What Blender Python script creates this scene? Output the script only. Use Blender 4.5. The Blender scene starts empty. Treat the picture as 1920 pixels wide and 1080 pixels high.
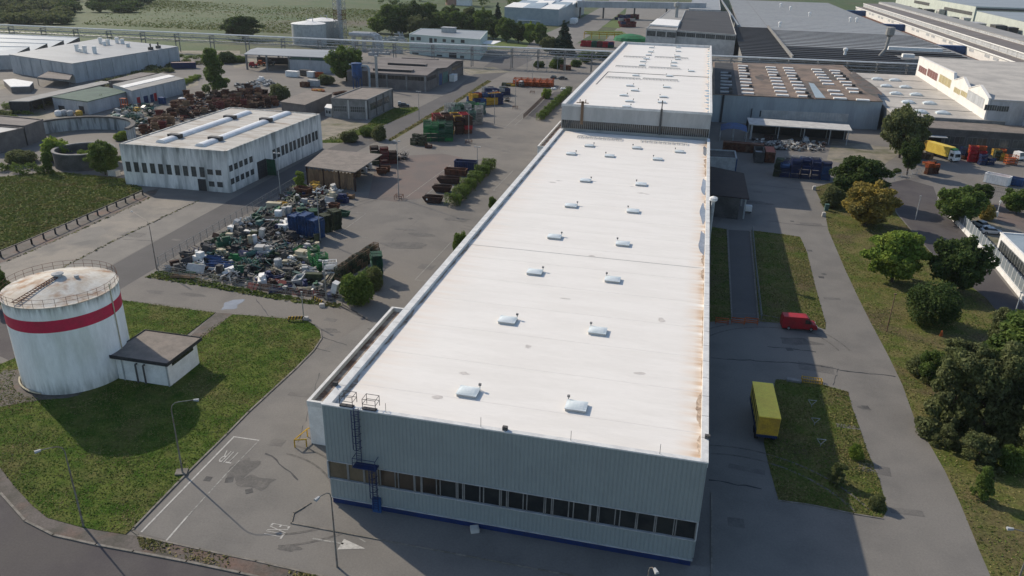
import bpy, math, random
import numpy as np
from mathutils import Vector, Matrix
random.seed(7)
rnd = random.uniform
D = bpy.data
C = bpy.context.scene.collection
# ---------------------------------------------------------------- camera calibration (drone, 56 m up)
F = 1456.68
YAW, PIT, ROL = (math.radians(a) for a in (-12.711, 23.5065, 1.3056))
CH = 56.0
fw = Vector((math.sin(YAW)*math.cos(PIT), math.cos(YAW)*math.cos(PIT), -math.sin(PIT)))
rt = Vector((math.cos(YAW), -math.sin(YAW), 0))
up = rt.cross(fw)
rt, up = math.cos(ROL)*rt + math.sin(ROL)*up, -math.sin(ROL)*rt + math.cos(ROL)*up
CAM = Vector((0, 0, CH))
def ray(px, py): return fw + rt*((px-960)/F) - up*((py-540)/F)
def G(px, py, z=0.0):
    """ground point (x, y) surveyed from the photograph for a point at height z"""
    d = ray(px, py); t = (z-CH)/d.z
    return (d.x*t, d.y*t)
def Hgt(bx, by, tx, ty):
    b = G(bx, by); d = ray(tx, ty)
    return CH + math.hypot(*b)/math.hypot(d.x, d.y)*d.z
def onwall(px, py, A, B):
    """metres along the wall A->B and height of a surveyed point on it"""
    d = ray(px, py); n = (B[1]-A[1], -(B[0]-A[0]))
    t = (A[0]*n[0]+A[1]*n[1])/(d.x*n[0]+d.y*n[1])
    L = math.hypot(B[0]-A[0], B[1]-A[1])
    return ((d.x*t-A[0])*(B[0]-A[0])+(d.y*t-A[1])*(B[1]-A[1]))/L, CH+d.z*t
def PG(pts, z=0.0): return [G(x, y, z) for x, y in pts]
cam = D.objects.new("camera", D.cameras.new("camera"))
C.objects.link(cam)
cam.data.sensor_width = 36; cam.data.lens = F/1920*36
cam.data.clip_start = 0.5; cam.data.clip_end = 6000
cam.matrix_world = Matrix(((rt.x, up.x, -fw.x, 0), (rt.y, up.y, -fw.y, 0), (rt.z, up.z, -fw.z, CH), (0, 0, 0, 1)))
bpy.context.scene.camera = cam
# ---------------------------------------------------------------- light
SUN_AZ, SUN_EL = 299.5, 33.0
w = D.worlds.new("World"); bpy.context.scene.world = w; w.use_nodes = True
wn = w.node_tree.nodes; bg = wn["Background"]
sk = wn.new("ShaderNodeTexSky"); sk.sky_type = 'NISHITA'; sk.sun_disc = False
sk.sun_elevation = math.radians(SUN_EL); sk.sun_rotation = math.radians(SUN_AZ); sk.altitude = 200
w.node_tree.links.new(sk.outputs[0], bg.inputs[0]); bg.inputs[1].default_value = 0.13
sl = D.lights.new("sun", 'SUN'); sl.energy = 3.7; sl.angle = math.radians(0.6); sl.color = (1, .885, .725)
so = D.objects.new("sun", sl); C.objects.link(so)
a, e = math.radians(SUN_AZ), math.radians(SUN_EL)
so.rotation_euler = Vector((-math.sin(a)*math.cos(e), -math.cos(a)*math.cos(e), -math.sin(e))).to_track_quat('-Z', 'Y').to_euler()
vs = bpy.context.scene.view_settings
vs.view_transform = 'Standard'; vs.look = 'None'; vs.exposure = 0.21; vs.gamma = 1
# ---------------------------------------------------------------- materials
def s2l(c): return tuple(((v/255+.055)/1.055)**2.4 if v > 10 else v/255/12.92 for v in c)
MATS = {}
def mat(name, c, c2=None, rough=.85, scale=.5, var=.18, fine=6.0, stretch=(1, 1, 1), bump=0.0, metal=0.0, spec=.25, lo=.42, hi=.6, c3=None, scale3=.08, trans=0.0):
    """noise-mottled surface; colours are linear albedo"""
    m = D.materials.new(name); m.use_nodes = True; MATS[name] = m
    nt = m.node_tree; N, L = nt.nodes, nt.links
    b = N["Principled BSDF"]; b.inputs["Roughness"].default_value = rough; b.inputs["Metallic"].default_value = metal
    b.inputs["Specular IOR Level"].default_value = spec
    g = N.new("ShaderNodeNewGeometry"); mp = N.new("ShaderNodeMapping"); mp.inputs["Scale"].default_value = stretch
    L.new(g.outputs["Position"], mp.inputs[0])
    def noise(s, det=5, ro=.6):
        n = N.new("ShaderNodeTexNoise"); n.inputs["Scale"].default_value = s; n.inputs["Detail"].default_value = det; n.inputs["Roughness"].default_value = ro
        L.new(mp.outputs[0], n.inputs["Vector"]); return n.outputs["Fac"]
    def ramp(f, lo, hi):
        r = N.new("ShaderNodeMapRange"); r.inputs[1].default_value = lo; r.inputs[2].default_value = hi; r.clamp = True
        L.new(f, r.inputs[0]); return r.outputs[0]
    def mix(f, a, b_, mode='MIX'):
        x = N.new("ShaderNodeMix"); x.data_type = 'RGBA'; x.blend_type = mode
        for k, v in ((0, f), (6, a), (7, b_)):
            if isinstance(v, (int, float)): x.inputs[k].default_value = v
            elif isinstance(v, tuple): x.inputs[k].default_value = (*v[:3], 1)
            else: L.new(v, x.inputs[k])
        return x.outputs[2]
    col = mix(ramp(noise(scale), lo, hi), tuple(c), tuple(c2 if c2 else [v*.75 for v in c]))
    if c3: col = mix(ramp(noise(scale3, 3), .5, .68), col, tuple(c3))
    fn = noise(scale*fine, 4, .7)
    v = N.new("ShaderNodeMapRange"); v.inputs[1].default_value = .3; v.inputs[2].default_value = .7
    v.inputs[3].default_value = 1-var; v.inputs[4].default_value = 1+var; L.new(fn, v.inputs[0])
    cx = N.new("ShaderNodeCombineColor")
    for k in range(3): L.new(v.outputs[0], cx.inputs[k])
    col = mix(1.0, col, cx.outputs[0], 'MULTIPLY')
    L.new(col, b.inputs["Base Color"])
    if bump:
        bp = N.new("ShaderNodeBump"); bp.inputs["Strength"].default_value = bump; bp.inputs["Distance"].default_value = .1
        L.new(fn, bp.inputs["Height"]); L.new(bp.outputs[0], b.inputs["Normal"])
    if trans:
        t = N.new("ShaderNodeBsdfTranslucent"); L.new(col, t.inputs[0])
        ms = N.new("ShaderNodeMixShader"); ms.inputs[0].default_value = trans
        L.new(b.outputs[0], ms.inputs[1]); L.new(t.outputs[0], ms.inputs[2]); L.new(ms.outputs[0], N["Material Output"].inputs[0])
    m["col"] = 0
    return m
def zstain(m, z0, z1, col, amt, sc=(1.3, 1.3, .1), lo=.42, hi=.7):
    """weathering streaks between two heights (dirt running down a wall, moss at its foot)"""
    nt = m.node_tree; N, L = nt.nodes, nt.links; b = N["Principled BSDF"]; src = b.inputs["Base Color"].links[0].from_socket
    g = N.new("ShaderNodeNewGeometry"); sp = N.new("ShaderNodeSeparateXYZ"); L.new(g.outputs["Position"], sp.inputs[0])
    mp = N.new("ShaderNodeMapping"); mp.inputs["Scale"].default_value = sc; L.new(g.outputs["Position"], mp.inputs[0])
    n = N.new("ShaderNodeTexNoise"); n.inputs["Scale"].default_value = 1; n.inputs["Detail"].default_value = 6; n.inputs["Roughness"].default_value = .65; L.new(mp.outputs[0], n.inputs["Vector"])
    r = N.new("ShaderNodeMapRange"); r.interpolation_type = 'SMOOTHSTEP'; r.inputs[1].default_value = z0; r.inputs[2].default_value = z1; L.new(sp.outputs[2], r.inputs[0])
    a = N.new("ShaderNodeMath"); a.operation = 'MULTIPLY_ADD'; a.inputs[1].default_value = .22; L.new(r.outputs[0], a.inputs[0]); L.new(n.outputs["Fac"], a.inputs[2])
    q = N.new("ShaderNodeMapRange"); q.inputs[1].default_value = lo+.14; q.inputs[2].default_value = hi+.14; L.new(a.outputs[0], q.inputs[0])
    k = N.new("ShaderNodeMath"); k.operation = 'MULTIPLY'; L.new(r.outputs[0], k.inputs[0]); L.new(q.outputs[0], k.inputs[1])
    k2 = N.new("ShaderNodeMath"); k2.operation = 'MULTIPLY'; k2.inputs[1].default_value = amt; L.new(k.outputs[0], k2.inputs[0])
    x = N.new("ShaderNodeMix"); x.data_type = 'RGBA'; L.new(k2.outputs[0], x.inputs[0]); L.new(src, x.inputs[6]); x.inputs[7].default_value = (*col, 1); L.new(x.outputs[2], b.inputs["Base Color"])
# ---------------------------------------------------------------- mesh builder
class MB:
    def __init__(s): s.v = []; s.f = []; s.m = []; s.k = 0
    def face(s, pts):
        n = len(s.v); s.v += [tuple(p) for p in pts]; s.f.append(tuple(range(n, n+len(pts)))); s.m.append(s.k); return s
    def hexa(s, p):
        n = len(s.v); s.v += [tuple(q) for q in p]
        for q in ((3, 2, 1, 0), (4, 5, 6, 7), (0, 1, 5, 4), (1, 2, 6, 5), (2, 3, 7, 6), (3, 0, 4, 7)):
            s.f.append(tuple(n+i for i in q)); s.m.append(s.k)
        return s
    def box(s, x, y, z, sx, sy, sz, rz=0, tilt=0):
        """centre x,y, base z"""
        c, q = math.cos(rz), math.sin(rz); o = []
        for dz in (0, sz):
            for dx, dy in ((-1, -1), (1, -1), (1, 1), (-1, 1)):
                a, b = dx*sx/2, dy*sy/2
                o.append((x+a*c-b*q, y+a*q+b*c, z+dz+a*tilt))
        return s.hexa(o)
    def bx(s, x0, x1, y0, y1, z0, z1): return s.box((x0+x1)/2, (y0+y1)/2, z0, x1-x0, y1-y0, z1-z0)
    def prism(s, poly, z0, z1, top=True, bottom=False, sides=True):
        n = len(s.v); k = len(poly)
        ar = sum(poly[i][0]*poly[(i+1) % k][1]-poly[(i+1) % k][0]*poly[i][1] for i in range(k))
        if ar < 0: poly = poly[::-1]
        s.v += [(p[0], p[1], z0) for p in poly]+[(p[0], p[1], z1) for p in poly]
        if sides:
            for i in range(k):
                j = (i+1) % k; s.f.append((n+i, n+j, n+k+j, n+k+i)); s.m.append(s.k)
        if top: s.f.append(tuple(n+k+i for i in range(k))); s.m.append(s.k)
        if bottom: s.f.append(tuple(n+i for i in range(k))[::-1]); s.m.append(s.k)
        return s
    def sheet(s, poly, z): return s.prism(poly, z, z, True, False, False)
    def tube(s, p, q, r, n=6, r2=None, cap=True):
        p, q = Vector(p), Vector(q); d = q-p
        if d.length < 1e-6: return s
        a = d.orthogonal().normalized(); b = d.normalized().cross(a); r2 = r if r2 is None else r2
        i0 = len(s.v)
        for c, R in ((p, r), (q, r2)):
            for i in range(n):
                t = 2*math.pi*i/n; s.v.append(tuple(c+(a*math.cos(t)+b*math.sin(t))*R))
        for i in range(n):
            j = (i+1) % n; s.f.append((i0+i, i0+j, i0+n+j, i0+n+i)); s.m.append(s.k)
        if cap:
            s.f.append(tuple(i0+i for i in range(n))[::-1]); s.f.append(tuple(i0+n+i for i in range(n))); s.m += [s.k]*2
        return s
    def path(s, pts, r, n=6):
        for p, q in zip(pts, pts[1:]): s.tube(p, q, r, n)
        return s
    def lathe(s, prof, n=40, x=0, y=0):
        i0 = len(s.v)
        for r, z in prof:
            for i in range(n):
                t = 2*math.pi*i/n; s.v.append((x+r*math.cos(t), y+r*math.sin(t), z))
        for k in range(len(prof)-1):
            for i in range(n):
                j = (i+1) % n; s.f.append((i0+k*n+i, i0+k*n+j, i0+(k+1)*n+j, i0+(k+1)*n+i)); s.m.append(s.k)
        return s
    def strip(s, line, width, z0, z1, side=0):
        """kerb-like band along a polyline"""
        for p, q in zip(line, line[1:]):
            L = math.hypot(q[0]-p[0], q[1]-p[1])
            if L < 1e-4: continue
            s.box((p[0]+q[0])/2, (p[1]+q[1])/2, z0, L+width*.6, width, z1-z0, math.atan2(q[1]-p[1], q[0]-p[0]))
        return s
    def xf(s, i0, loc=(0, 0, 0), rz=0, rx=0):
        M = Matrix.Translation(loc) @ Matrix.Rotation(rz, 4, 'Z') @ Matrix.Rotation(rx, 4, 'X')
        s.v[i0:] = [tuple(M @ Vector(p)) for p in s.v[i0:]]; return s
    def mesh(s, name, mats):
        me = D.meshes.new(name); me.from_pydata(s.v, [], s.f)
        for m in (mats if isinstance(mats, (list, tuple)) else [mats]): me.materials.append(m)
        if isinstance(mats, (list, tuple)): me.polygons.foreach_set("material_index", s.m)
        me.update(); return me
    def build(s, name, mats, parent=None, world=True, smooth=False):
        if parent is not None and world:
            M = (Matrix.Translation(parent.location) @ Matrix.Rotation(parent.rotation_euler.z, 4, 'Z')).inverted()
            pp = parent.parent
            if pp is not None:
                M = M @ (Matrix.Translation(pp.location) @ Matrix.Rotation(pp.rotation_euler.z, 4, 'Z')).inverted()
            s.v = [tuple(M @ Vector(p)) for p in s.v]
        me = s.mesh(name, mats)
        if smooth: me.polygons.foreach_set("use_smooth", [True]*len(me.polygons))
        o = D.objects.new(name, me); C.objects.link(o)
        if parent is not None: o.parent = parent
        return o
def tag(o, label=None, cat=None, group=None, kind=None):
    if label: o["label"] = label
    if cat: o["category"] = cat
    if group: o["group"] = group
    if kind: o["kind"] = kind
    return o
def T(name, label, cat, loc, rz=0.0, group=None):
    o = D.objects.new(name, None); C.objects.link(o); o.empty_display_size = .5
    o.location = (loc[0], loc[1], loc[2] if len(loc) > 2 else 0); o.rotation_euler = (0, 0, rz)
    return tag(o, label, cat, group)
def S(name, mb, m):
    return tag(mb.build(name, m), kind="structure")
def dup(root, loc, rz=0.0, label=None, scale=None, group=None):
    r = root.copy(); C.objects.link(r); r.location = (loc[0], loc[1], loc[2] if len(loc) > 2 else 0); r.rotation_euler = (0, 0, rz)
    if scale: r.scale = scale if isinstance(scale, tuple) else (scale,)*3
    if label: r["label"] = label
    if group: r["group"] = group
    for ch in list(root.children):
        c = ch.copy(); C.objects.link(c); c.parent = r
        for g in list(ch.children):
            d = g.copy(); C.objects.link(d); d.parent = c
    return r
ORD = ["first", "second", "third", "fourth", "fifth", "sixth", "seventh", "eighth", "ninth", "tenth", "eleventh", "twelfth", "thirteenth", "fourteenth", "fifteenth", "sixteenth", "seventeenth", "eighteenth", "nineteenth", "twentieth"]
# ---------------------------------------------------------------- palette
m_field = mat("field_grass", (.042, .078, .016), (.066, .086, .025), scale=.03, var=.4, fine=22, c3=(.085, .075, .045), scale3=.006)
m_yard = mat("yard_asphalt", (.175, .162, .145), (.142, .133, .122), scale=.12, var=.12, fine=30, c3=(.205, .187, .165), scale3=.03, rough=.9)
m_road = mat("road_asphalt", (.105, .1, .098), (.088, .085, .084), scale=.1, var=.1, fine=40, rough=.9, c3=(.1, .095, .09), scale3=.05)
m_path = mat("path_asphalt", (.185, .174, .158), (.155, .147, .135), scale=.15, var=.12, fine=30, rough=.9, c3=(.195, .183, .165), scale3=.05)
m_plum = mat("old_asphalt", (.074, .066, .068), (.09, .082, .08), scale=.2, var=.14, fine=25, rough=.92, c3=(.09, .082, .078), scale3=.07)
m_conc = mat("old_concrete", (.25, .225, .19), (.19, .175, .155), scale=.15, var=.12, fine=25, c3=(.14, .135, .125), scale3=.09)
m_lightasph = mat("light_asphalt", (.2, .187, .167), (.17, .16, .145), scale=.2, var=.1, fine=25)
m_red = mat("rust_stained_asphalt", (.16, .125, .11), (.135, .115, .105), scale=.15, var=.12, fine=25)
m_pave = mat("dirty_pavement", (.12, .105, .095), (.075, .07, .058), scale=.35, var=.25, fine=14, c3=(.15, .095, .075), scale3=.2)
m_lawn = mat("lawn_grass", (.042, .082, .011), (.1, .128, .028), scale=.4, var=.32, fine=9, c3=(.14, .125, .05), scale3=.13, bump=.6, rough=.95, spec=.05)
m_rough = mat("rough_grass", (.085, .105, .026), (.14, .125, .05), scale=.3, var=.45, fine=9, c3=(.11, .085, .05), scale3=.1, bump=.8, rough=.95, spec=.05)
m_strip = mat("yellow_grass", (.15, .14, .035), (.1, .11, .028), scale=.6, var=.4, fine=8)
m_bright = mat("bright_grass", (.1, .14, .028), (.08, .11, .025), scale=.2, var=.25, fine=10)
m_dirt = mat("pale_dirt", (.25, .22, .17), (.18, .165, .13), scale=.3, var=.18, fine=12, c3=(.11, .11, .06), scale3=.12)
m_mark = mat("road_paint", (.47, .455, .42), (.3, .29, .27), scale=2.5, var=.2, lo=.45, hi=.7)
m_markf = mat("worn_road_paint", (.34, .33, .3), (.17, .165, .155), scale=2.0, var=.2, lo=.4, hi=.65)
m_kerb = mat("kerb_stone", (.22, .2, .175), (.14, .13, .11), scale=.8, var=.2)
m_white = mat("white_paint", (.8, .79, .76), (.7, .69, .66), scale=.8, var=.06)
m_offw = mat("offwhite_concrete", (.5, .49, .46), (.4, .39, .37), scale=.4, var=.1)
m_grey = mat("grey_concrete", (.24, .235, .225), (.17, .167, .16), scale=.4, var=.15)
m_dgrey = mat("dark_concrete", (.1, .098, .095), (.07, .068, .066), scale=.5, var=.2)
m_metal = mat("galvanised_steel", (.35, .36, .36), (.26, .27, .27), rough=.5, metal=.4, scale=2, var=.1)
m_dark = mat("dark_steel", (.03, .031, .034), (.045, .045, .048), rough=.6, scale=2)
m_black = mat("black_void", (.012, .012, .013), (.018, .018, .018), rough=.9)
m_rust = mat("rusty_steel", (.13, .048, .026), (.075, .034, .022), scale=1.2, var=.3, rough=.9, c3=(.17, .1, .07), scale3=.5)
m_rust2 = mat("dark_rust", (.06, .03, .022), (.038, .024, .02), scale=1.2, var=.3, rough=.9)
m_glass = mat("dark_glass", (.018, .02, .021), (.03, .032, .03), rough=.12, spec=.5, scale=.5, var=.1)
m_tan = mat("tan_blind_glass", (.13, .105, .068), (.1, .08, .052), rough=.2, spec=.5, scale=.8, var=.1)
m_blue = mat("blue_paint", (.025, .075, .2), (.025, .055, .13), scale=.8, var=.2, rough=.6)
m_navy = mat("navy_paint", (.015, .03, .1), (.02, .028, .07), scale=.8, var=.2, rough=.6)
m_green = mat("green_paint", (.02, .09, .05), (.018, .055, .035), scale=.8, var=.25, rough=.7)
m_lgreen = mat("bright_green_paint", (.03, .2, .06), (.025, .12, .045), scale=.8, var=.25, rough=.7)
m_olive = mat("olive_paint", (.06, .075, .04), (.035, .042, .028), scale=.8, var=.25, rough=.8)
m_teal = mat("teal_paint", (.1, .2, .17), (.07, .13, .12), scale=.8, var=.25, rough=.7)
m_orange = mat("orange_paint", (.42, .1, .025), (.26, .06, .022), scale=.8, var=.25, rough=.7)
m_yellow = mat("yellow_paint", (.5, .31, .035), (.36, .22, .04), scale=.8, var=.2, rough=.7)
m_redp = mat("red_paint", (.36, .018, .025), (.28, .02, .025), scale=.8, var=.15, rough=.5)
m_wood = mat("weathered_wood", (.26, .17, .1), (.17, .11, .07), scale=.9, var=.25, stretch=(1, 1, .2))
m_cream = mat("cream_paint", (.5, .45, .33), (.4, .35, .25), scale=.8, var=.15)
m_ltgrey = mat("light_grey_paint", (.42, .43, .43), (.33, .34, .34), scale=.8, var=.1)
m_tyre = mat("tyre_rubber", (.015, .015, .015), (.022, .022, .022))
# ================================================================ GROUND
mb = MB(); mb.sheet([(-1800, -200), (1800, -200), (1800, 2600), (-1800, 2600)], 0); S("ground", mb, m_field)
def sheet(name, m, z, *polys):
    mb = MB()
    for p in polys: mb.sheet(p, z)
    return S(name, mb, m)
sheet("yard", m_yard, .012, [(-46, 25), (110, 25), (170, 430), (120, 560), (-60, 560), (-130, 470), (-215, 440), (-330, 300), (-200, 150), (-120, 75), (-62, 45)])
sheet("far_road", m_path, .016, PG([(960, 80), (1010, 68), (1090, 34), (1140, 6), (1150, -30), (1165, -30), (1180, 10), (1120, 58), (1075, 85), (990, 120)]))
sheet("far_yard", m_lightasph, .014, PG([(1175, 14), (1330, 14), (1330, 60), (1120, 90), (1170, 40)]))
ROAD = [(60, 560), (212, 497), (422, 380), (590, 290), (640, 268), (700, 245), (848, 170), (925, 112), (985, 100), (1000, 112), (917, 153), (839, 199), (731, 260), (700, 268), (545, 352), (300, 498), (230, 540), (130, 600)]
sheet("service_road", m_road, .018, PG(ROAD))
sheet("concrete_lane", m_conc, .020, PG([(-20, 505), (15, 490), (165, 425), (282, 371), (372, 375), (225, 446), (115, 503), (60, 530), (-20, 560)]))
sheet("light_lane", m_lightasph, .022, PG([(115, 504), (225, 447), (373, 376), (424, 380), (290, 452), (212, 495), (150, 530), (90, 525)]))
sheet("patched_asphalt", m_lightasph, .026, PG([(122, 455), (165, 428), (190, 424), (200, 435), (180, 448), (128, 458)]))
sheet("cross_lane", m_yard, .024, PG([(205, 560), (300, 505), (310, 518), (560, 566), (640, 570), (700, 590), (600, 660), (588, 612), (470, 590), (300, 570)]))
sheet("verge", m_pave, .020, PG([(2, 492), (-30, 505), (-30, 470), (7, 469), (160, 407), (270, 361), (300, 352), (290, 366), (165, 424), (15, 489)]))
# weeds growing in the joints of the concrete lane
mb = MB()
for line in ([(15, 490), (165, 425), (282, 371)], [(60, 530), (115, 503), (225, 446), (373, 376)]):
    P = PG(line)
    for p, q in zip(P, P[1:]):
        n = int(math.hypot(q[0]-p[0], q[1]-p[1])/.35)
        for i in range(n):
            t = (i+rnd(-.4, .4))/n; s = rnd(.12, .5)
            x, y = p[0]+(q[0]-p[0])*t+rnd(-.25, .25), p[1]+(q[1]-p[1])*t+rnd(-.25, .25); a = rnd(0, 6.3)
            mb.face([(x-s*math.cos(a), y-s*math.sin(a), .03), (x+s*math.cos(a), y+s*math.sin(a), .03), (x+s*.6*math.cos(a+1), y+s*.6*math.sin(a+1), rnd(.08, .25))])
tag(mb.build("weeds", m_strip), kind="stuff")
sheet("pinkish_asphalt", m_red, .022, PG([(705, 300), (760, 292), (830, 288), (868, 296), (835, 330), (790, 372), (740, 378), (690, 372), (700, 330)]))
sheet("gravel", m_dirt, .022, PG([(600, 226), (640, 222), (690, 233), (676, 246), (640, 262), (603, 264)]), PG([(45, 226), (75, 205), (170, 224), (190, 230), (90, 262), (82, 248)]), PG([(862, 128), (925, 126), (960, 135), (880, 140)]), PG([(340, 150), (372, 142), (372, 160), (350, 165)]), PG([(435, 118), (480, 105), (485, 118), (440, 128)]), PG([(1560, 264), (1700, 280), (1640, 320), (1550, 300)]))
sheet("far_gravel", m_dirt, .02, PG([(335, 95), (450, 95), (450, 102), (335, 102)]), PG([(0, 150), (30, 146), (40, 160), (0, 168)]))
# lawns, raised behind kerbs
LAWN = [(-40, 868), (0, 877), (27, 912), (62, 950), (90, 972), (155, 990), (235, 1003), (250, 990), (335, 902), (425, 813), (465, 772), (552, 692), (587, 657), (602, 635), (600, 620), (590, 610), (577, 601), (537, 597), (480, 592), (437, 590), (400, 612), (374, 632), (360, 640), (345, 632), (405, 586), (300, 572), (230, 563), (120, 640), (30, 672), (-40, 700)]
lawnW = PG(LAWN)
mb = MB(); mb.prism(lawnW, 0, .1); S("lawn", mb, m_lawn)
sheet("lawn_path", m_pave, .105, PG([(437, 589), (405, 587), (356, 632), (372, 640)]))
mb = MB()
mb.strip(PG([(437, 590), (480, 593), (537, 598), (577, 602), (590, 610), (601, 620), (603, 635), (588, 658), (553, 693), (466, 773), (426, 814), (336, 903), (251, 991), (249, 996), (258, 1003)]), .22, 0, .13)
mb.strip(PG([(205, 560), (300, 573), (405, 587)]), .2, 0, .12)
mb.strip(PG([(-60, 870), (0, 924), (47, 977), (100, 1004), (180, 1022), (250, 1035), (350, 1054), (450, 1075), (560, 1100)]), .25, 0, .14)
mb.strip(PG([(258, 1005), (375, 1031), (480, 1053), (620, 1085)]), .2, 0, .12)
S("kerb", mb, m_kerb)
sheet("pavement", m_pave, .06, PG([(-60, 870), (0, 924), (47, 977), (100, 1004), (180, 1022), (250, 1035), (350, 1054), (450, 1075), (560, 1100), (640, 1088), (480, 1053), (375, 1031), (258, 1005), (235, 1003), (155, 990), (90, 972), (62, 950), (27, 912), (0, 877), (-60, 850)]))
sheet("street", m_plum, .016, PG([(-60, 870), (0, 924), (47, 977), (100, 1004), (180, 1022), (250, 1035), (350, 1054), (450, 1075), (560, 1100), (600, 1250), (-100, 1250), (-300, 900)]))
sheet("left_street", m_plum, .016, PG([(-120, 560), (-10, 570), (60, 640), (45, 690), (0, 668), (-120, 720)]))
sheet("near_apron", m_path, .016, PG([(252, 996), (426, 816), (553, 695), (590, 660), (700, 600), (760, 640), (620, 780), (640, 1000), (1400, 1120), (1400, 1200), (600, 1090), (480, 1052), (375, 1030)]))
sheet("field", m_rough, .03, PG([(-20, 334), (100, 322), (232, 335), (266, 352), (266, 359), (160, 405), (7, 467), (-20, 475)]))
sheet("road_verge", m_strip, .03, PG([(728, 262), (731, 265), (742, 260), (844, 199), (838, 195)]), PG([(852, 190), (856, 193), (921, 153), (914, 151)]))
sheet("grass_plot", m_lawn, .028, PG([(738, 203), (782, 201), (786, 206), (700, 243), (640, 268), (605, 268), (604, 263), (640, 260), (690, 232), (700, 222)]))
sheet("bright_lawn", m_bright, .03, PG([(914, 84), (935, 70), (1000, 75), (985, 90), (950, 92), (918, 90)]), PG([(1128, 50), (1160, 32), (1166, 33), (1163, 53)]), PG([(1095, 58), (1165, 58), (1180, 66), (1110, 68)]))
# ---- right side
sheet("access_road", m_path, .018, PG([(1330, 440), (1400, 350), (1500, 320), (1545, 330), (1560, 400), (1590, 480), (1630, 570), (1680, 680), (1740, 800), (1800, 920), (1870, 1100), (1330, 1150)]))
sheet("green_strip", m_rough, .03, PG([(1527, 352), (1546, 392), (1553, 432), (1563, 455), (1583, 502), (1610, 560), (1631, 602), (1666, 668), (1692, 722), (1717, 792), (1742, 832), (1771, 882), (1801, 946), (1836, 1032), (1870, 1110), (2000, 1110), (1990, 700), (1920, 645), (1850, 560), (1760, 490), (1715, 440), (1680, 400), (1668, 370), (1650, 345), (1600, 330)]))
sheet("parking_lot", m_plum, .026, PG([(1660, 345), (1700, 336), (1750, 350), (1760, 378), (1850, 490), (1940, 600), (1940, 670), (1850, 560), (1760, 488), (1715, 438), (1682, 398)]))
sheet("truck_yard", m_yard, .02, PG([(1650, 325), (1720, 300), (1980, 300), (1980, 400), (1780, 385), (1740, 345)]))
sheet("car_yard", m_dirt, .022, PG([(1835, 400), (1960, 470), (1960, 560), (1855, 470), (1800, 415)]))
sheet("pink_drive", m_red, .028, PG([(1862, 382), (1890, 382), (1960, 425), (1960, 450), (1870, 412)]))
sheet("grass_island", m_rough, .03, PG([(1409, 432), (1466, 439), (1500, 444), (1513, 473), (1529, 538), (1548, 606), (1548, 618), (1530, 612), (1465, 606), (1424, 603)]), PG([(1333, 425), (1363, 430), (1372, 600), (1331, 604)]), PG([(1454, 712), (1500, 714), (1541, 721), (1590, 735), (1597, 762), (1611, 800), (1626, 845), (1649, 901), (1664, 957), (1655, 971), (1600, 962), (1520, 945), (1460, 938), (1453, 915), (1440, 868), (1432, 830)]))
sheet("walkway", m_road, .03, PG([(1366, 431), (1406, 433), (1420, 600), (1374, 598)]))
mb = MB()
mb.strip(PG([(1363, 430), (1372, 600)]), .18, 0, .14); mb.strip(PG([(1406, 433), (1422, 602)]), .18, 0, .14)
mb.strip(PG([(1460, 939), (1520, 947), (1600, 964), (1655, 973)]), .16, 0, .1)
S("edging", mb, m_kerb)
# ---- hall surround and markings
mb = MB(); mb.strip([(-36.5, 58.5), (5.5, 58.5), (6.8, 60), (6.8, 75)], .15, 0, .12); mb.strip([(-36.5, 58.5), (-37, 60), (-36, 62)], .15, 0, .12); S("hall_kerb", mb, m_kerb)
sheet("hall_apron", m_path, .05, [(-36.4, 58.6), (5.4, 58.6), (6.7, 60), (6.7, 63), (-36, 63)])
mb = MB()
def mline(a, b, wd, z=.036):
    p, q = G(*a), G(*b); L = math.hypot(q[0]-p[0], q[1]-p[1])
    if L > .1:
        n = ((q[1]-p[1])/L*wd/2, -(q[0]-p[0])/L*wd/2)
        mb.face([(p[0]-n[0], p[1]-n[1], z), (p[0]+n[0], p[1]+n[1], z), (q[0]+n[0], q[1]+n[1], z), (q[0]-n[0], q[1]-n[1], z)])
mline((265, 998), (438, 820), .2); mline((312, 1014), (352, 968), .2); mline((437, 819), (486, 826), .18)
mline((672, 741), (686, 751), .1)
ar = [G(668, 1020), G(680, 1028), G(641, 1028), G(647, 1017)]
p = G(642, 1022); q = G(685, 1029); mb.face([(q[0], q[1], .036), (p[0]-.2, p[1]+.85, .036), (p[0]-.2, p[1]-.75, .036)][::1])
S("road_marking", mb, m_mark)
mb = MB()
mline((586, 1010), (644, 1020), .22); mline((352, 968), (425, 888), .16); mline((674, 1010), (686, 1017), .15); mline((425, 888), (484, 828), .12)
for a, b in (((778, 525), (845, 455)), ((845, 455), (852, 456)), ((778, 525), (800, 527)), ((630, 442), (687, 400)), ((655, 398), (687, 400)), ((762, 370), (810, 335)), ((810, 335), (845, 310)), ((790, 372), (812, 355)), ((925, 357), (962, 320)), ((925, 357), (942, 360)), ((946, 240), (986, 205)), ((812, 283), (838, 284)), ((912, 289), (930, 290)), ((756, 260), (770, 256)), ((748, 290), (776, 275)), ((741, 286), (770, 270)), ((990, 215), (1018, 190)), ((640, 440), (690, 446)), ((965, 235), (990, 214))): mline(a, b, .14)
S("faded_marking", mb, m_markf)
def text(t, loc, rz, sx, sy):
    cu = D.curves.new("lettering", 'FONT'); cu.body = t; cu.size = 1; cu.align_x = 'CENTER'; cu.align_y = 'CENTER'; cu.offset = -.012; cu.fill_mode = 'FRONT'
    o = D.objects.new("road_lettering", cu); C.objects.link(o); o.location = loc; o.rotation_euler = (0, 0, rz); o.scale = (sx, sy, 1)
    cu.materials.append(m_mark); return tag(o, kind="structure")
t1, t2 = G(430, 856), G(517, 995)
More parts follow.
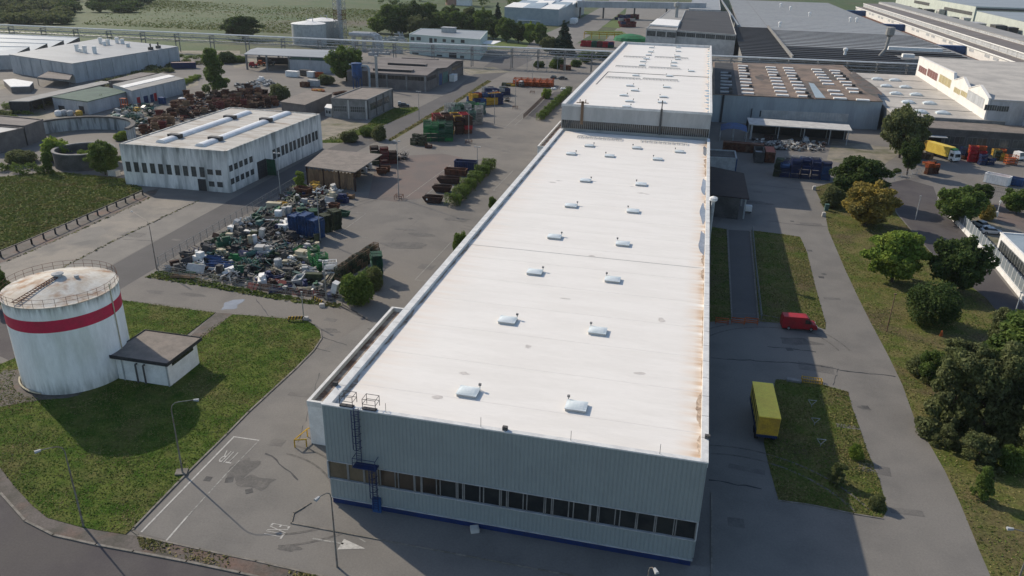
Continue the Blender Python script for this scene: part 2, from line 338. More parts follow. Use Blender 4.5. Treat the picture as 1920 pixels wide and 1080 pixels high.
text("TIR", (t1[0], t1[1], .037), math.pi, 1.35, 3.3); text("EXIT", (t2[0], t2[1], .037), -math.pi/2, 1.0, 3.2)
# manholes, patches, cracks, tyre tracks lying on the asphalt
mb = MB()
for (x, y), s in zip(((430, 900), (390, 898), (467, 921), (1480, 655), (1623, 764), (1518, 470), (1540, 520), (1545, 514), (1485, 415), (770, 410)), (.9, .8, .8, 1, .9, 1, 1, .8, .8, .9)):
    p = G(x, y); mb.box(p[0], p[1], .030, s, s, .008, rnd(0, 1))
S("manhole", mb, m_dgrey)
mb = MB()
def crack(pts, wd=.12):
    P = PG(pts); prev = None
    for p, q in zip(P, P[1:]):
        n = max(2, int(math.hypot(q[0]-p[0], q[1]-p[1])/.9))
        for i in range(n+1):
            t = i/n; c = (p[0]+(q[0]-p[0])*t+rnd(-.15, .15), p[1]+(q[1]-p[1])*t+rnd(-.15, .15)); w_ = wd*rnd(.4, 1.3)
            if prev: mb.face([(prev[0], prev[1]-prev[2], .034), (c[0], c[1]-w_, .034), (c[0], c[1]+w_, .034), (prev[0], prev[1]+prev[2], .034)])
            prev = (c[0], c[1], w_)
for c_ in ([(1335, 672), (1480, 680), (1540, 687), (1590, 697), (1680, 706)], [(1440, 414), (1480, 420), (1560, 426)], [(1560, 722), (1568, 705), (1570, 690)], [(1330, 900), (1430, 917)], [(1440, 650), (1530, 660)], [(480, 560), (540, 640), (620, 660)], [(640, 575), (700, 605)], [(600, 630), (650, 648)], [(640, 570), (690, 600)], [(500, 850), (560, 900)], [(600, 700), (560, 830)], [(287, 452), (230, 449)], [(1400, 345), (1520, 357)], [(700, 480), (850, 360)]): crack(c_)
S("crack", mb, m_dark)
def blot(cx, cy, rx, ry, n=26, seed=0):
    r = random.Random(seed); ph = [r.uniform(0, 6.3) for _ in range(4)]
    return [(cx+rx*math.cos(t)*(1+.22*math.sin(2*t+ph[0])+.14*math.sin(3*t+ph[1])+.1*math.sin(5*t+ph[2])), cy+ry*math.sin(t)*(1+.22*math.sin(2*t+ph[3])+.14*math.sin(4*t+ph[1]))) for t in (2*math.pi*i/n for i in range(n))]
m_stain = mat("oil_stain", (.105, .1, .094), (.135, .127, .117), scale=.6, var=.2)
sts = [((480, 905), 2.2, 1.4), ((455, 880), 1.2, 2.5), ((541, 1028), 1.2, .5), ((620, 620), 1.4, .7), ((360, 553), 2, .8), ((292, 548), 1.8, .7), ((858, 412), 3.2, 1.5), ((790, 440), 2.6, 1.2), ((940, 470), 2, 1), ((1500, 640), 3, 1), ((1000, 1050), 2, 1), ((1620, 765), .8, .5), ((890, 230), 3, 1.2), ((720, 620), 2, 1), ((760, 460), 4, 2), ((880, 330), 4, 2), ((1420, 380), 3, 1.5)]
mb = MB()
for i, ((x, y), a, b) in enumerate(sts):
    p = G(x, y); mb = MB(); mb.sheet(blot(p[0], p[1], a, b, seed=i), .031+.0003*i); S("oil_stain", mb, m_stain)
mb = MB()
def track(cx, cy, R, a0, a1, wd=.28):
    for off in (0, 1.75):
        n = 24
        for i in range(n):
            t, u = a0+(a1-a0)*i/n, a0+(a1-a0)*(i+1)/n; P = [(cx+q*math.cos(s), cy+q*math.sin(s), .0335) for s, q in ((t, R+off), (u, R+off), (u, R+off+wd), (t, R+off+wd))]; mb.face(P if a1 > a0 else P[::-1])
for (px, py), R, a0, a1 in (((430, 960), 11, .2, 1.5), ((600, 760), 16, 2.2, 3.3), ((560, 860), 13, -1.2, .3), ((1430, 660), 12, .3, 1.9), ((1490, 700), 15, 1.2, 2.6), ((760, 480), 20, .2, 1.3), ((830, 420), 24, 2.4, 3.4), ((1390, 1000), 14, .5, 1.8)):
    q_ = G(px, py); track(q_[0], q_[1], R, a0, a1)
S("tyre_track", mb, mat("tyre_marks", (.098, .093, .087), (.15, .14, .127), scale=1.2, var=.25, lo=.38, hi=.6))
mb = MB(); rp = random.Random(40)
for px, py in ((640, 700), (690, 640), (520, 830), (560, 740), (740, 540), (800, 500), (870, 380), (900, 300), (760, 430), (850, 270), (620, 600), (1480, 640), (1530, 690), (1590, 800), (1640, 880), (1700, 960), (1560, 560), (1520, 420), (1420, 360), (1400, 880), (1380, 980), (430, 540), (330, 450), (250, 440), (700, 250), (820, 180), (940, 260)):
    q_ = G(px, py); mb.box(q_[0], q_[1], .026, rp.uniform(1.2, 5), rp.uniform(.8, 2.6), .0055, rp.uniform(-.1, .1))
S("repair_patch", mb, mat("patched_tar", (.125, .118, .11), (.15, .142, .13), scale=.6, var=.15))
m_pud = mat("puddle_water", (.2, .21, .22), (.17, .175, .18), rough=.06, spec=.6, scale=.5, var=.05)
p = G(436, 571); mb = MB(); mb.sheet(blot(p[0], p[1], 1.5, 2.2, seed=5), .034); S("puddle", mb, m_pud)
# ================================================================ HALLS
def node_membrane():
    m = mat("roof_membrane", (.775, .742, .69), (.738, .705, .652), scale=.25, var=.035, fine=12, stretch=(.35, 1.6, 1))
    nt = m.node_tree; N, L = nt.nodes, nt.links; b = N["Principled BSDF"]; src = b.inputs["Base Color"].links[0].from_socket
    g = N.new("ShaderNodeNewGeometry"); sp = N.new("ShaderNodeSeparateXYZ"); L.new(g.outputs["Position"], sp.inputs[0])
    mp = N.new("ShaderNodeMapping"); mp.inputs["Scale"].default_value = (.12, 1.1, 1); L.new(g.outputs["Position"], mp.inputs[0])
    n = N.new("ShaderNodeTexNoise"); n.inputs["Scale"].default_value = 1; n.inputs["Detail"].default_value = 5; L.new(mp.outputs[0], n.inputs["Vector"])
    def chain(x0, x1, amt, col, src):
        r = N.new("ShaderNodeMapRange"); r.interpolation_type = 'SMOOTHSTEP'; r.inputs[1].default_value = x0; r.inputs[2].default_value = x1; L.new(sp.outputs[0], r.inputs[0])
        q = N.new("ShaderNodeMapRange"); q.inputs[1].default_value = .3; q.inputs[2].default_value = .72; L.new(n.outputs["Fac"], q.inputs[0])
        k = N.new("ShaderNodeMath"); k.operation = 'MULTIPLY'; L.new(r.outputs[0], k.inputs[0]); L.new(q.outputs[0], k.inputs[1])
        k2 = N.new("ShaderNodeMath"); k2.operation = 'MULTIPLY'; k2.inputs[1].default_value = amt; L.new(k.outputs[0], k2.inputs[0])
        x = N.new("ShaderNodeMix"); x.data_type = 'RGBA'; L.new(k2.outputs[0], x.inputs[0]); L.new(src, x.inputs[6]); x.inputs[7].default_value = (*col, 1); return x.outputs[2]
    c = chain(1.2, 4.2, .8, (.66, .5, .36), src)
    c = chain(3.1, 4.2, .7, (.42, .27, .16), c)
    c = chain(-26, -33.5, .8, (.72, .62, .52), c)
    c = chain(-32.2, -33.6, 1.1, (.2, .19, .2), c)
    L.new(c, b.inputs["Base Color"]); b.inputs["Roughness"].default_value = .6
    return m
m_memb = node_membrane()
m_clad = mat("grey_cladding", (.262, .298, .296), (.247, .281, .28), rough=.5, scale=.3, var=.03, spec=.35)
m_clad2 = mat("pale_cladding", (.42, .42, .41), (.36, .36, .35), rough=.5, scale=.4, var=.06, stretch=(1, 1, .3))
m_cop = mat("pale_coping", (.66, .66, .64), (.56, .56, .55), scale=.8, var=.08)
m_gutter = mat("gutter_dirt", (.16, .1, .07), (.34, .29, .24), scale=.6, var=.3)
X0, X1, Y0, Y1, HZ = -33.95, 4.94, 62.6, 204.6, 12.67
hall = T("long_hall", "long foreground factory hall with wide white roof and ribbed grey front", "factory hall", (-14.5, Y0))
mb = MB(); mb.bx(X0, X1, Y0+.4, Y1, .9, HZ-.55); mb.build("wall", m_clad, hall)
mb = MB(); mb.bx(X0+.25, X1-.25, Y0+.16, Y1-.3, 0, .78); mb.build("plinth", mat("plinth_blue", (.014, .032, .12), (.014, .028, .09), scale=.6, var=.15, rough=.6), hall)
def ribbed(y, x0, x1, z0, z1, pitch=.42, depth=.045):
    mb = MB(); n = int((x1-x0)/pitch); p = (x1-x0)/n; pr = []
    for i in range(n):
        b = x0+i*p; pr += [(b, y), (b+p*.55, y), (b+p*.65, y+depth), (b+p*.9, y+depth)]
    pr.append((x1, y))
    for q, r in zip(pr, pr[1:]): mb.face([(q[0], q[1], z0), (r[0], r[1], z0), (r[0], r[1], z1), (q[0], q[1], z1)])
    mb.face([(x0, y+.4, z0), (x0, y, z0), (x0, y, z1), (x0, y+.4, z1)]); mb.face([(x1, y, z0), (x1, y+.4, z0), (x1, y+.4, z1), (x1, y, z1)])
    return mb
ribbed(Y0, X0, X1, 5.72, HZ-.12).build("cladding", m_clad, hall)
ribbed(Y0+.08, X0+.15, X1-.15, .9, 3.28).build("cladding", m_clad, hall)
mb = MB()
mb.bx(X0+.1, X1-.05, Y0-.06, Y0+.3, 5.62, 5.715); mb.bx(X0+.1, X1-.05, Y0-.02, Y0+.3, 3.285, 3.38); mb.bx(X0+.15, X1-.1, Y0-.03, Y0+.3, .8, .895)
mb.bx(X0-.02, X0+.13, Y0-.02, Y0+.38, 3.4, 5.6); mb.bx(X1-.16, X1-.02, Y0-.02, Y0+.38, 3.4, 5.6)
mb.build("trim", m_ltgrey, hall)
# ribbon of windows: bay edges surveyed along the front
ed = [(618, 652), (654, 682), (684, 708), (713, 741), (747, 776), (778, 789), (791, 818), (825, 855), (858, 867), (870, 899), (906, 936), (939, 949), (952, 980), (987, 1019), (1022, 1033), (1036, 1065), (1074, 1104), (1106, 1119), (1122, 1152), (1161, 1191), (1194, 1226), (1229, 1262), (1266, 1303)]
for i, (a, b) in enumerate(ed):
    f = lambda px: onwall(px, 897+(px-617)*.155, (X0, Y0), (X1, Y0))[0]+X0
    x0, x1 = f(a), f(b); xn = f(ed[i+1][0]) if i+1 < len(ed) else x1+.05
    mb = MB(); mb.k = 0; mb.bx(x0-.02, xn-.02, Y0+.2, Y0+.3, 3.42, 5.58)
    mb.k = 1; mb.bx(x0-.05, x0+.05, Y0+.08, Y0+.19, 3.39, 5.61); mb.bx(x1-.05, x1+.05, Y0+.08, Y0+.19, 3.39, 5.61)
    mb.build("window", [m_tan if i < 3 else (mat("brown_blind_glass%d" % i, (.075-.008*i, .058-.006*i, .042-.004*i), rough=.15, spec=.5) if i < 7 else m_glass), m_grey], hall)
mb = MB(); mb.bx(X0+.5, X1-.4, Y0+.5, Y1-.5, HZ-.6, HZ-.5); mb.build("roof", m_memb, hall)
m_seam = mat("membrane_seam", (.715, .675, .63), (.76, .72, .675), scale=.8, var=.08); m_spot = mat("roof_spot", (.5, .47, .44), (.6, .56, .52), scale=2)
for k in range(17):
    yy = Y0+5.5+k*8.1
    if 112 < yy < 115: continue
    mb = MB(); mb.bx(X0+1, X1-.7, yy, yy+.09, HZ-.52, HZ-.492); mb.build("membrane_seam", m_seam, hall)
for px, py, a_, b_ in ((1036, 342, .8, .3), (1048, 339, .6, .25), (1202, 362, .7, .3), (1213, 364, .5, .2), (1185, 350, .4, .2), (870, 700, .5, .3), (1060, 560, .6, .2), (990, 650, .4, .5), (1200, 700, .7, .25), (820, 745, .5, .4), (1110, 480, .5, .3), (1240, 600, .5, .6)):
    q_ = G(px, py, HZ-.5); mb = MB(); mb.sheet(blot(q_[0], q_[1], a_, b_, seed=px), HZ-.488); mb.build("membrane_patch", m_spot, hall)
mb = MB()
mb.bx(X0-.1, X0+.85, Y0+.06, Y1-.02, HZ-.62, HZ); mb.bx(X1-.62, X1+.06, Y0+.06, Y1-.02, HZ-.62, HZ+.03); mb.bx(X0-.1, X1+.06, Y0-.05, Y0+.5, HZ-.14, HZ+.01)
mb.build("parapet", m_cop, hall)
mb = MB()
for k in range(1, 36):
    y = Y0+k*4; mb.bx(X1-.63, X1+.07, y, y+.04, HZ+.02, HZ+.04); mb.bx(X0-.11, X0+.86, y, y+.03, HZ-.01, HZ+.006)
mb.build("coping_joint", m_dgrey, hall)
mb = MB(); mb.bx(X0+.9, X1-.65, 113.6, 113.7, HZ-.52, HZ-.47); mb.build("roof_joint", m_offw, hall)
m_dome = mat("skylight_dome", (.68, .72, .72), (.6, .66, .66), rough=.25, spec=.5, scale=1, var=.05)
def skylight(parent, px, py, z, w=2.25, d=1.9, side=1, h=.45):
    x, y = G(px, py, z+h); mb = MB()
    mb.box(x, y, z, w*.94, d*.94, h*.75)
    o = mb.build("skylight", m_offw, parent)
    mb = MB(); i0 = 0; n = 6
    def dz(i, j): return h*.78+.42*h*(1-abs(2*i/n-1)**2.5)*(1-abs(2*j/n-1)**2.5)
    P = [[(x+w*(i/n-.5), y+d*(j/n-.5), z+dz(i, j)) for j in range(n+1)] for i in range(n+1)]
    for i in range(n):
        for j in range(n): mb.face([P[i][j], P[i+1][j], P[i+1][j+1], P[i][j+1]])
    mb.box(x, y, z+h*.66, w, d, h*.13)
    mb.build("dome", m_dome, None, smooth=False).parent = o
    dm = o.children[0]; dm.data.transform(Matrix.Translation((-parent.location.x, -parent.location.y, -parent.location.z)))
    mb = MB(); mx = x+side*w*.45; my = y+d*.5
    mb.box(mx, my+.1, z, .08, .08, h+.2); mb.box(mx, my+.1, z+h+.12, .28, .24, .22)
    v = mb.build("vent_motor", m_grey, None); v.parent = o; v.data.transform(Matrix.Translation((-parent.location.x, -parent.location.y, -parent.location.z)))
RZ = HZ-.5
for px, py in ((878, 731), (952, 597), (1003, 507), (1040, 441), (1071, 383), (1098, 336), (1071, 286), (1105, 271)): skylight(hall, px, py, RZ)
for px, py in ((1081, 758), (1121, 617), (1149, 521), (1168, 454), (1187, 393), (1202, 343), (1143, 290), (1233, 296), (1194, 275), (1274, 282)): skylight(hall, px, py, RZ, side=-1)
def rail_frame(parent, a, b, z):
    p, q = G(*a, z+.3), G(*b, z+.3); mb = MB(); y = (p[1]+q[1])/2
    mb.bx(p[0], q[0], y-.35, y-.2, z+.3, z+.42); mb.bx(p[0], q[0], y+1.2, y+1.35, z+.3, z+.42)
    n = max(4, int((q[0]-p[0])/1.1))
    for i in range(n+1):
        x = p[0]+(q[0]-p[0])*i/n; mb.bx(x-.06, x+.06, y-.19, y+1.19, z+.3, z+.4); mb.bx(x-.05, x+.05, y-.33, y-.22, z, z+.29); mb.bx(x-.05, x+.05, y+1.21, y+1.34, z, z+.29)
    mb.build("roof_rail", m_offw, parent)
rail_frame(hall, (1082, 257), (1165, 261), RZ); rail_frame(hall, (1202, 263), (1288, 271), RZ)
# grime and standing water in the right-hand gutter of the roof
m_grime = mat("roof_grime", (.26, .19, .14), (.5, .4, .31), scale=1.2, var=.35, fine=4, lo=.38, hi=.66)
m_wet = mat("wet_roof", (.2, .22, .25), (.26, .27, .29), rough=.1, spec=.5, scale=.3)
mb = MB(); rr = random.Random(3)
y = Y0+1.5
while y < Y1-2:
    L_ = rr.uniform(2.5, 8); wd = rr.uniform(.15, .7) if rr.random() < .8 else .1; n = 14
    mb.face([(X1-.66, y, RZ+.006)]+[(X1-.66-wd*(math.sin(math.pi*i/n)**.6)*rr.uniform(.65, 1.15), y+L_*i/n, RZ+.006) for i in range(1, n)]+[(X1-.66, y+L_, RZ+.006)]); y += L_*rr.uniform(.9, 1.5)
y = Y0+2
while y < Y1-2:
    L_ = rr.uniform(3, 7); wd = rr.uniform(.15, .6); n = 10
    mb.face([(X0+.9, y+L_, RZ+.006)]+[(X0+.9+wd*(math.sin(math.pi*i/n)**.6)*rr.uniform(.6, 1.2), y+L_*(1-i/n), RZ+.006) for i in range(1, n)]+[(X0+.9, y, RZ+.006)]); y += L_*rr.uniform(1, 1.8)
mb.build("grime_stain", m_grime, hall)["kind"] = "stuff"
mb = MB()
for py in (350, 400, 455, 283): p = G(1318, py, RZ); mb.sheet(blot(X1-1.05, p[1], .55, 5.5, seed=py), RZ+.012)
mb.build("roof_puddle", m_wet, hall)
mb = MB()
for x in (-27, -17, -8, .5): mb.tube((x, Y0+.2, HZ), (x, Y0+.2, HZ+1.1), .025, 5)
mb.build("lightning_rod", m_dark, hall)
for px, py, z in ((947, 806, HZ), (1326, 822, HZ), (629, 722, HZ)):
    x, y = G(px, py, z); mb = MB(); mb.box(x, y, z-.1, .5, .35, .5); mb.tube((x, y, z), (x, y-.4, z+.55), .05); mb.build("floodlight", m_dgrey, hall)
# caged access ladder
lx = onwall(672, 800, (X0, Y0), (X1, Y0))[0]+X0; lx2 = lx+1.55
lad = MB()
def ladder(mb, x, y, z0, z1, w=.55, cage=True):
    for s in (-1, 1): mb.tube((x+s*w/2, y, z0), (x+s*w/2, y, z1), .045, 5)
    z = z0+.3
    while z < z1: mb.tube((x-w/2, y, z), (x+w/2, y, z), .025, 4, cap=False); z += .3
    if cage:
        z = z0+2.1
        while z < z1:
            pts = [(x+.45*math.cos(t), y-.05-.75*math.sin(t), z) for t in (math.pi*i/6 for i in range(7))]; mb.path(pts, .03, 4); z += .85
        for t in (.6, 1.2, 1.95, 2.55): mb.tube((x+.45*math.cos(t), y-.05-.75*math.sin(t), z0+2.1), (x+.45*math.cos(t), y-.05-.75*math.sin(t), z1), .025, 4)
ladder(lad, lx, Y0-.35, 6.3, HZ+.4); ladder(lad, lx2, Y0-.35, .4, 6.2)
al = lad.build("access_ladder", m_navy, hall)
def sub(mb, name, m, par):
    o = mb.build(name, m, hall); o.parent = par; return o
mb = MB(); mb.bx(lx-.5, lx2+.55, Y0-1.1, Y0-.1, 6.1, 6.2)
for x in (lx-.45, lx2+.5): mb.tube((x, Y0-1.05, 6.2), (x, Y0-1.05, 7.3), .04); mb.tube((x, Y0-1.05, 7.25), (x, Y0-.1, 7.25), .035)
for z in (6.75, 7.28): mb.tube((lx-.45, Y0-1.05, z), (lx2+.5, Y0-1.05, z), .035)
sub(mb, "landing", m_navy, al)
mb = MB()
for s in (-1, 1):
    mb.bx(lx+s*1.25-.75, lx+s*1.25+.75, Y0+.05, Y0+.5, HZ+.02, HZ+.14)
    for dx in (-.7, .7):
        for yy in (Y0+.1, Y0+1.2): mb.tube((lx+s*1.25+dx, yy, HZ+.05), (lx+s*1.25+dx, yy, HZ+1.25), .035)
    for z in (HZ+.65, HZ+1.22):
        mb.tube((lx+s*1.25-.7, Y0+.1, z), (lx+s*1.25+.7, Y0+.1, z), .03); mb.tube((lx+s*1.25-.7, Y0+1.2, z), (lx+s*1.25+.7, Y0+1.2, z), .03)
        for dx in (-.7, .7): mb.tube((lx+s*1.25+dx, Y0+.1, z), (lx+s*1.25+dx, Y0+1.2, z), .03)
sub(mb, "guard_rail", m_dark, al)
mb = MB(); mb.bx(lx2-.45, lx2+.5, Y0-.25, Y0+.06, .05, 1.9); sub(mb, "ladder_gate", m_blue, al)
# low annexes against the left wall
def annex(y0, y1, lab):
    t = T("side_annex", lab, "annex", (-37.5, y0))
    mb = MB(); mb.bx(-41.1, X0-.12, y0, y1, 0, 5.4); mb.build("wall", m_white, t)
    mb = MB(); mb.bx(-40.85, X0-.15, y0+.3, y1-.3, 5.41, 5.5); mb.build("roof", m_gutter, t)
    mb = MB(); mb.bx(-41.15, -40.75, y0-.05, y1+.05, 5.4, 6.1); mb.bx(-40.74, X0-.12, y0-.05, y0+.3, 5.4, 6.1); mb.bx(-40.74, X0-.12, y1-.3, y1+.05, 5.4, 6.1); mb.build("parapet", m_cop, t)
    return t
an = annex(72.3, 100.0, "low white annex with brown gutter along the near hall's left wall")
mb = MB(); mb.path([(-41.2, 71.5, 1.1), (-42.6, 71, 1.1), (-42.2, 73.5, 1.1), (-41.2, 75, 1.1)], .09, 6)
for p in ((-41.3, 71.5), (-42.6, 71), (-42.2, 73.5)): mb.tube((*p, 0), (*p, 1.1), .08)
tag(mb.build("guard_rail", m_yellow), "bent yellow pipe guard rail at the white annex corner", "guard rail")
annex(210.5, 247, "small far annex with grey parapet left of the rear hall")
# ---- rear hall
A0, A1, B0, B1, AZ = -33.9, 4.72, 205.3, 367.8, 19.15
rear = T("rear_hall", "taller rear factory hall with white roof, above a ribbon of windows", "factory hall", (-14.5, B0))
mb = MB(); mb.bx(A0, A1, B0+.3, B1, 0, AZ-1.0); mb.build("wall", m_clad2, rear)
mb = MB(); mb.bx(A0, A1, B0, B0+.29, 14.9, AZ-.1)
for i in range(1, 9): mb.bx(A0, A1, B0-.03, B0+.001, 14.9+i*.46, 14.93+i*.46)
mb.build("cladding", m_clad2, rear)
mb = MB(); mb.bx(A0+.5, A1-.4, B0+.4, B1-.4, AZ-1.05, AZ-.95); mb.build("roof", m_memb, rear)
mb = MB(); mb.bx(A0-.1, A0+.9, B0+.01, B1, AZ-1, AZ); mb.bx(A1-.6, A1+.1, B0+.01, B1, AZ-1, AZ); mb.bx(A0+.9, A1-.6, B1-.7, B1, AZ-1, AZ+.0); mb.bx(A0-.1, A1+.1, B0-.04, B0, AZ-.6, AZ-.02); mb.build("parapet", m_cop, rear)
nb = 12
for i in range(nb):
    x0 = A0+.2+(A1-A0-.4)*i/nb; x1 = A0+.2+(A1-A0-.4)*(i+1)/nb
    mb = MB(); mb.k = 0; mb.bx(x0, x1, B0+.12, B0+.25, 12.75, 14.85); mb.k = 1
    for j in range(6): x = x0+(x1-x0)*j/6; mb.bx(x, x+.1, B0+.02, B0+.13, 12.75, 14.85)
    mb.build("window", [m_glass, m_metal], rear)
RZ2 = AZ-.95
for px, py in ((1181, 159), (1190, 168), (1169, 177), (1180, 188), (1175, 198), (1206, 114), (1204, 121), (1222, 88), (1220, 96), (1216, 102), (1192, 140), (1212, 109)): skylight(rear, px, py, RZ2, 2.3, 1.7, h=.4)
for px, py in ((1250, 162), (1244, 180), (1241, 190), (1296, 132), (1264, 116), (1263, 122), (1270, 104), (1272, 88), (1272, 95), (1255, 141), (1271, 110)): skylight(rear, px, py, RZ2, 2.3, 1.7, side=-1, h=.4)
for a, b in (((1155, 123), (1210, 127)), ((1217, 125), (1275, 130)), ((1136, 144), (1200, 148)), ((1206, 146), (1270, 152)), ((1170, 105), (1210, 108)), ((1228, 106), (1290, 110))): rail_frame(rear, a, b, RZ2)
mb = MB(); p = G(1140, 135, RZ2); q = G(1320, 142, RZ2); mb.bx(p[0], A1-.7, p[1]-.15, p[1]+.15, RZ2, RZ2+.12); p2 = G(1118, 158, RZ2); mb.box((p[0]+p2[0])/2, (p[1]+p2[1])/2, RZ2, .2, math.hypot(p[0]-p2[0], p[1]-p2[1]), .1, math.atan2(p2[0]-p[0], p[1]-p2[1])); mb.build("roof_joint", m_dgrey, rear)
mb = MB(); y = B0+1
while y < B1-3:
    L_ = rr.uniform(2, 7); wd = rr.uniform(.4, 1.4); n = 8
    mb.face([(A1-.62, y, RZ2+.006)]+[(A1-.62-wd*math.sin(math.pi*i/n)*rr.uniform(.6, 1.2), y+L_*i/n, RZ2+.006) for i in range(1, n)]+[(A1-.62, y+L_, RZ2+.006)]); y += L_*1.1
mb.build("grime_stain", m_wet, rear)["kind"] = "stuff"
mb = MB(); x = onwall(1092, 205, (A0, B0), (A1, B0))[0]+A0
mb.bx(x-.35, x+.35, B0-.3, B0-.05, 14, AZ+.9); mb.bx(x-1.6, x+1.6, B0-.3, B0-.1, AZ+.4, AZ+.6); mb.bx(x-.8, x-.6, B0-.3, B0-.1, AZ+.4, AZ+1.4); mb.bx(x+.7, x+.9, B0-.3, B0-.1, AZ+.4, AZ+1.4); mb.build("roof_ladder", m_wood, rear)
mb = MB(); x = onwall(1240, 215, (A0, B0), (A1, B0))[0]+A0; mb.bx(x-.25, x+.25, B0-.35, B0-.05, 12.7, AZ+.2); mb.tube((x, B0-.3, AZ), (x, B0-.3, AZ+2.4), .14); mb.build("drain_pipe", m_dgrey, rear)
# ================================================================ TANK
m_tank = mat("tank_paint", (.84, .85, .83), (.78, .79, .77), rough=.5, scale=.5, var=.07, stretch=(1, 1, .25), c3=(.68, .7, .65), scale3=.25)
m_tred = mat("tank_red_band", (.5, .025, .07), (.42, .03, .065), rough=.55, scale=.5, var=.1)
m_troof = mat("tank_roof_rust", (.56, .54, .49), (.48, .43, .36), scale=.5, var=.1, c3=(.33, .2, .12), scale3=.35)
m_streak = None if True else mat("tank_stain", (.045, .055, .04), (.12, .13, .105), scale=1.2, var=.4, stretch=(1, 1, .2))
TX, TY, TR, TZ = -80.9, 80.3, 7.05, 12.9
tank = T("storage_tank", "big white cylindrical storage tank with a red band on the lawn", "storage tank", (TX, TY))
mb = MB(); mb.lathe([(TR, .1), (TR, 9.35)], 64, TX, TY); mb.lathe([(TR, 11.0), (TR, TZ)], 64, TX, TY); mb.build("shell", m_tank, tank, smooth=True)
mb = MB(); mb.lathe([(TR+.012, 9.33), (TR+.012, 11.02)], 64, TX, TY); mb.build("red_band", m_tred, tank, smooth=True)
mb = MB(); mb.lathe([(TR+.12, TZ-.12), (TR+.12, TZ), (TR-.2, TZ+.02), (3, TZ+1.0), (.6, TZ+1.5), (.01, TZ+1.52)], 64, TX, TY); mb.build("roof", m_troof, tank)
mb = MB(); mb.lathe([(.5, TZ+1.4), (.5, TZ+1.75), (.75, TZ+1.8), (.75, TZ+1.95), (.01, TZ+2.1)], 16, TX, TY); mb.build("vent", m_ltgrey, tank); mb = MB(); mb.lathe([(.3, TZ+.9), (.3, TZ+1.5), (.01, TZ+1.5)], 10, TX+2, TY+1); mb.build("vent", m_ltgrey, tank)
mb = MB(); n = 34
for z in (.55, 1.1): mb.path([(TX+(TR+.02)*math.cos(2*math.pi*i/64), TY+(TR+.02)*math.sin(2*math.pi*i/64), TZ+z) for i in range(65)], .022, 4)
for i in range(n): t = 2*math.pi*i/n; mb.tube((TX+(TR+.02)*math.cos(t), TY+(TR+.02)*math.sin(t), TZ-.1), (TX+(TR+.02)*math.cos(t), TY+(TR+.02)*math.sin(t), TZ+1.1), .024, 4)
mb.build("railing", m_rust, tank)
mb = MB()  # rusty roof walkway towards the camera and the roof seams
for s in (-.35, .35):
    mb.tube((TX-1+s, TY-6.6, TZ+.4), (TX+.2+s, TY-.6, TZ+1.6), .06, 4)
for i in range(16): t = i/15; mb.tube((TX-1-.4+1.2*t, TY-6.6+6*t, TZ+.4+1.2*t), (TX-1+.4+1.2*t, TY-6.6+6*t, TZ+.4+1.2*t), .05, 4)
mb.build("roof_walkway", m_rust, tank)
zstain(m_tank, TZ-2.2, TZ+.2, (.05, .06, .05), .9, (1.6, 1.6, .08)); zstain(m_tank, 4.0, -.6, (.1, .12, .085), .75, (.9, .9, .12))
mb = MB(); mb.path([(TX+(TR+.25)*math.cos(t), TY+(TR+.25)*math.sin(t), .35) for t in (-2.5+i*.12 for i in range(9))], .11, 6); mb.build("drain_pipe", m_cream, tank); mb = MB(); mb.tube((TX+(TR+.1)*math.cos(.12), TY+(TR+.1)*math.sin(.12), .1), (TX+(TR+.1)*math.cos(.12), TY+(TR+.1)*math.sin(.12), TZ+.9), .08); mb.build("pipe", m_cream, tank)
mb = MB(); mb.sheet(blot(TX-3, TY-5, 6.5, 5.0, seed=9), .104); S("bare_soil", mb, m_pave)
# ---- pump house
ph = PG([(201, 665), (310, 683), (374, 632), (268, 617)], 4.1)
pump = T("pump_house", "small white pump house with flat dark roof beside the tank", "pump house", ((ph[0][0]+ph[1][0])/2, ph[0][1]))
xa, xb, ya, yb = ph[0][0], ph[1][0], ph[0][1], ph[2][1]
mb = MB(); mb.bx(xa+.6, xb-.5, ya+.6, yb-.6, 0, 3.65); mb.build("wall", m_white, pump)
m_flat = mat("felt_roof", (.22, .19, .165), (.17, .15, .13), scale=.5, var=.12)
mb = MB(); mb.bx(xa, xb, ya, yb, 3.66, 3.98); mb.build("roof", m_flat, pump)
mb = MB(); mb.bx(xa-.06, xa, ya-.06, yb+.06, 3.6, 4.12); mb.bx(xb, xb+.06, ya-.06, yb+.06, 3.6, 4.12); mb.bx(xa, xb, ya-.06, ya, 3.6, 4.12); mb.bx(xa, xb, yb, yb+.06, 3.6, 4.12); mb.build("fascia", m_dark, pump)
mb = MB(); mb.bx(xb-.52, xb-.47, ya+1.6, yb-1.5, 2.75, 3.35); mb.build("window", m_glass, pump)
mb = MB()
for dx in (-5.2, -4.0):
    mb = MB(); mb.path([(xb+dx, ya+.55, 3.0), (xb+dx, ya+.2, 3.0), (xb+dx, ya+.2, .2)], .13, 7); mb.build("pipe", m_dgrey, pump)
for dx in (-7.4, -.45): mb = MB(); mb.tube((xb+dx-.15, ya+.5, 0), (xb+dx-.15, ya+.5, 3.6), .09); mb.build("drain_pipe", m_ltgrey, pump)
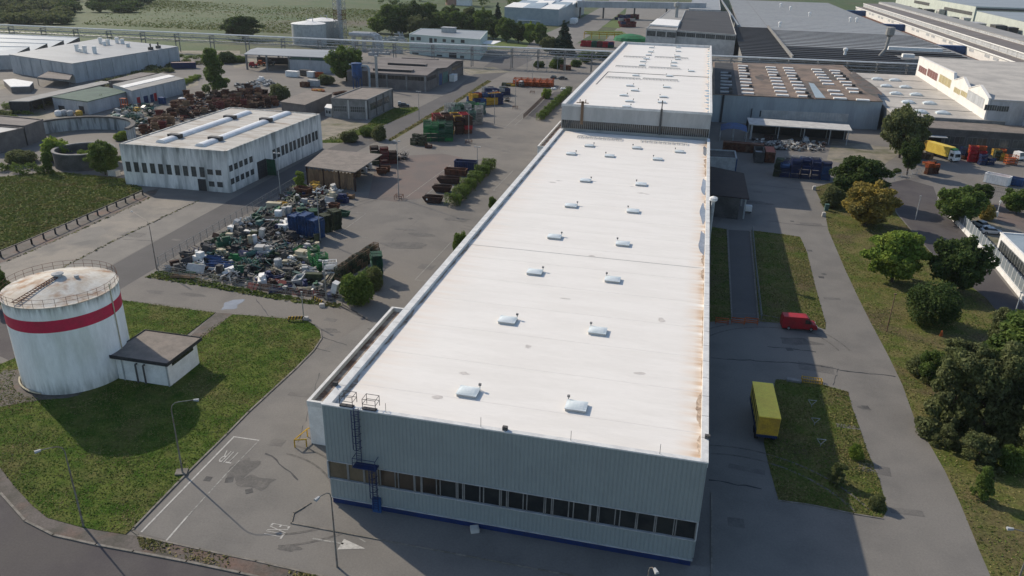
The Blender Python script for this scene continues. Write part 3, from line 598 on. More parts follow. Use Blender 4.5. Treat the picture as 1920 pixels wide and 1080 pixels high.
# ================================================================ STAINED WHITE WORKSHOP
m_stw = mat("stained_render", (.74, .73, .69), (.6, .595, .57), scale=.5, var=.15, stretch=(1, 1, .14), c3=(.26, .27, .255), scale3=.42)
m_str = mat("stained_roof", (.5, .48, .44), (.42, .4, .36), scale=.5, var=.14, stretch=(.25, 1, 1), c3=(.3, .25, .2), scale3=.3)
m_dirts = None if True else mat("mould_stain", (.09, .1, .09), (.2, .21, .19), scale=1.4, var=.35, stretch=(1, 1, .2))
WZ = 10.4
wp = [(-136.4, 162.2), (-107.8, 163.3), (-107.3, 212.5), (-137.3, 212.9)]
shop = T("workshop_block", "weathered white two storey workshop with dark streaks and two long roof lights", "workshop", (-122, 162.5))
mb = MB(); mb.prism(wp, 0, WZ-.35); mb.build("wall", m_stw, shop)
ins = [(-135.9, 162.8), (-108.4, 163.8), (-107.9, 212), (-136.8, 212.4)]
mb = MB(); mb.prism(ins, WZ-.3, WZ-.2); mb.build("roof", m_str, shop)
def rim(poly, w, z0, z1):
    mb = MB(); mb.strip(poly+[poly[0]], w, z0, z1); return mb
rim([(-136.2, 162.4), (-108.0, 163.5), (-107.5, 212.3), (-137.1, 212.7)], .45, WZ-.34, WZ).build("parapet", m_stw, shop)
m_dusty = mat("dusty_glass", (.045, .052, .052), (.075, .082, .08), rough=.2, spec=.5, scale=.35, var=.2)
def facade(par, A, B, items, frame=m_dgrey, glass=m_dusty, name="window", out=.04, bars=(2, 3)):
    """items: (u0,u1,z0,z1) metres along A->B; outside is to the right of A->B"""
    L = math.hypot(B[0]-A[0], B[1]-A[1]); ux, uy = (B[0]-A[0])/L, (B[1]-A[1])/L; nx, ny = uy, -ux; rz = math.atan2(uy, ux)
    for u0, u1, z0, z1 in items:
        cx, cy = A[0]+ux*(u0+u1)/2, A[1]+uy*(u0+u1)/2; w_ = u1-u0
        mb = MB(); mb.k = 0; mb.box(cx, cy, z0, w_, out*2, z1-z0, rz); mb.k = 1
        t = .07
        if bars:
            for i in range(bars[0]+1):
                q = -w_/2+w_*i/bars[0]; mb.box(cx+ux*q, cy+uy*q, z0, t, out*3, z1-z0, rz)
            for i in range(bars[1]+1): mb.box(cx, cy, z0+(z1-z0-t)*i/bars[1], w_, out*2.6, t, rz)
        mb.build(name, [glass, frame], par)
LF = 28.6
us = [.055+.0777*i for i in range(12)]
facade(shop, wp[0], wp[1], [(LF*u-.62, LF*u+.6, 3.5, 6.0) for u in us[:10]])
facade(shop, wp[0], wp[1], [(LF*u-.8, LF*u+.6, 4.3, 5.6) for u in us[10:]]+[(LF*u-.8, LF*u+.6, 1.3, 2.6) for u in us[10:]])
facade(shop, wp[0], wp[1], [(LF*us[9]-1.5, LF*us[9]+.6, 0, 3.0)], name="door", glass=m_dark, bars=(2, 1))
sw = []
for zx in (1735, 1772, 1810, 1847, 1885): u, z = onwall(zx/4, 270+(210-(zx-1735)*.45)/4, wp[1], wp[2]); sw.append(u)
facade(shop, wp[1], wp[2], [(u-.7, u+.7, 5.2, 6.7) for u in sw]+[(u-.7, u+.7, 2.0, 3.4) for u in sw])
more = []
for px, py in ((514, 288), (522, 284), (530, 281), (537, 277), (545, 273), (552, 270), (560, 266), (567, 263), (574, 260), (580, 257), (587, 254), (593, 251)):
    u, z = onwall(px, py, wp[1], wp[2]); more.append((u-.7, u+.7, 3.4, 6.0))
facade(shop, wp[1], wp[2], more)
u, z = onwall(492, 320, wp[1], wp[2]); facade(shop, wp[1], wp[2], [(u-2.2, u+2.2, 0, 4.6)], name="gate", glass=m_dark, bars=(4, 4))
mb = MB(); c = (-107.6+1.2, 163.3+u+2.4); mb.box(c[0], c[1], .1, 2.6, .08, 4.3); 
for i in range(4): mb.box(c[0]-1+i*.7, c[1]-.06, .1, .08, .06, 4.3)
mb.build("gate_leaf", m_green, shop)
zstain(m_stw, 5.0, 11.2, (.09, .1, .09), .85, (.75, .75, .07)); zstain(m_stw, 3.2, -.8, (.13, .145, .13), .7, (.9, .9, .1))
m_vault = mat("vault_skylight", (.68, .69, .69), (.6, .61, .62), rough=.35, scale=.4, var=.06)
def vault(par, x, y0, y1, z, r, boxes):
    mb = MB(); n = 8
    P = [(x+r*math.cos(math.pi*i/n), z+.2+.45*r*math.sin(math.pi*i/n)) for i in range(n+1)]
    for p, q in zip(P, P[1:]): mb.face([(p[0], y0, p[1]), (p[0], y1, p[1]), (q[0], y1, q[1]), (q[0], y0, q[1])])
    mb.face([(p[0], y0, p[1]) for p in P]); mb.face([(p[0], y1, p[1]) for p in P[::-1]]); mb.bx(x-r-.1, x+r+.1, y0-.1, y1+.1, z-.05, z+.2)
    o = mb.build("roof_light", m_vault, par)
    for b in boxes:
        mb = MB(); mb.bx(x-r-.4, x+r+.4, b-.8, b+.8, z+.1, z+.45*r+.45); q = mb.build("smoke_vent", m_dark, par); q.parent = o
for (a, b, bs) in (((297, 266), (468, 211), ((339, 252), (437, 217))), ((372, 273), (541, 212), ((413, 257), (507, 222)))):
    p, q = G(*a, WZ), G(*b, WZ); xx = (p[0]+q[0])/2; vault(shop, xx, max(p[1], 164.5), q[1], WZ-.2, 1.3, [G(*t, WZ+.8)[1] for t in bs])
# ================================================================ BUILDINGS, LEFT AND MIDDLE
def cen(poly): return (sum(p[0] for p in poly)/len(poly), sum(p[1] for p in poly)/len(poly))
def grow(poly, k):
    c = cen(poly); o = []
    for p in poly:
        d = math.hypot(p[0]-c[0], p[1]-c[1]); o.append((c[0]+(p[0]-c[0])*(d+k)/d, c[1]+(p[1]-c[1])*(d+k)/d))
    return o
def ccw(poly):
    a = sum(poly[i][0]*poly[(i+1) % len(poly)][1]-poly[(i+1) % len(poly)][0]*poly[i][1] for i in range(len(poly)))
    return poly if a > 0 else poly[::-1]
def bld(name, label, cat, poly, h, wm, rm, over=.0, par=0.0, slab=.25, group=None, z0=0):
    poly = ccw(poly); c = cen(poly); t = T(name, label, cat, (c[0], c[1]), group=group)
    mb = MB(); mb.prism(poly, z0, h-slab-.01, top=True); mb.build("wall", wm, t)
    mb = MB(); mb.prism(grow(poly, over) if over else grow(poly, -.02 if par else .06), h-slab, h-(par*.6 if par else 0), bottom=True); mb.build("roof", rm, t)
    if par: rim(grow(poly, -.05), .4, h-slab+.02, h+.1).build("parapet", wm, t)
    return t
m_shedroof = mat("fibre_cement_roof", (.3, .295, .28), (.24, .235, .225), scale=.25, var=.1, stretch=(.3, 1, 1))
m_zinc = mat("zinc_roof", (.27, .28, .285), (.235, .245, .25), rough=.5, scale=.2, var=.08, stretch=(.3, 1, 1))
m_brownr = mat("brown_felt_roof", (.185, .165, .155), (.14, .125, .118), scale=.2, var=.14, stretch=(.3, 1, 1))
m_greenr = mat("green_sheet_roof", (.07, .12, .095), (.055, .095, .08), scale=.3, var=.1)
m_gwall = mat("grey_plaster", (.42, .43, .44), (.34, .35, .36), scale=.3, var=.1, stretch=(1, 1, .3))
m_bwall = mat("brown_grey_wall", (.17, .15, .14), (.13, .118, .11), scale=.4, var=.14)
m_pgreen = mat("pale_green_wall", (.48, .55, .5), (.42, .49, .45), scale=.3, var=.06)
m_bluemet = mat("pale_blue_metal", (.29, .34, .37), (.25, .3, .33), rough=.4, scale=.3, var=.06)
m_brick = mat("brick_tower", (.34, .2, .15), (.28, .17, .13), scale=.5, var=.15)
# grey warehouse at the left
wh = PG([(17, 102), (135, 119), (334, 87), (186, 72)], 8.2)
t = bld("grey_warehouse", "grey windowless warehouse with white roof vents near the left edge", "warehouse", wh, 8.2, m_gwall, m_zinc)
WA, WB, WC = wh[0], wh[1], wh[2]
for A, B, n in ((WA, WB, 6), (WB, WC, 9)):
    for i in range(1, n):
        x, y = A[0]+(B[0]-A[0])*i/n, A[1]+(B[1]-A[1])*i/n; mb = MB(); mb.box(x, y, 0, .6, .6, 7.8); mb.build("pilaster", m_gwall, t)
for px, py, h in ((145, 96, 2.6), (160, 99, 2.6), (178, 100, 2.6), (189, 82, 2.4), (203, 84, 2.2), (220, 81, 2.2), (230, 82, 1.8), (152, 98, 1.2), (196, 85, 1.4), (240, 88, 1.2)):
    x, y = G(px, py, 8.2); mb = MB(); mb.lathe([(.9, 8.2), (.9, 8.2+h), (1.1, 8.2+h), (1.0, 8.7+h), (.1, 8.9+h)], 10, x, y); mb.build("roof_vent", m_white, t)
for px, py in ((283, 94), (297, 91)):
    x, y = G(px, py, 8.0); mb = MB(); mb.box(x, y, 8.1, 1.2, 2.5, 1.3); mb.tube((x, y, 9.3), (x, y, 11), .35); mb.box(x+1.6, y-1.2, 4.5, 1, 1.8, 3.4); mb.build("roof_vent", m_dgrey, t)
cp = PG([(70, 145), (93, 133), (137, 137), (130, 150)], 3.5); mb = MB(); mb.prism(cp, 3.4, 3.6, bottom=True)
for p in cp: mb.tube((*p, 0), (*p, 3.4), .12)
tag(mb.build("lean_to_canopy", m_brownr), "low brown lean-to canopy in front of the grey warehouse", "canopy")
p = PG([(6, 150), (26, 148), (62, 154), (55, 162), (20, 163)], 2.5); bld("low_store", "low white-roofed store beside the grey warehouse at the far left", "shed", p, 2.6, m_bwall, m_white)
# saw-tooth works at the far left
L0, L1, R0, R1 = (G(-60, q, 7.5) for q in (100, 65, 100, 65)); R0, R1 = G(22, 99, 7.5), G(150, 74, 7.5)
sawt = T("sawtooth_works", "pale saw-tooth roofed works at the far left behind the warehouse", "factory", L0)
mb = MB(); mb.prism([L0, R0, R1, L1], 0, 6.4); mb.build("wall", m_gwall, sawt)
lerp = lambda a, b, t: (a[0]+(b[0]-a[0])*t, a[1]+(b[1]-a[1])*t)
for i in range(4):
    a, b = lerp(L0, L1, i/4), lerp(R0, R1, i/4); c, d = lerp(L0, L1, (i+.96)/4), lerp(R0, R1, (i+.96)/4)
    mb = MB(); mb.face([(*a, 6.45), (*b, 6.45), (*d, 8.6), (*c, 8.6)]); mb.build("roof", m_bluemet, sawt)
    mb = MB(); mb.face([(*c, 8.6), (*d, 8.6), (*d, 6.45), (*c, 6.45)]); mb.face([(*b, 6.45), (*d, 6.45), (*d, 8.6)]); mb.build("roof_glazing", m_dgrey, sawt)
    a, b = lerp(c, d, 0), lerp(c, d, 1); mb = MB(); L_ = math.hypot(b[0]-a[0], b[1]-a[1]); mb.box((a[0]+b[0])/2, (a[1]+b[1])/2, 8.5, L_, .7, .3, math.atan2(b[1]-a[1], b[0]-a[0])); mb.build("ridge_cap", m_white, sawt)
# open sheds and green-roofed shed
p = PG([(16, 190), (54, 190), (215, 153), (190, 152)], 4.2); c = cen(p)
t = T("open_shed", "long open dark shed with grey-brown roof left of the green-roofed shed", "shed", c)
mb = MB(); mb.prism(p, 4.0, 4.25, bottom=True); mb.build("roof", m_shedroof, t)
mb = MB(); mb.prism([lerp(p[0], p[1], .03), lerp(p[0], p[1], .1), lerp(p[3], p[2], .1), lerp(p[3], p[2], .03)], 0, 3.98); mb.prism([p[0], lerp(p[0], p[1], .96), lerp(lerp(p[0], p[1], .96), p[2], .012), lerp(p[0], p[3], .012)], 0, 3.98); mb.build("wall", m_dark, t)
for i in range(8): q = lerp(p[1], p[2], .03+i*.12); mb = MB(); mb.box(q[0]-.5, q[1], 0, .3, .3, 3.98); mb.build("post", m_dgrey, t)
p = PG([(98, 181), (164, 190), (243, 170), (186, 162)], 4.6)
t = bld("green_roof_shed", "pale plastered shed with a dark green sheet roof", "shed", p, 4.6, m_gwall, m_greenr, over=.4)
p0, p1, p2 = p[0], p[1], p[2]; LL = math.hypot(p1[0]-p0[0], p1[1]-p0[1])
facade(t, p0, p1, [(LL*.12, LL*.3, .2, 1.7), (LL*.72, LL*.86, .1, 2.6)], name="door", glass=m_dark, bars=None)
for i in range(4): q = lerp(p0, p1, .02+i*.32); mb = MB(); mb.box(q[0], q[1], 0, .4, .4, 4.1); mb.build("pilaster", m_gwall, t)
p = PG([(211, 158), (247, 170), (345, 147), (302, 137)], 5.8)
t = bld("long_store", "long low grey store with pale roof strip behind the rusty crates", "store", p, 5.8, m_gwall, m_shedroof, over=.1)
mb = MB(); a, b = lerp(p[0], p[1], .35), lerp(p[3], p[2], .35); c_, d_ = lerp(p[0], p[1], .62), lerp(p[3], p[2], .62); mb.prism([a, c_, d_, b], 5.82, 5.95); mb.build("roof_light", m_white, t)
for i in range(8): q = lerp(p[1], p[2], i/7); mb = MB(); mb.box(q[0], q[1], 0, .4, .4, 5.3); mb.build("pilaster", m_gwall, t)
A_, B_ = p[1], p[2]; LL = math.hypot(B_[0]-A_[0], B_[1]-A_[1]); facade(t, A_, B_, [(LL*.18, LL*.26, 0, 2.8), (LL*.3, LL*.36, 0, 2.8)], name="door", glass=m_navy, bars=None); facade(t, A_, B_, [(LL*.06, LL*.12, 0, 3), (LL*.37, LL*.43, 0, 3)], name="door", glass=m_redp, bars=None)
p = PG([(203, 151), (240, 150), (294, 137), (263, 136)], 5.0); bld("brown_roof_store", "low store with flat brown roof tucked behind the long grey store", "store", p, 5.0, m_bwall, m_brownr, over=.3)
# buildings at the left edge
p = PG([(-60, 211), (80, 224), (45, 236), (-60, 228)], 5.8); bld("brown_block", "plain brown-grey flat roofed block at the left edge", "building", p, 5.8, m_bwall, m_brownr, par=.3)
p = PG([(-60, 232), (43, 240), (-10, 252), (-80, 250)], 5.4); bld("pale_roof_block", "low block with a pale flat roof at the left edge", "building", p, 5.4, m_bwall, m_zinc, par=.3)
# round settling basins
m_basin = mat("basin_concrete", (.42, .44, .43), (.32, .335, .33), scale=.5, var=.2, stretch=(1, 1, .15), c3=(.1, .11, .105), scale3=.5)
def ring(mb, x, y, r, th, z0, z1, a0, a1, n=40):
    for i in range(n):
        t, u = a0+(a1-a0)*i/n, a0+(a1-a0)*(i+1)/n
        P = [(x+R_*math.cos(s), y+R_*math.sin(s)) for s in (t, u) for R_ in (r, r+th)]
        mb.hexa([(*P[0], z0), (*P[1], z0), (*P[3], z0), (*P[2], z0), (*P[0], z1), (*P[1], z1), (*P[3], z1), (*P[2], z1)])
x, y = G(148, 263); t = T("settling_basin", "large curved concrete basin wall left of the white workshop", "basin", (x, y))
mb = MB(); ring(mb, x, y, 15.5, .5, 0, 3.8, .15, 2.95); mb.build("basin_wall", m_basin, t); mb = MB(); ring(mb, x, y, 15.1, 1.3, 3.82, 4.3, .15, 2.95); mb.build("rim_channel", m_dgrey, t)
x, y = G(142, 315); t = T("round_basin", "smaller dark round concrete basin among bushes left of the workshop", "basin", (x, y+4))
mb = MB(); ring(mb, x, y+4, 7, .5, 0, 4.2, 0, 6.2832, 48); mb.build("basin_wall", m_dgrey, t); mb = MB(); ring(mb, x, y+4, 6.9, .8, 4.22, 4.5, 0, 6.2832, 48); mb.build("rim_channel", m_grey, t); mb = MB(); mb.lathe([(6.95, 2.5), (.01, 2.5)], 30, x, y+4); mb.build("sludge", m_plum, t)
# canopy hall in the mid distance
p = PG([(457, 101), (482, 89), (640, 94), (625, 108)], 7.4); c = cen(p)
t = T("canopy_hall", "open canopy hall with pale grey roof and grey end wall", "canopy hall", c)
mb = MB(); q = [p[0], p[3], p[2], p[1]]; m0, m1 = lerp(q[0], q[3], .5), lerp(q[1], q[2], .5)
mb.hexa([(*q[0], 7.0), (*q[1], 7.0), (*m1, 7.6), (*m0, 7.6), (*q[0], 7.3), (*q[1], 7.3), (*m1, 8.0), (*m0, 8.0)]); mb.hexa([(*m0, 7.6), (*m1, 7.6), (*q[2], 7.0), (*q[3], 7.0), (*m0, 8.0), (*m1, 8.0), (*q[2], 7.3), (*q[3], 7.3)]); mb.build("roof", m_zinc, t)
for s in (.02, .25, .5, .74, .97):
    for e in (0.02, .97):
        q_ = lerp(lerp(q[0], q[1], s), lerp(q[3], q[2], s), e); mb = MB(); mb.box(q_[0], q_[1], 0, .7, .7, 7.1); mb.build("column", m_grey, t)
a, b = lerp(q[0], q[1], .51), lerp(q[0], q[1], .96); a2, b2 = lerp(q[3], q[2], .51), lerp(q[3], q[2], .96)
mb = MB(); mb.prism([a, b, b2, a2], 0, 5.6); mb.build("wall", m_gwall, t); mb = MB(); mb.prism([lerp(a, b2, .02), lerp(b, a2, .02), b2, a2], 5.62, 6.9, top=False); mb.build("wall", m_greenr, t)
mb = MB(); mb.prism([lerp(q[0], q[3], .9), lerp(q[1], q[2], .9), lerp(q[1], q[2], .95), lerp(q[0], q[3], .95)], 0, 3); mb.build("wall", m_dark, t)
# brown works with low gables
FL, FR, BR, BL = PG([(690, 135), (798, 141), (868, 113), (722, 107)], 6.8)
t = T("brown_works", "brown works building with low gabled roof and dark window bands", "works building", cen([FL, FR, BR, BL]))
mb = MB(); mb.prism([FL, FR, BR, BL], 0, 6.4); mb.build("wall", m_bwall, t)
for i in range(2):
    a, b, c_, d_ = lerp(FL, BL, i/2), lerp(FR, BR, i/2), lerp(FR, BR, (i+1)/2), lerp(FL, BL, (i+1)/2); e0, e1 = lerp(a, d_, .5), lerp(b, c_, .5)
    a, b = lerp(a, b, -.01), lerp(a, b, 1.02); d_, c_ = lerp(d_, c_, -.01), lerp(d_, c_, 1.02); e0, e1 = lerp(e0, e1, -.01), lerp(e0, e1, 1.02)
    mb = MB()
    for z, fl in ((6.42, 0), (6.75, 1)): mb.face([(*a, z), (*b, z), (*e1, z+1.3), (*e0, z+1.3)]); mb.face([(*e0, z+1.3), (*e1, z+1.3), (*c_, z), (*d_, z)])
    mb.face([(*b, 6.42), (*e1, 7.72), (*e1, 8.05), (*b, 6.75)]); mb.face([(*e1, 7.72), (*c_, 6.42), (*c_, 6.75), (*e1, 8.05)]); mb.face([(*a, 6.42), (*b, 6.42), (*b, 6.75), (*a, 6.75)])
    mb.build("roof", m_brownr, t)
    mb = MB(); bb = lerp(FR, BR, i/2); cc = lerp(FR, BR, (i+1)/2); ee = lerp(bb, cc, .5); mb.face([(*bb, 6.4), (*cc, 6.4), (*ee, 7.7)]); mb.build("gable", m_dgrey, t)
for (x0, y0), (x1, y1) in (((702, 127), (774, 131)), ((731, 116), (798, 121)), ((756, 107), (820, 111))):
    a, b = G(x0, y0, 8), G(x1, y1, 8); mb = MB(); mb.box((a[0]+b[0])/2, (a[1]+b[1])/2, 7.0, b[0]-a[0], 3, 1.0, .03); o = mb.build("roof_light", m_brownr, t)
    mb = MB(); mb.box((a[0]+b[0])/2, (a[1]+b[1])/2-1.55, 7.1, b[0]-a[0]-.4, .12, .8, .03); q = mb.build("glazing", m_dark, t); q.parent = o
LL = math.hypot(FR[0]-FL[0], FR[1]-FL[1]); facade(t, FL, FR, [(LL*.02, LL*.31, 4.3, 6.0), (LL*.34, LL*.65, 4.3, 6.0), (LL*.69, LL*.97, 4.3, 6.0)], glass=m_glass, frame=m_bwall, bars=(5, 1))
for s in (0.005, .33, .67, .99): q = lerp(FL, FR, s); mb = MB(); mb.box(q[0], q[1]-.15, 0, .6, .5, 6.38); mb.build("pilaster", m_grey, t)
for s in (.3, .62, .98): q = lerp(FR, BR, s); mb = MB(); mb.box(q[0]+.15, q[1], 0, .5, .6, 6.38); mb.build("pilaster", m_grey, t)
LL = math.hypot(BR[0]-FR[0], BR[1]-FR[1]); facade(t, FR, BR, [(LL*.3, LL*.4, 0, 5)], name="door", glass=m_blue, bars=(3, 1)); facade(t, FR, BR, [(LL*.42, LL*.56, 0, 5)], name="door", glass=m_teal, bars=(3, 1)); facade(t, FR, BR, [(LL*.03, LL*.26, 4, 5.6), (LL*.68, LL*.98, 4, 5.8)], glass=m_glass, bars=(6, 1))
q = lerp(FR, BR, .62); mb = MB(); mb.box(q[0]+1.6, q[1], 0, 2.4, 5, 2.8); mb.box(q[0]+1.6, q[1], 2.82, 2.6, 5.2, .12); tag(mb.build("white_box_container", m_white), "plain white container against the brown works' right wall", "container")
p = PG([(650, 133), (689, 133), (692, 124), (666, 123)], 6.2); bld("side_store", "low brown extension left of the brown works, behind the blue silo", "store", p, 6.2, m_bwall, m_brownr, over=.3)
x, y = G(671, 166); t = T("dust_silo", "bright blue dust collector silo on legs by the brown works", "silo", (x, y))
mb = MB(); mb.lathe([(.3, 3), (2.2, 5.3), (2.2, 10.2), (2.3, 10.3), (2.3, 10.6), (.05, 11)], 20, x, y); mb.build("vessel", m_blue, t, smooth=False)
for a in range(4): mb = MB(); mb.tube((x+1.9*math.cos(a*1.57+.7), y+1.9*math.sin(a*1.57+.7), 0), (x+1.9*math.cos(a*1.57+.7), y+1.9*math.sin(a*1.57+.7), 6), .2); mb.build("leg", m_blue, t)
mb = MB(); mb.path([(x+2, y, 9.6), (x+4.5, y+.5, 9.6), (x+5.4, y+.5, 8.5), (x+5.4, y+.5, 0)], .45, 8); mb.path([(x-2, y, 9.9), (x-3.4, y, 9.9)], .3, 8); mb.build("duct", m_bluemet, t)
mb = MB(); mb.tube((x+8.5, y+1, 0), (x+8.5, y+1, 13.5), .6, 10); mb.tube((x+8.5, y+1, 13.5), (x+8.5, y+1, 13.9), .8, 10); tag(mb.build("flue_pipe", m_metal), "tall grey flue pipe beside the blue dust silo", "flue")
# small flat blocks behind the workshop
FL, FR, BR, BL = PG([(621, 184), (688, 187), (736, 166), (678, 163)], 6.9)
t = bld("flat_office", "small flat roofed concrete office with ribbon windows, behind the white workshop", "office", [FL, FR, BR, BL], 6.9, m_grey, m_flat, par=.3)
LL = math.hypot(FR[0]-FL[0], FR[1]-FL[1]); facade(t, FL, FR, [(LL*.04, LL*.42, 2.3, 4.4), (LL*.52, LL*.93, 2.3, 4.4)], frame=m_ltgrey, bars=(7, 2))
for s in (.47, .97): q = lerp(FL, FR, s); mb = MB(); mb.box(q[0], q[1], 0, .5, .4, 6.5); mb.build("pilaster", m_offw, t)
LL = math.hypot(BR[0]-FR[0], BR[1]-FR[1])
for s in (.1, .35, .62): facade(t, FR, BR, [(LL*s, LL*(s+.22), 2.6, 5.0)], frame=m_bwall, bars=(3, 2))
for s in (.02, .33, .6, .98): q = lerp(FR, BR, s); mb = MB(); mb.box(q[0], q[1], 0, .4, .5, 6.5); mb.build("pilaster", m_dgrey, t)
p = PG([(527, 190), (572, 196), (622, 175), (577, 170)], 5.0); t = bld("old_store", "old low concrete store with patchy flat roof beside the flat office", "store", p, 5.0, m_bwall, m_flat, over=.5)
p = PG([(609, 201), (621, 203), (625, 196), (613, 195)], 3.2); t = bld("gate_cabin", "tiny white gate cabin with two windows against the flat office", "cabin", p, 3.2, m_offw, m_white, over=.25); q = ccw(p)
A_, B_ = p[0], p[1]; LL = math.hypot(B_[0]-A_[0], B_[1]-A_[1]); facade(t, A_, B_, [(LL*.15, LL*.42, 1.2, 2.2), (LL*.55, LL*.85, 1.2, 2.2)], bars=None)
# pale green office block behind the pipe rack
FL, FR, BR, BL = PG([(767, 64), (900, 74), (914, 58), (790, 53)], 10.9)
t = bld("green_office", "pale mint-green two storey office block behind the pipe rack", "office", [FL, FR, BR, BL], 10.9, m_pgreen, m_zinc, par=.3)
LL = math.hypot(FR[0]-FL[0], FR[1]-FL[1]); it = []
for a, b, y0, y1 in ((770, 777, 69, 76), (781, 789, 69, 76), (814, 819, 72, 79), (830, 836, 73, 79), (846, 852, 74, 80), (864, 871, 74, 81), (805, 811, 71, 83), (740+33, 752+33, 97, 107), (819, 829, 102, 110), (863, 870, 104, 112)):
    u0, z1 = onwall(a, y0, FL, FR); u1, z0 = onwall(b, y1, FL, FR); it.append((u0, u1, max(z0, .2), z1))
facade(t, FL, FR, it, bars=(1, 1)); u0, z1 = onwall(842, 98, FL, FR); u1, _ = onwall(856, 98, FL, FR); facade(t, FL, FR, [(u0, u1, 0, z1)], name="door", glass=m_dark, bars=(2, 2))
a, b = G(828, 60, 10.9), G(855, 60, 10.9); mb = MB(); mb.box((a[0]+b[0])/2, a[1]+2, 10.7, b[0]-a[0], 5, 2.6); mb.box((a[0]+b[0])/2, a[1]+2, 13.32, b[0]-a[0]+.6, 5.6, .3); mb.build("plant_room", m_ltgrey, t)
mb = MB(); q = lerp(FR, BR, .5); mb.box(q[0]+4, q[1], 6.8, 8, 18, .3); mb.build("entrance_canopy", m_white, t)
# white tanks and chimney
for i, (px, py, lab) in enumerate(((577, 87, "left of two pale cylindrical tanks behind the pipe rack"), (604, 79, "right, farther of two pale cylindrical tanks beside the chimney"))):
    x, y = G(px, py); y += 9; x -= 3; t = T("silver_tank", lab, "storage tank", (x, y), group="pale tanks behind the pipe rack"); r = 10.2
    mb = MB(); mb.lathe([(r, 0), (r, 12.4)], 40, x, y); mb.build("shell", m_metal if i else m_ltgrey, t, smooth=True); mb = MB(); mb.lathe([(r+.15, 12.35), (r+.15, 12.5), (.02, 14.2)], 40, x, y); mb.build("roof", m_white, t)
    mb = MB(); mb.tube((x+3, y, 13.6), (x+3, y, 15.6), .25); mb.tube((x+1, y, 15.4), (x+3, y, 15.4), .25); mb.build("vent", m_ltgrey, t); mb = MB(); mb.box(x-1, y, 13.9, .3, .3, 1.6); mb.build("gauge", m_ltgrey, t)
x, y = G(640, 80); t = T("chimney", "tall pale chimney inside a red and grey lattice tower", "chimney", (x, y))
mb = MB(); mb.tube((x, y, 0), (x, y, 46), 1.35, 16); mb.build("flue", m_ltgrey, t)
def lattice(z0, z1, m, R=2.8):
    mb = MB(); P = [(x+R*sx, y+R*sy) for sx, sy in ((-1, -1), (1, -1), (1, 1), (-1, 1))]
    for p_ in P: mb.tube((*p_, z0), (*p_, z1), .16, 4)
    z = z0
    while z < z1-1:
        for a, b in zip(P, P[1:]+P[:1]): mb.tube((*a, z), (*b, min(z+3, z1)), .1, 4); mb.tube((*b, z), (*a, min(z+3, z1)), .1, 4); mb.tube((*a, z), (*b, z), .12, 4)
        z += 3
    mb.build("lattice", m, t)
lattice(0, 14, m_metal); lattice(14, 20, m_rust); lattice(20, 26, m_metal)
mb = MB(); a, b, c_ = G(655, 64, 9), G(705, 66, 9), G(712, 72, 2); y_ = a[1]
for dy in (0, 5): mb.path([(a[0], y_+dy, 9), (b[0]-3, y_+dy, 9), (b[0], y_+dy, 8), (b[0]+1.5, y_+dy, 5), (b[0]+1.5, y_+dy, 0)], 1.3, 12)
for s in (.1, .5, .9): mb.box(a[0]+(b[0]-a[0])*s, y_+2, 0, .5, 5, 7.6)
tag(mb.build("bent_duct", m_ltgrey), "thick bent silver duct on supports right of the chimney", "duct")
rr = random.Random(21)
for i, (px, py) in enumerate(((690, 77), (705, 78), (735, 76), (748, 74), (722, 79), (755, 80), (745, 100), (720, 102), (700, 104))):
    x, y = G(px, py); mb = MB(); h = rr.uniform(2.5, 5); mb.box(x, y, 0, rr.uniform(3, 7), 3, h*.4)
    for k in range(4): mb.tube((x+rr.uniform(-3, 3), y+rr.uniform(-1, 1), 0), (x+rr.uniform(-3, 3), y, h), .3, 6)
    mb.path([(x-3, y, h*.7), (x+3, y, h*.7), (x+3, y, .5)], .28, 6)
    tag(mb.build("pipe_manifold", m_ltgrey), "tangle of pale pipework and tanks at the foot of the green office", "pipework", "pale pipework left of the green office")
# brick tower + far factory
x, y = G(851, 9); t = T("round_tower", "pinkish round brick tower cut by the top edge", "tower", (x, y)); mb = MB(); mb.lathe([(9, 0), (9, 30), (9.4, 30), (9.4, 31), (.1, 33)], 28, x, y); mb.build("shell", m_brick, t); mb = MB(); mb.lathe([(9.15, 14), (9.15, 15)], 28, x, y); mb.build("band", m_grey, t)
x, y = G(870, 10); mb = MB(); mb.box(x, y, 0, 16, 10, 6); mb.prism([(x-9, y-6), (x+9, y-6), (x+9, y+6), (x-9, y+6)], 6.02, 6.4); tag(mb.build("pale_shed", m_white), "small pale shed at the foot of the round brick tower", "shed")
FL, FR, BR = PG([(946, 12), (1048, 17), (1082, 5)], 13); BL = (FL[0]+BR[0]-FR[0], FL[1]+BR[1]-FR[1])
BR = lerp(FR, BR, 1.5); BL = lerp(FL, BL, 1.5)
t = T("blue_grey_factory", "large pale blue-grey factory with folded roof at the top edge", "factory", cen([FL, FR, BR, BL]))
mb = MB(); mb.prism([FL, FR, BR, BL], 0, 12.6); mb.build("wall", m_bluemet, t)
for i in range(4):
    for j in range(3):
        a, b = lerp(FL, FR, j/3), lerp(FL, FR, (j+1)/3); d = lambda q, s: (q[0]+(BL[0]-FL[0])*s, q[1]+(BL[1]-FL[1])*s)
        a0, b0, a1, b1 = d(a, i/4), d(b, i/4), d(a, (i+.94)/4), d(b, (i+.94)/4)
        mb = MB(); mb.face([(*a0, 12.7), (*b0, 12.7), (*b1, 15.6 if j % 2 else 14.6), (*a1, 14.6)]); mb.face([(*a1, 14.6), (*b1, 15.6 if j % 2 else 14.6), (*b1, 12.6), (*a1, 12.6)]); mb.face([(*b0, 12.6), (*b1, 12.6), (*b1, 15.6 if j % 2 else 14.6), (*b0, 12.7)]); mb.build("roof", m_bluemet if (i+j) % 2 else m_white, t)
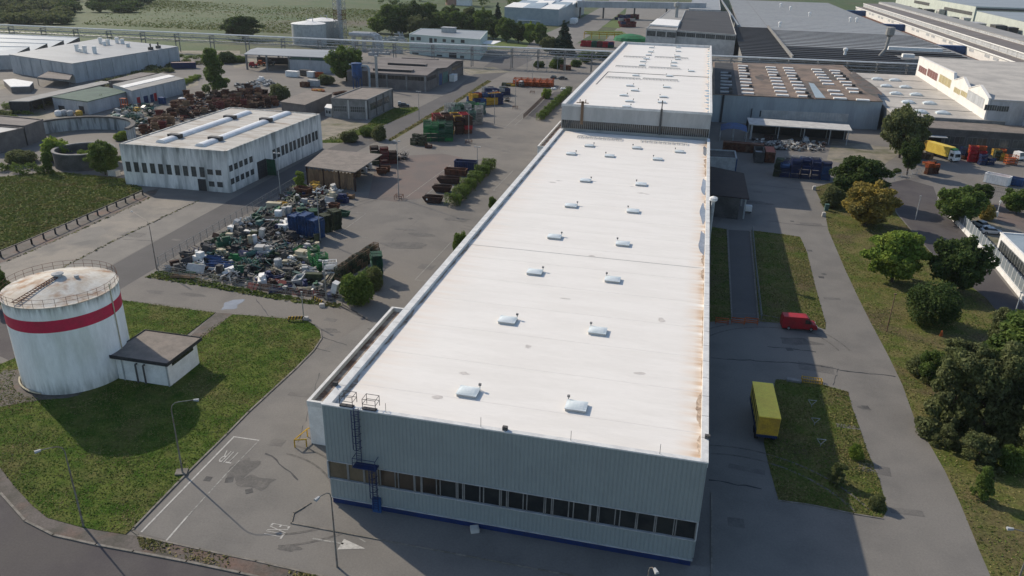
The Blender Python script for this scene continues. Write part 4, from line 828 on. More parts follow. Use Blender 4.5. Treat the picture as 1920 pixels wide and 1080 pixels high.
a, b = G(1081, 10, 11), G(1322, 14, 11); L_ = b[0]-a[0]
t = T("conveyor_bridge", "long grey enclosed bridge on posts crossing the far road", "bridge", (a[0], a[1]))
mb = MB(); mb.box((a[0]+b[0])/2, (a[1]+b[1])/2, 9.5, math.hypot(L_, b[1]-a[1]), 6, 5.5, math.atan2(b[1]-a[1], L_)); mb.build("gallery", m_gwall, t)
for s in (.03, .21, .45, .7, .95): q = lerp(a, b, s); mb = MB(); mb.box(q[0], q[1], 0, 1.2, 3, 9.6); mb.build("post", m_dgrey, t)
mb = MB(); a = G(972, 37, 3); b = G(1035, 38, 3); mb.box((a[0]+b[0])/2, a[1], 2.8, b[0]-a[0], 9, .4)
for s in (0, .5, 1): q = lerp(a, b, s); mb.box(q[0], q[1]-4, 0, .4, .4, 2.8); mb.box(q[0], q[1]+4, 0, .4, .4, 2.8)
tag(mb.build("car_canopy", m_white), "long thin white canopy in front of the blue-grey factory", "canopy")
x, y = G(1076, 44); mb = MB(); mb.box(x, y, 1, 5, 13, 3.2); mb.box(x, y-7.5, .6, 4.6, 2, 2.6)
for dy in (-7, -3, 4): mb.box(x, y+dy, 0, 4.8, 1.1, 1.0)
tag(mb.build("parked_lorry", m_white), "white box lorry parked beside the far road", "lorry")
# ---- pipe rack crossing the whole picture
ra, rb, rc = G(-40, 46, 10), G(960, 90.5, 10), G(1760, 123.5, 10)
t = T("pipe_rack", "long elevated pipe rack carrying pale pipes right across the works", "pipe rack", rb)
def rackpt(s): return lerp(ra, rb, s*2) if s < .5 else lerp(rb, rc, s*2-1)
pl = [rackpt(i/20) for i in range(21)]
for dy, dz, r, m in ((0, .4, .42, m_white), (1.5, .1, .25, m_ltgrey), (-1.2, -1.6, .3, m_metal), (1.0, -1.8, .22, m_ltgrey), (-.3, -3.4, .25, m_metal), (1.4, -3.4, .18, m_metal)):
    mb = MB(); mb.path([(x, y+dy, 10+dz) for x, y in pl], r, 7); mb.build("pipe", m, t)
nP = 30
for i in range(nP+1):
    x, y = rackpt(i/nP)
    if -36 < x < 7 and y < 372: continue
    mb = MB(); mb.box(x, y-1.6, 0, .36, .36, 9.9); mb.box(x, y+1.8, 0, .36, .36, 9.9)
    for z in (9.4, 7.7, 5.9): mb.box(x, y, z, .4, 4.2, .35)
    mb.build("support", m_grey, t)
mb = MB()
for i in range(nP*4):
    p, q = rackpt(i/nP/4), rackpt((i+1)/nP/4)
    for dy in (-1.6, 1.8):
        mb.tube((p[0], p[1]+dy, 5.9 if i % 2 else 9.5), (q[0], q[1]+dy, 9.5 if i % 2 else 5.9), .1, 4, cap=False)
mb.path([(x, y-1.6, 9.5) for x, y in pl], .16, 4); mb.path([(x, y-1.6, 5.9) for x, y in pl], .16, 4); mb.build("truss", m_metal, t)
# ================================================================ BUILDINGS, RIGHT
m_dkroof = mat("dark_felt_roof", (.04, .04, .043), (.055, .055, .058), scale=.15, var=.15, stretch=(.3, 1, 1))
m_bigroof = mat("aged_sheet_roof", (.25, .262, .268), (.295, .305, .308), scale=.1, var=.1, stretch=(.2, 1, 1), rough=.6)
m_bigdark = mat("dark_sheet_roof", (.014, .016, .022), (.022, .024, .03), scale=.2, var=.15, rough=.7)
m_mossr = mat("moss_brown_roof", (.23, .17, .13), (.17, .13, .105), scale=.12, var=.18, fine=14, c3=(.09, .075, .06), scale3=.1)
m_beiger = mat("beige_grey_roof", (.47, .44, .395), (.4, .375, .34), scale=.12, var=.08, c3=(.36, .34, .31), scale3=.06)
m_bgwall = mat("blue_grey_cladding", (.33, .37, .395), (.28, .315, .335), scale=.3, var=.07, stretch=(1, 1, .2), rough=.5)
m_brightw = mat("sunlit_white_render", (.72, .7, .66), (.66, .64, .6), scale=.3, var=.05)
m_strwall = mat("cream_green_wall", (.52, .55, .49), (.46, .49, .44), scale=.15, var=.06)
m_steelr = mat("blue_steel_roof", (.27, .31, .34), (.23, .27, .3), scale=.08, var=.07, stretch=(.2, 1, 1))
# dark block behind the rear hall
P1 = PG([(1269, 57), (1380, 65), (1366, 22), (1286, 19)], 13)
t = bld("dark_roof_block", "tall concrete block with black roof and window ribbon behind the rear hall", "factory block", P1, 13, m_offw, m_dkroof, par=.3)
LL = math.hypot(P1[1][0]-P1[0][0], P1[1][1]-P1[0][1])
for i in range(6): facade(t, P1[0], P1[1], [(LL*(i/6+.005), LL*((i+1)/6-.005), 9.6, 12.2)], frame=m_metal, bars=(5, 1))
P2 = PG([(1212, 53), (1268.5, 57), (1285, 19), (1258, 17)], 13.2)
t = bld("pale_roof_wing", "pale wing with white roof strip left of the dark roofed block", "factory block", P2, 13.2, m_offw, m_shedroof, par=.3)
LL = math.hypot(P2[1][0]-P2[0][0], P2[1][1]-P2[0][1])
for i in range(3): facade(t, P2[0], P2[1], [(LL*(i/3+.03), LL*((i+1)/3-.01), 8.8, 12.0)], frame=m_metal, bars=(6, 1))
mb = MB(); mb.prism([lerp(P2[0], P2[3], .1), lerp(P2[1], P2[2], .1), lerp(P2[1], P2[2], .36), lerp(P2[0], P2[3], .36)], 13.25, 14.2); mb.build("white_roof", m_white, t)
x, y = G(1268, 30, 14); mb = MB(); mb.tube((x, y, 13), (x, y, 20), 1.2, 10); mb.lathe([(1.2, 20), (2.4, 20.5), (2.4, 23), (.1, 24)], 12, x, y); mb.build("roof_flue", m_metal, t)
# the big saw-tooth roof
bigt = T("sawtooth_hall", "vast grey saw-tooth roofed hall behind the brown roofed shed", "factory hall", (80, 417))
mb = MB(); mb.prism([(21, 416), (139, 456), (139, 462), (131, 978), (30, 978)], 0, 9.2); mb.build("wall", m_grey, bigt)
def teeth(x0, x1, y0, y1, m, pitch, h, gl):
    n = max(1, round((y1-y0)/pitch)); p = (y1-y0)/n; a = MB(); pr = []
    for i in range(n):
        ya = y0+i*p; pr += [(ya, 9.25, 1), (ya+.5, 9.25+h, 0), (ya+1.0, 9.25+h, 0)]
    pr.append((y1, 9.25, 0))
    for q in pr: a.v += [(x0, q[0], q[1]), (x1, q[0], q[1])]
    for i in range(len(pr)-1): a.f.append((2*i, 2*i+1, 2*i+3, 2*i+2)); a.m.append(pr[i][2])
    a.build("roof", [m, gl], bigt)
teeth(21, 44.6, 418, 603, m_bigdark, 8, .35, m_black); teeth(45.4, 136, 462, 481, m_bigdark, 8, .4, m_black); teeth(45.4, 100, 418, 461, m_bigdark, 8, .4, m_black)
teeth(45.4, 135.5, 482, 590, m_bigroof, 9, .4, m_dgrey); teeth(45.4, 133, 590.5, 976, m_bigroof, 12, .2, m_grey); teeth(26, 45, 604, 976, m_bigroof, 12, .2, m_grey)
mb = MB(); mb.bx(44.65, 45.35, 418, 603, 9, 11.2); mb.build("roof_seam", m_grey, bigt)
mb = MB(); a, b = G(1384, 48, 10), G(1350, -4, 10); mb.box((a[0]+b[0])/2, (a[1]+b[1])/2, 9, 1.2, b[1]-a[1], 1.6, math.atan2(-(b[0]-a[0]), b[1]-a[1])); mb.build("roof_seam", m_metal, bigt)
for (ax, ay), (bx_, by) in (((1665, 89), (1770, 95)), ((1692, 103), (1716, 105))):
    a, b = G(ax, ay, 12), G(bx_, by, 12); mb = MB(); mb.box((a[0]+b[0])/2, a[1], 11, b[0]-a[0], 3.4, 1.6, .0); mb.build("roof_duct", m_white, bigt)
for px, py in ((1518, 27), (1462, 46), (1594, 37), (1606, 38), (1585, 97), (1482, 16), (1464, 10)):
    x, y = G(px, py, 11); mb = MB(); mb.tube((x, y, 9.3), (x, y, 11.4), .7, 8); mb.lathe([(.7, 11.4), (1.2, 11.6), (1.2, 12.6), (.1, 13.2)], 10, x, y); mb.build("roof_vent", m_white, bigt)
x, y = G(1640, 128, 3); mb = MB(); mb.path([(x, y, 2), (x+1, y, 9), (x+3.5, y, 13), (x+4, y, 19)], .8, 9); mb.lathe([(.9, 19), (2.2, 20), (2.2, 23.5), (.9, 24)], 10, x+4, y)
tag(mb.build("bent_flue", m_shedroof), "leaning pale flue with a rusty cap in front of the saw-tooth roof", "flue")
p = PG([(1292, 17), (1351, 19), (1346, -25), (1308, -25)], 11); bld("grey_roof_block", "pale grey flat roof at the top edge, left of the vast saw-tooth roof", "factory block", p, 11, m_gwall, m_bigroof, par=.3)
# brown roofed shed with the rows of roof lights
FL, FR, BR, BL = PG([(1337, 176), (1655, 190), (1580, 122), (1337, 117)], 10)
t = bld("brown_roof_shed", "wide shed with mossy brown roof carrying rows of pale roof lights", "factory shed", [FL, FR, BR, BL], 10, m_bgwall, m_mossr, over=.2)
mb = MB(); mb.prism([lerp(FL, FR, .012), lerp(FL, FR, .15), lerp(BL, BR, .15), lerp(BL, BR, .012)], 10.0, 10.03); mb.build("roof_felt", m_dkroof, t)
rr = random.Random(4)
for (fx, fy), n in (((1362, 172), 7), ((1402, 174), 10), ((1467, 178), 10), ((1508, 180), 10), ((1575, 184), 10), ((1618, 187), 10)):
    x, y = G(fx, fy, 10.3); st = 8.6
    for k in range(n):
        if rr.random() < .02: continue
        mb = MB(); mb.box(x+k*.12, y+k*st, 10.02, 4.3, 1.9, .45, .02); o = mb.build("roof_light", m_white if fx > 1370 else m_ltgrey, t)
        if rr.random() < .25: mb = MB(); mb.box(x+k*.12+1.5, y+k*st-1.3, 10.02, 1.2, .8, .9); mb.build("roof_vent", m_dgrey, t)
mb = MB(); mb.prism(PG([(1516, 155), (1526, 157), (1548, 184), (1529, 183), (1522, 168)], 10), 10.02, 10.06); mb.build("tarpaulin", m_bluemet, t)
mb = MB()
for (ax, ay), (bx_, by) in (((1505, 150), (1517, 182)), ((1548, 128), (1560, 150)), ((1596, 132), (1650, 187)), ((1425, 140), (1432, 150))):
    a, b = G(ax, ay, 10), G(bx_, by, 10); mb.sheet(blot((a[0]+b[0])/2, (a[1]+b[1])/2, 2.6, abs(a[1]-b[1])/2, seed=ax), 10.012)
mb.build("roof_moss", m_pave, t)
LL = math.hypot(FR[0]-FL[0], FR[1]-FL[1]); it = []
for zx in (780, 884, 952, 1042, 1125, 1167, 1208, 1298, 1378, 1420, 1512, 1552, 1594, 1636, 1690, 1728, 1770, 1812, 1855, 1900):
    px = 1330+zx/8; u, z = onwall(px, 180+(250+(zx-780)*.048)/8, FL, FR); it.append((u-.6, u+.6, 2.6, 4.9))
facade(t, FL, FR, it, frame=m_bgwall, bars=(1, 1)); mb = MB(); 
u, _ = onwall(1427, 212, FL, FR); a = lerp(FL, FR, u/LL); b = lerp(FL, FR, .82); mb.prism([(a[0], a[1]-.06), (b[0], b[1]-.06), (b[0], b[1]+.2), (a[0], a[1]+.2)], 2.3, 5.1); mb.build("panel_band", m_offw, t)
mb = MB(); q = lerp(FL, FR, .25)
for s in (.065, .245): q = lerp(FL, FR, s); mb.box(q[0], q[1]-.3, 0, .7 if s < .1 else .3, .3, 9.9 if s < .1 else 5.5)
mb.build("drain_pipe", m_dark, t)
# pale canopy in front of it
p = PG([(1401, 220.5), (1405, 233), (1598, 245), (1592, 234)], 5); c = cen(p)
t = T("loading_canopy", "pale flat loading canopy on thin posts in front of the brown roofed shed", "canopy", c)
mb = MB(); mb.prism(p, 4.75, 5.05, bottom=True); mb.build("roof", m_offw, t)
for s in (.03, .3, .55, .8, .97):
    for e in (.05, .92): q = lerp(lerp(p[1], p[2], s), lerp(p[0], p[3], s), e); mb = MB(); mb.tube((*q, 0), (*q, 4.74), .14 if s > .1 else .35); mb.build("post", m_ltgrey, t)
mb = MB(); mb.prism([lerp(p[0], p[3], .02), lerp(p[0], p[3], .98), (p[3][0], p[3][1]+.6), (p[0][0], p[0][1]+.6)], 0, 4.7); mb.build("wall", m_dark, t)
x, y = G(1373, 262); t = T("blue_awning", "blue fabric awning shelter beside the hall, under the blue-grey shed wall", "awning", (x, y))
mb = MB(); 
for i in range(8):
    f = lambda k: (x-4.2+8.4*k/8, 4.2+.9*math.sin(math.pi*k/8)); a, b = f(i), f(i+1); mb.face([(a[0], y-3.2, a[1]-.8), (b[0], y-3.2, b[1]-.8), (b[0], y+3.2, b[1]), (a[0], y+3.2, a[1])])
mb.build("canopy", m_blue, t)
for dx in (-4.1, 0, 4.1): mb = MB(); mb.tube((x+dx, y-3.1, 0), (x+dx, y-3.1, 4.3 if dx == 0 else 3.4), .1); mb.tube((x+dx, y+3.1, 0), (x+dx, y+3.1, 5.0 if dx == 0 else 4.2), .1); mb.build("post", m_ltgrey, t)
# low beige roof and the white saw-tooth building
a, b, c_, d = G(1596, 138, 8), G(1716, 142, 8), G(1840, 224, 8), G(1690, 218, 8)
low = [(d[0]-2, 284.5), (100, 285.5), (100, 391), (a[0], 390.5)]
t = bld("low_annex", "low building with beige-grey flat roof and ten domed roof lights", "factory annex", low, 8, m_grey, m_beiger, over=.05)
for i in range(4): y_ = 300+i*24; mb = MB(); mb.bx(low[0][0]+.5, 95-i*.3, y_, y_+.35, 8.02, 8.14); mb.build("roof_seam", m_shedroof, t)
for px, py in ((1645, 147), (1678, 149), (1662, 160), (1698, 162), (1680, 174), (1718, 176), (1703, 190), (1743, 192), (1726, 208), (1768, 210)):
    x, y = G(px, py, 8.6); mb = MB(); mb.box(x, y, 8.02, 4.2, 2.8, .5); n = 4
    Pq = [[(x+4.4*(i/n-.5), y+3*(j/n-.5), 8.52+.7*(1-abs(2*i/n-1)**2)*(1-abs(2*j/n-1)**2)) for j in range(n+1)] for i in range(n+1)]
    for i in range(n):
        for j in range(n): mb.face([Pq[i][j], Pq[i+1][j], Pq[i+1][j+1], Pq[i][j+1]])
    mb.build("roof_light", m_dome, t)
A, B = (96.3, 394), (93.6, 286.2)
prof = [onwall(px, py, A, B) for px, py in ((1720, 104), (1790, 137), (1789.5, 150), (1807, 145), (1817, 165), (1838, 160), (1849, 182))]
t = T("white_sawtooth_building", "white rendered building with stepped zigzag gables and big louvred openings", "factory building", (120, 340))
LL = math.hypot(B[0]-A[0], B[1]-A[1]); pu = lambda u: lerp(A, B, u/LL)
prof[0] = (0, prof[0][1]); prof[-1] = (LL, prof[-1][1]); W_ = 75
mb = MB(); lo_ = [(*pu(u), z-.05) for u, z in prof]+[(*pu(LL), 0), (*pu(0), 0)]; hi_ = [(q[0]+.6, q[1], q[2]) for q in lo_]; mb.face(lo_[::-1]); mb.face(hi_)
for i in range(len(lo_)): j = (i+1) % len(lo_); mb.face([lo_[i], lo_[j], hi_[j], hi_[i]])
mb.build("wall", m_brightw, t)
for (u0, z0), (u1, z1) in zip(prof, prof[1:]):
    a, b = pu(u0), pu(u1); mb = MB(); mb.hexa([(a[0]-.2, a[1], z0-.04), (a[0]+.8, a[1], z0-.04), (b[0]+.8, b[1], z1-.04), (b[0]-.2, b[1], z1-.04), (a[0]-.2, a[1], z0+.2), (a[0]+.8, a[1], z0+.2), (b[0]+.8, b[1], z1+.2), (b[0]-.2, b[1], z1+.2)]); mb.build("coping", m_brightw, t)
a, b = pu(0), pu(LL); za_, zb_ = prof[0][1]-.4, prof[-1][1]-.3
mb = MB(); mb.hexa([(a[0]+.9, a[1]+.3, za_-.3), (a[0]+W_, a[1]+.3, za_-.3), (b[0]+W_, b[1]-.4, zb_-.3), (b[0]+.9, b[1]-.4, zb_-.3), (a[0]+.9, a[1]+.3, za_), (a[0]+W_, a[1]+.3, za_), (b[0]+W_, b[1]-.4, zb_), (b[0]+.9, b[1]-.4, zb_)]); mb.build("roof", m_beiger, t)
q = pu(LL); mb = MB(); mb.bx(q[0]+.62, q[0]+W_, q[1]-.25, q[1]-.02, 0, prof[-1][1]-.1); mb.build("front_wall", m_gwall, t)
m_lred = mat("red_louvre", (.2, .1, .09), (.15, .075, .07), scale=1, var=.2, stretch=(1, 1, .1)); m_lyel = mat("yellow_louvre", (.42, .36, .2), (.33, .28, .16), scale=1, var=.2, stretch=(1, 1, .1))
for (x0, y0, x1, y1, m) in ((1723, 121, 1737, 144, m_lred), (1739, 129, 1757, 155, m_lred), (1761, 141, 1782, 168, m_lyel), (1789, 160, 1800, 181, m_lyel), (1802, 166, 1813, 187, m_lyel)):
    u0, za = onwall(x0+1, y0+2, A, B); u1, zb = onwall(x1-1, y1-2, A, B); _, zc = onwall(x1, y0+8, A, B); facade(t, A, B, [(u0, u1, zb, zc)], frame=m_brightw, glass=m, bars=(4, 1))
    for o in C.objects[-1:]: pass
u0, za = onwall(1813, 180, A, B); u1, zb = onwall(1842, 204, A, B); facade(t, A, B, [(u0, u1, zb, zb+3.2)], frame=m_offw, glass=m_gwall, bars=(6, 1))
FA, FB = (q[0], q[1]-.25), (q[0]+W_, q[1]-.25)
for x0, x1, y0, y1 in ((1847.5, 1868, 196, 208), (1870, 1890, 198, 210)):
    u0, zt = onwall(x0, y0, FA, FB); u1, zb = onwall(x1, y1, FA, FB); facade(t, FA, FB, [(u0, u1, zb, zt)], frame=m_ltgrey, bars=(5, 1))
p = PG([(1898, 186), (1925, 188), (1960, 170), (1890, 168)], 15); p = [(105, 278), (150, 278), (150, 285.8), (105, 285.8)]
t = bld("projecting_bay", "grey projecting bay with dark windows at the right edge of the white zigzag building", "building", p, 15, m_gwall, m_flat, par=.3); facade(t, p[0], p[1], [(1.5, 12, 8, 11.5), (14, 26, 8, 11.5)], bars=(6, 1))
# long low workshop front under the beige roof
p = [(72, 276), (160, 277), (160, 284.2), (72, 283.4)]; p = [(72, 277), (160, 278), (160, 285), (72, 284.2)]
t = bld("repair_workshop", "long dark grey workshop front with a dirty window strip, behind the yellow lorry", "workshop", [(72, 271), (104.6, 271), (104.6, 284.2), (72, 284.2)], 7.0, m_dgrey, m_flat)
LL = 32.6; facade(t, (72, 271), (104.6, 271), [(LL*i/5+.5, LL*(i+1)/5-.3, 2.2, 4.8) for i in range(1, 5)], frame=m_grey, bars=(4, 1)); facade(t, (72, 271), (104.6, 271), [(.5, 6, 0, 4.4)], name="door", glass=m_black, bars=None); mb = MB(); mb.box(76, 269.5, 4.5, 6, 2.8, .2); mb.build("door_canopy", m_ltgrey, t)
t = bld("repair_workshop", "dark grey workshop front continuing to the right edge below the projecting bay", "workshop", [(104.8, 270), (165, 270), (165, 277.8), (104.8, 277.8)], 7.2, m_dgrey, m_flat); facade(t, (104.8, 270), (165, 270), [(i*9+.5, i*9+8.5, 2.2, 4.8) for i in range(6)], frame=m_grey, bars=(4, 1))
# long white and blue glazed building, top right
l0, l1 = G(1608, 13, 9), G(1886, 109, 9); n0, n1 = G(1545, 3, 9), G(1960, 112, 9)
ax = (l1[0]+l0[0])/2
t = T("glazed_long_building", "long two-tier building with white glazed strips and blue boxes, top right", "factory building", (ax, l1[1]))
y0, y1 = 436, 930; xa = lambda y: l1[0]+(l0[0]-l1[0])*(y-l1[1])/(l0[1]-l1[1])
def quadx(y0, y1, dx0, dx1): return [(xa(y0)+dx0, y0), (xa(y0)+dx1, y0), (xa(y1)+dx1, y1), (xa(y1)+dx0, y1)]
dA = G(1680, 33, 9); dA = dA[0]-xa(dA[1]); dB = G(1680, 16.5, 12.4); dB = dB[0]-xa(dB[1])
mb = MB(); mb.prism(quadx(y0, y1, 0, dA), 0, 8.6); mb.build("wall", m_brightw, t)
mb = MB(); mb.prism(quadx(y0-.5, y1, -.6, dA-.05), 8.62, 9.0); mb.build("roof", m_brownr, t)
mb = MB(); mb.prism(quadx(y0, y1, dA+.05, dB), 0, 12); mb.build("wall", m_offw, t)
mb = MB(); mb.prism(quadx(y0-.5, y1, dA-.4, dB+.2), 12.02, 12.4); mb.build("roof", m_brownr, t)
mb = MB(); mb.prism(quadx(y0, y1, dB+.25, dB+14), 0, 14); mb.build("wall", m_offw, t); mb = MB(); mb.prism(quadx(y0, y1, dB, dB+14.3), 14.02, 14.4); mb.build("roof", m_shedroof, t)
n = 34
A, B = (xa(y1)+dA+.05, y1), (xa(y0)+dA+.05, y0); LL = math.hypot(B[0]-A[0], B[1]-A[1])
facade(t, A, B, [(LL*(i+.04)/n, LL*(i+.96)/n, 9.4, 11.8) for i in range(n)], frame=m_white, glass=m_gwall, bars=(3, 2), out=.1)
A, B = (xa(y1)+dB+.25, y1), (xa(y0)+dB+.25, y0); facade(t, A, B, [(LL*(i+.04)/n, LL*(i+.96)/n, 12.6, 13.9) for i in range(n)], frame=m_white, glass=m_gwall, bars=(4, 1), out=.1)
A, B = (xa(y1), y1), (xa(y0), y0); facade(t, A, B, [(LL*(i+.1)/n, LL*(i+.7)/n, 6.0, 7.6) for i in range(n) if i % 3 != 1], frame=m_white, glass=m_gwall, bars=(3, 1), out=.1)
mb = MB(); mb.prism(quadx(y0, y1, -.65, -.6), 8.3, 9.05); mb.prism(quadx(y0, y1, dA-.5, dA-.42), 11.9, 12.45); mb.build("eaves", m_white, t)
for px0, px1, py in ((1606, 1632, 21), (1672, 1706, 47), (1772, 1828, 88)):
    yy = G(px1, py, 8)[1]; mb = MB(); mb.box(xa(yy)-8.8, yy+3, 0, 17, 6, 8.0); mb.build("blue_annex", m_blue, t)
mb = MB(); mb.prism(quadx(y0, y1, -3, -.3), 0, 3.4); mb.build("red_plinth", m_rust, t)
# pale green factory and grey roofs beyond
A, B = G(1701, 15), G(1823, 42); zt = Hgt(1823, 42, 1827, 12)
A2 = lerp(B, A, 1.25); poly = [B, A2, (A2[0]+190, A2[1]+10), (B[0]+190, B[1]+5)]
t = bld("pale_green_factory", "huge pale cream-green factory with grey window strips, top right", "factory", poly, zt, m_strwall, m_steelr)
LL = math.hypot(A[0]-B[0], A[1]-B[1])
for x0, y0_, x1, y1_ in ((1770, 15, 1822, 29), (1714, 3, 1742, 11)):
    u0, z0_ = onwall(x0, y0_+3, A2, B); u1, z1_ = onwall(x1, y1_, A2, B); facade(t, A2, B, [(u0, u1, z1_, z1_+3.2)], frame=m_grey, glass=m_dgrey, bars=(8, 1), out=.2)
mb = MB(); mb.box(B[0]+95, B[1]-.3, zt*.45, 186, .5, zt*.25); mb.build("front_panel", m_bluemet, t)
mb = MB(); mb.box(B[0]+95, B[1]-.4, zt*.8, 188, .5, zt*.12); mb.build("window_strip", m_dgrey, t)
a, b = G(1826, 45, 0), G(1990, 92, 0); h_ = 12; poly = [b, a, (a[0]+170, a[1]-6), (b[0]+170, b[1]-10)]
t = bld("steel_roof_factory", "low pale-walled factory with broad blue-grey roof at the upper right edge", "factory", poly, h_, m_strwall, m_steelr, over=.3)
rr = random.Random(8)
for i, (px, py, w_, h_, m, lab, cat) in enumerate(((1740, 28, 14, 5, m_dgrey, "dark grey container near the shrub by the pale green factory", "container"), (1762, 30, 10, 6, m_offw, "pale booth beside the pale green factory wall", "booth"), (1782, 42, 16, 4, m_dark, "dark open shelter at the pale green factory corner", "shelter"), (1808, 48, 10, 6, m_offw, "pale cabin at the pale green factory corner", "cabin"), (1825, 53, 22, 4, m_ltgrey, "long pale tanker body parked by the low wall", "tanker"), (1868, 66, 14, 7, m_dgrey, "grey boxy plant container by the steel roof factory", "container"), (1892, 68, 12, 6, m_dark, "dark ribbed cooling unit by the steel roof factory", "cooling unit"))):
    x, y = G(px, py); mb = MB(); mb.box(x, y, .6, w_*.6, w_, h_, 0); mb.box(x, y, h_+.62, w_*.64, w_*1.04, .4)
    for dy in (-.35, 0, .35): mb.box(x-w_*.31, y+dy*w_, .2, .5, w_*.12, h_*.8); mb.box(x+w_*.2, y+dy*w_, 0, .5, .5, .58)
    tag(mb.build(cat.replace(" ", "_"), m), lab, cat)
# low white block, brown canopy shed and red containers beside the hall
p = PG([(1320, 279), (1378, 283), (1381, 297), (1320, 294)], 4.2)
t = bld("flat_block", "low pale block with dark sunken roof against the hall's right side", "building", p, 4.2, m_ltgrey, m_dgrey, par=.4)
mb = MB(); q = ccw(p); mb.box(p[2][0]+.15, p[2][1]+.5, 0, .3, 1.2, 4.0); mb.build("blue_corner", m_blue, t)
p = PG([(1322, 310), (1395, 325), (1405, 373), (1322, 364)], 5.2); c = cen(p); m_brs = mat("dark_brown_sheet", (.045, .035, .033), (.035, .028, .027), scale=.3, var=.12)
t = T("lean_to_shed", "dark brown roofed lean-to shed against the hall's right wall", "shed", c); mb = MB(); mb.prism(p, 5.0, 5.25, bottom=True); mb.build("roof", m_brs, t)
for s in (.05, .5, .95): q = lerp(p[2], p[1], s); mb = MB(); mb.box(q[0]-.6, q[1], 0, .35, .35, 4.99); mb.build("post", m_ltgrey, t)
q0 = lerp(p[2], p[3], .1); mb = MB(); mb.prism([lerp(p[3], p[2], .02), lerp(p[3], p[2], .8), lerp(lerp(p[3], p[2], .8), p[1], .06), lerp(lerp(p[3], p[2], .02), p[0], .06)], 0, 4.98); mb.build("wall", m_dgrey, t)
# small white gatehouse with ribbed front at the right edge
a, b = G(1877, 436, 4.0), G(1921, 479, 4.0); b = lerp(a, b, 1.7); p = [a, b, (b[0]+14, b[1]+.5), (a[0]+14, a[1]+.5)]
t = bld("gatehouse", "white flat roofed gatehouse with ribbed glass front at the right edge", "gatehouse", p, 4.0, m_white, m_bluemet, par=.25)
A_, B_ = p[0], p[1]; LL = math.hypot(B_[0]-A_[0], B_[1]-A_[1]); facade(t, A_, B_, [(LL*.05, LL*.97, .5, 2.8)], frame=m_ltgrey, bars=(16, 1), out=.06)
# ================================================================ LAMPS, FENCES, VEHICLES, YARD GOODS
m_pole = mat("lamp_pole_steel", (.2, .19, .17), (.15, .12, .1), scale=1.5, var=.15, rough=.6)
def lamp(loc, h, ang, arm, label, head=.55, group="street lamps"):
    t = T("street_lamp", label, "street lamp", loc, ang, group)
    mb = MB(); mb.tube((0, 0, 0), (0, 0, h*.5), .11, 7, .085); mb.tube((0, 0, h*.5), (0, 0, h-.9), .085, 7, .06); mb.build("pole", m_pole, t, world=False)
    mb = MB(); P = [(0, 0, h-.9), (.12, 0, h-.45), (.45, 0, h-.12), (.9, 0, h), (arm, 0, h+.12)]; mb.path(P, .05, 6); mb.build("arm", m_pole, t, world=False)
    mb = MB(); i0 = 0; mb.hexa([(arm, -.1, h+.03), (arm+head, -.2, h), (arm+head, .2, h), (arm, .1, h+.03), (arm, -.08, h+.2), (arm+head, -.12, h+.2), (arm+head, .12, h+.2), (arm, .08, h+.2)]); mb.build("lamp_head", m_ltgrey, t, world=False); return t
def dirpx(base, z, tip):
    """direction on the ground of a lamp arm whose tip is seen at a surveyed point"""
    q = G(*tip, z); return math.atan2(q[1]-base[1], q[0]-base[0]), math.hypot(q[0]-base[0], q[1]-base[1])
for px, py, h, tip, lab in (((343), 889, 9.6, (372, 751), "street lamp on the lawn edge with its arm over the lawn shadow"), (157, 988, 10.3, (66, 849), "street lamp in the lower left corner leaning its arm over the lawn"), (294, 505, 9.3, (247, 397), "tall street lamp at the corner of the fenced scrap heap")):
    b = G(px, py); a, L = dirpx(b, h, tip); lamp(b, h, a, max(1, L-.5), lab)
b = G(626, 925, 9.4); b = G(633, 1075); b = (G(616, 920, 9.2)[0]+.2, G(616, 920, 9.2)[1]); a, L = dirpx(b, 9.4, (593, 938)); lamp(b, 9.4, a, max(.8, L-.4), "street lamp in front of the hall's left corner, arm towards the yard")
b = G(1228, 1052, 9.2); b = (b[0]-.4, b[1]-.4); lamp(b, 9.3, math.radians(-60), .8, "street lamp at the bottom edge before the hall's right end")
b = G(1940, 1003, 9); lamp(b, 9.2, math.atan2(G(1880, 991, 9.2)[1]-b[1], G(1880, 991, 9.2)[0]-b[0]), 1.8, "street lamp head poking in at the lower right edge")
mb = MB(); p = G(341, 887); mb.box(p[0], p[1], .1, 1.3, 1.1, .16, .4); tag(mb.build("lamp_footing", m_kerb), "square concrete footing under the lawn-edge street lamp", "footing")
YL = [(748, 372, 741, 240, "beside the open timber shed"), (879, 267, 879, 206, "by the red and yellow stillages"), (927, 233, 927, 171, "by the blue stillages"), (786, 226, 786, 172, "in the strip of grass along the road"), (966, 203, 966, 150, "in the open yard before the orange racks"), (998, 162, 999, 112, "behind the orange racks, left of the ramp"), (1059, 150, 1059, 106, "near the red box beyond the ramp"), (988, 136, 988, 94, "at the road beyond the orange racks"), (1025, 134, 1025, 100, "beyond the ramp under the pipe rack"), (895, 330, 895, 276, "behind the hedge and the blue skip"), (527, 372, 520, 288, "along the road by the timber shed"), (601, 452, 590, 362, "among the blue pallets of the scrap yard"), (612, 562, 611, 490, "at the front fence of the scrap yard"), (1045, 133, 1045, 98, "at the far end of the ramp hedge")]
for px, py, tx, ty, lab in YL:
    b = G(px, py); h = min(14, Hgt(px, py, tx, ty)); t = T("yard_light", "thin yard light mast "+lab, "light mast", b, group="light masts in the yard")
    mb = MB(); mb.tube((0, 0, 0), (0, 0, h), .13, 6, .07); mb.build("pole", m_metal, t, world=False)
    mb = MB(); mb.box(0, 0, h, 1.5, .12, .12); mb.box(-.6, 0, h+.02, .5, .4, .22); mb.box(.6, 0, h+.02, .5, .4, .22); mb.build("lamp_head", m_ltgrey, t, world=False)
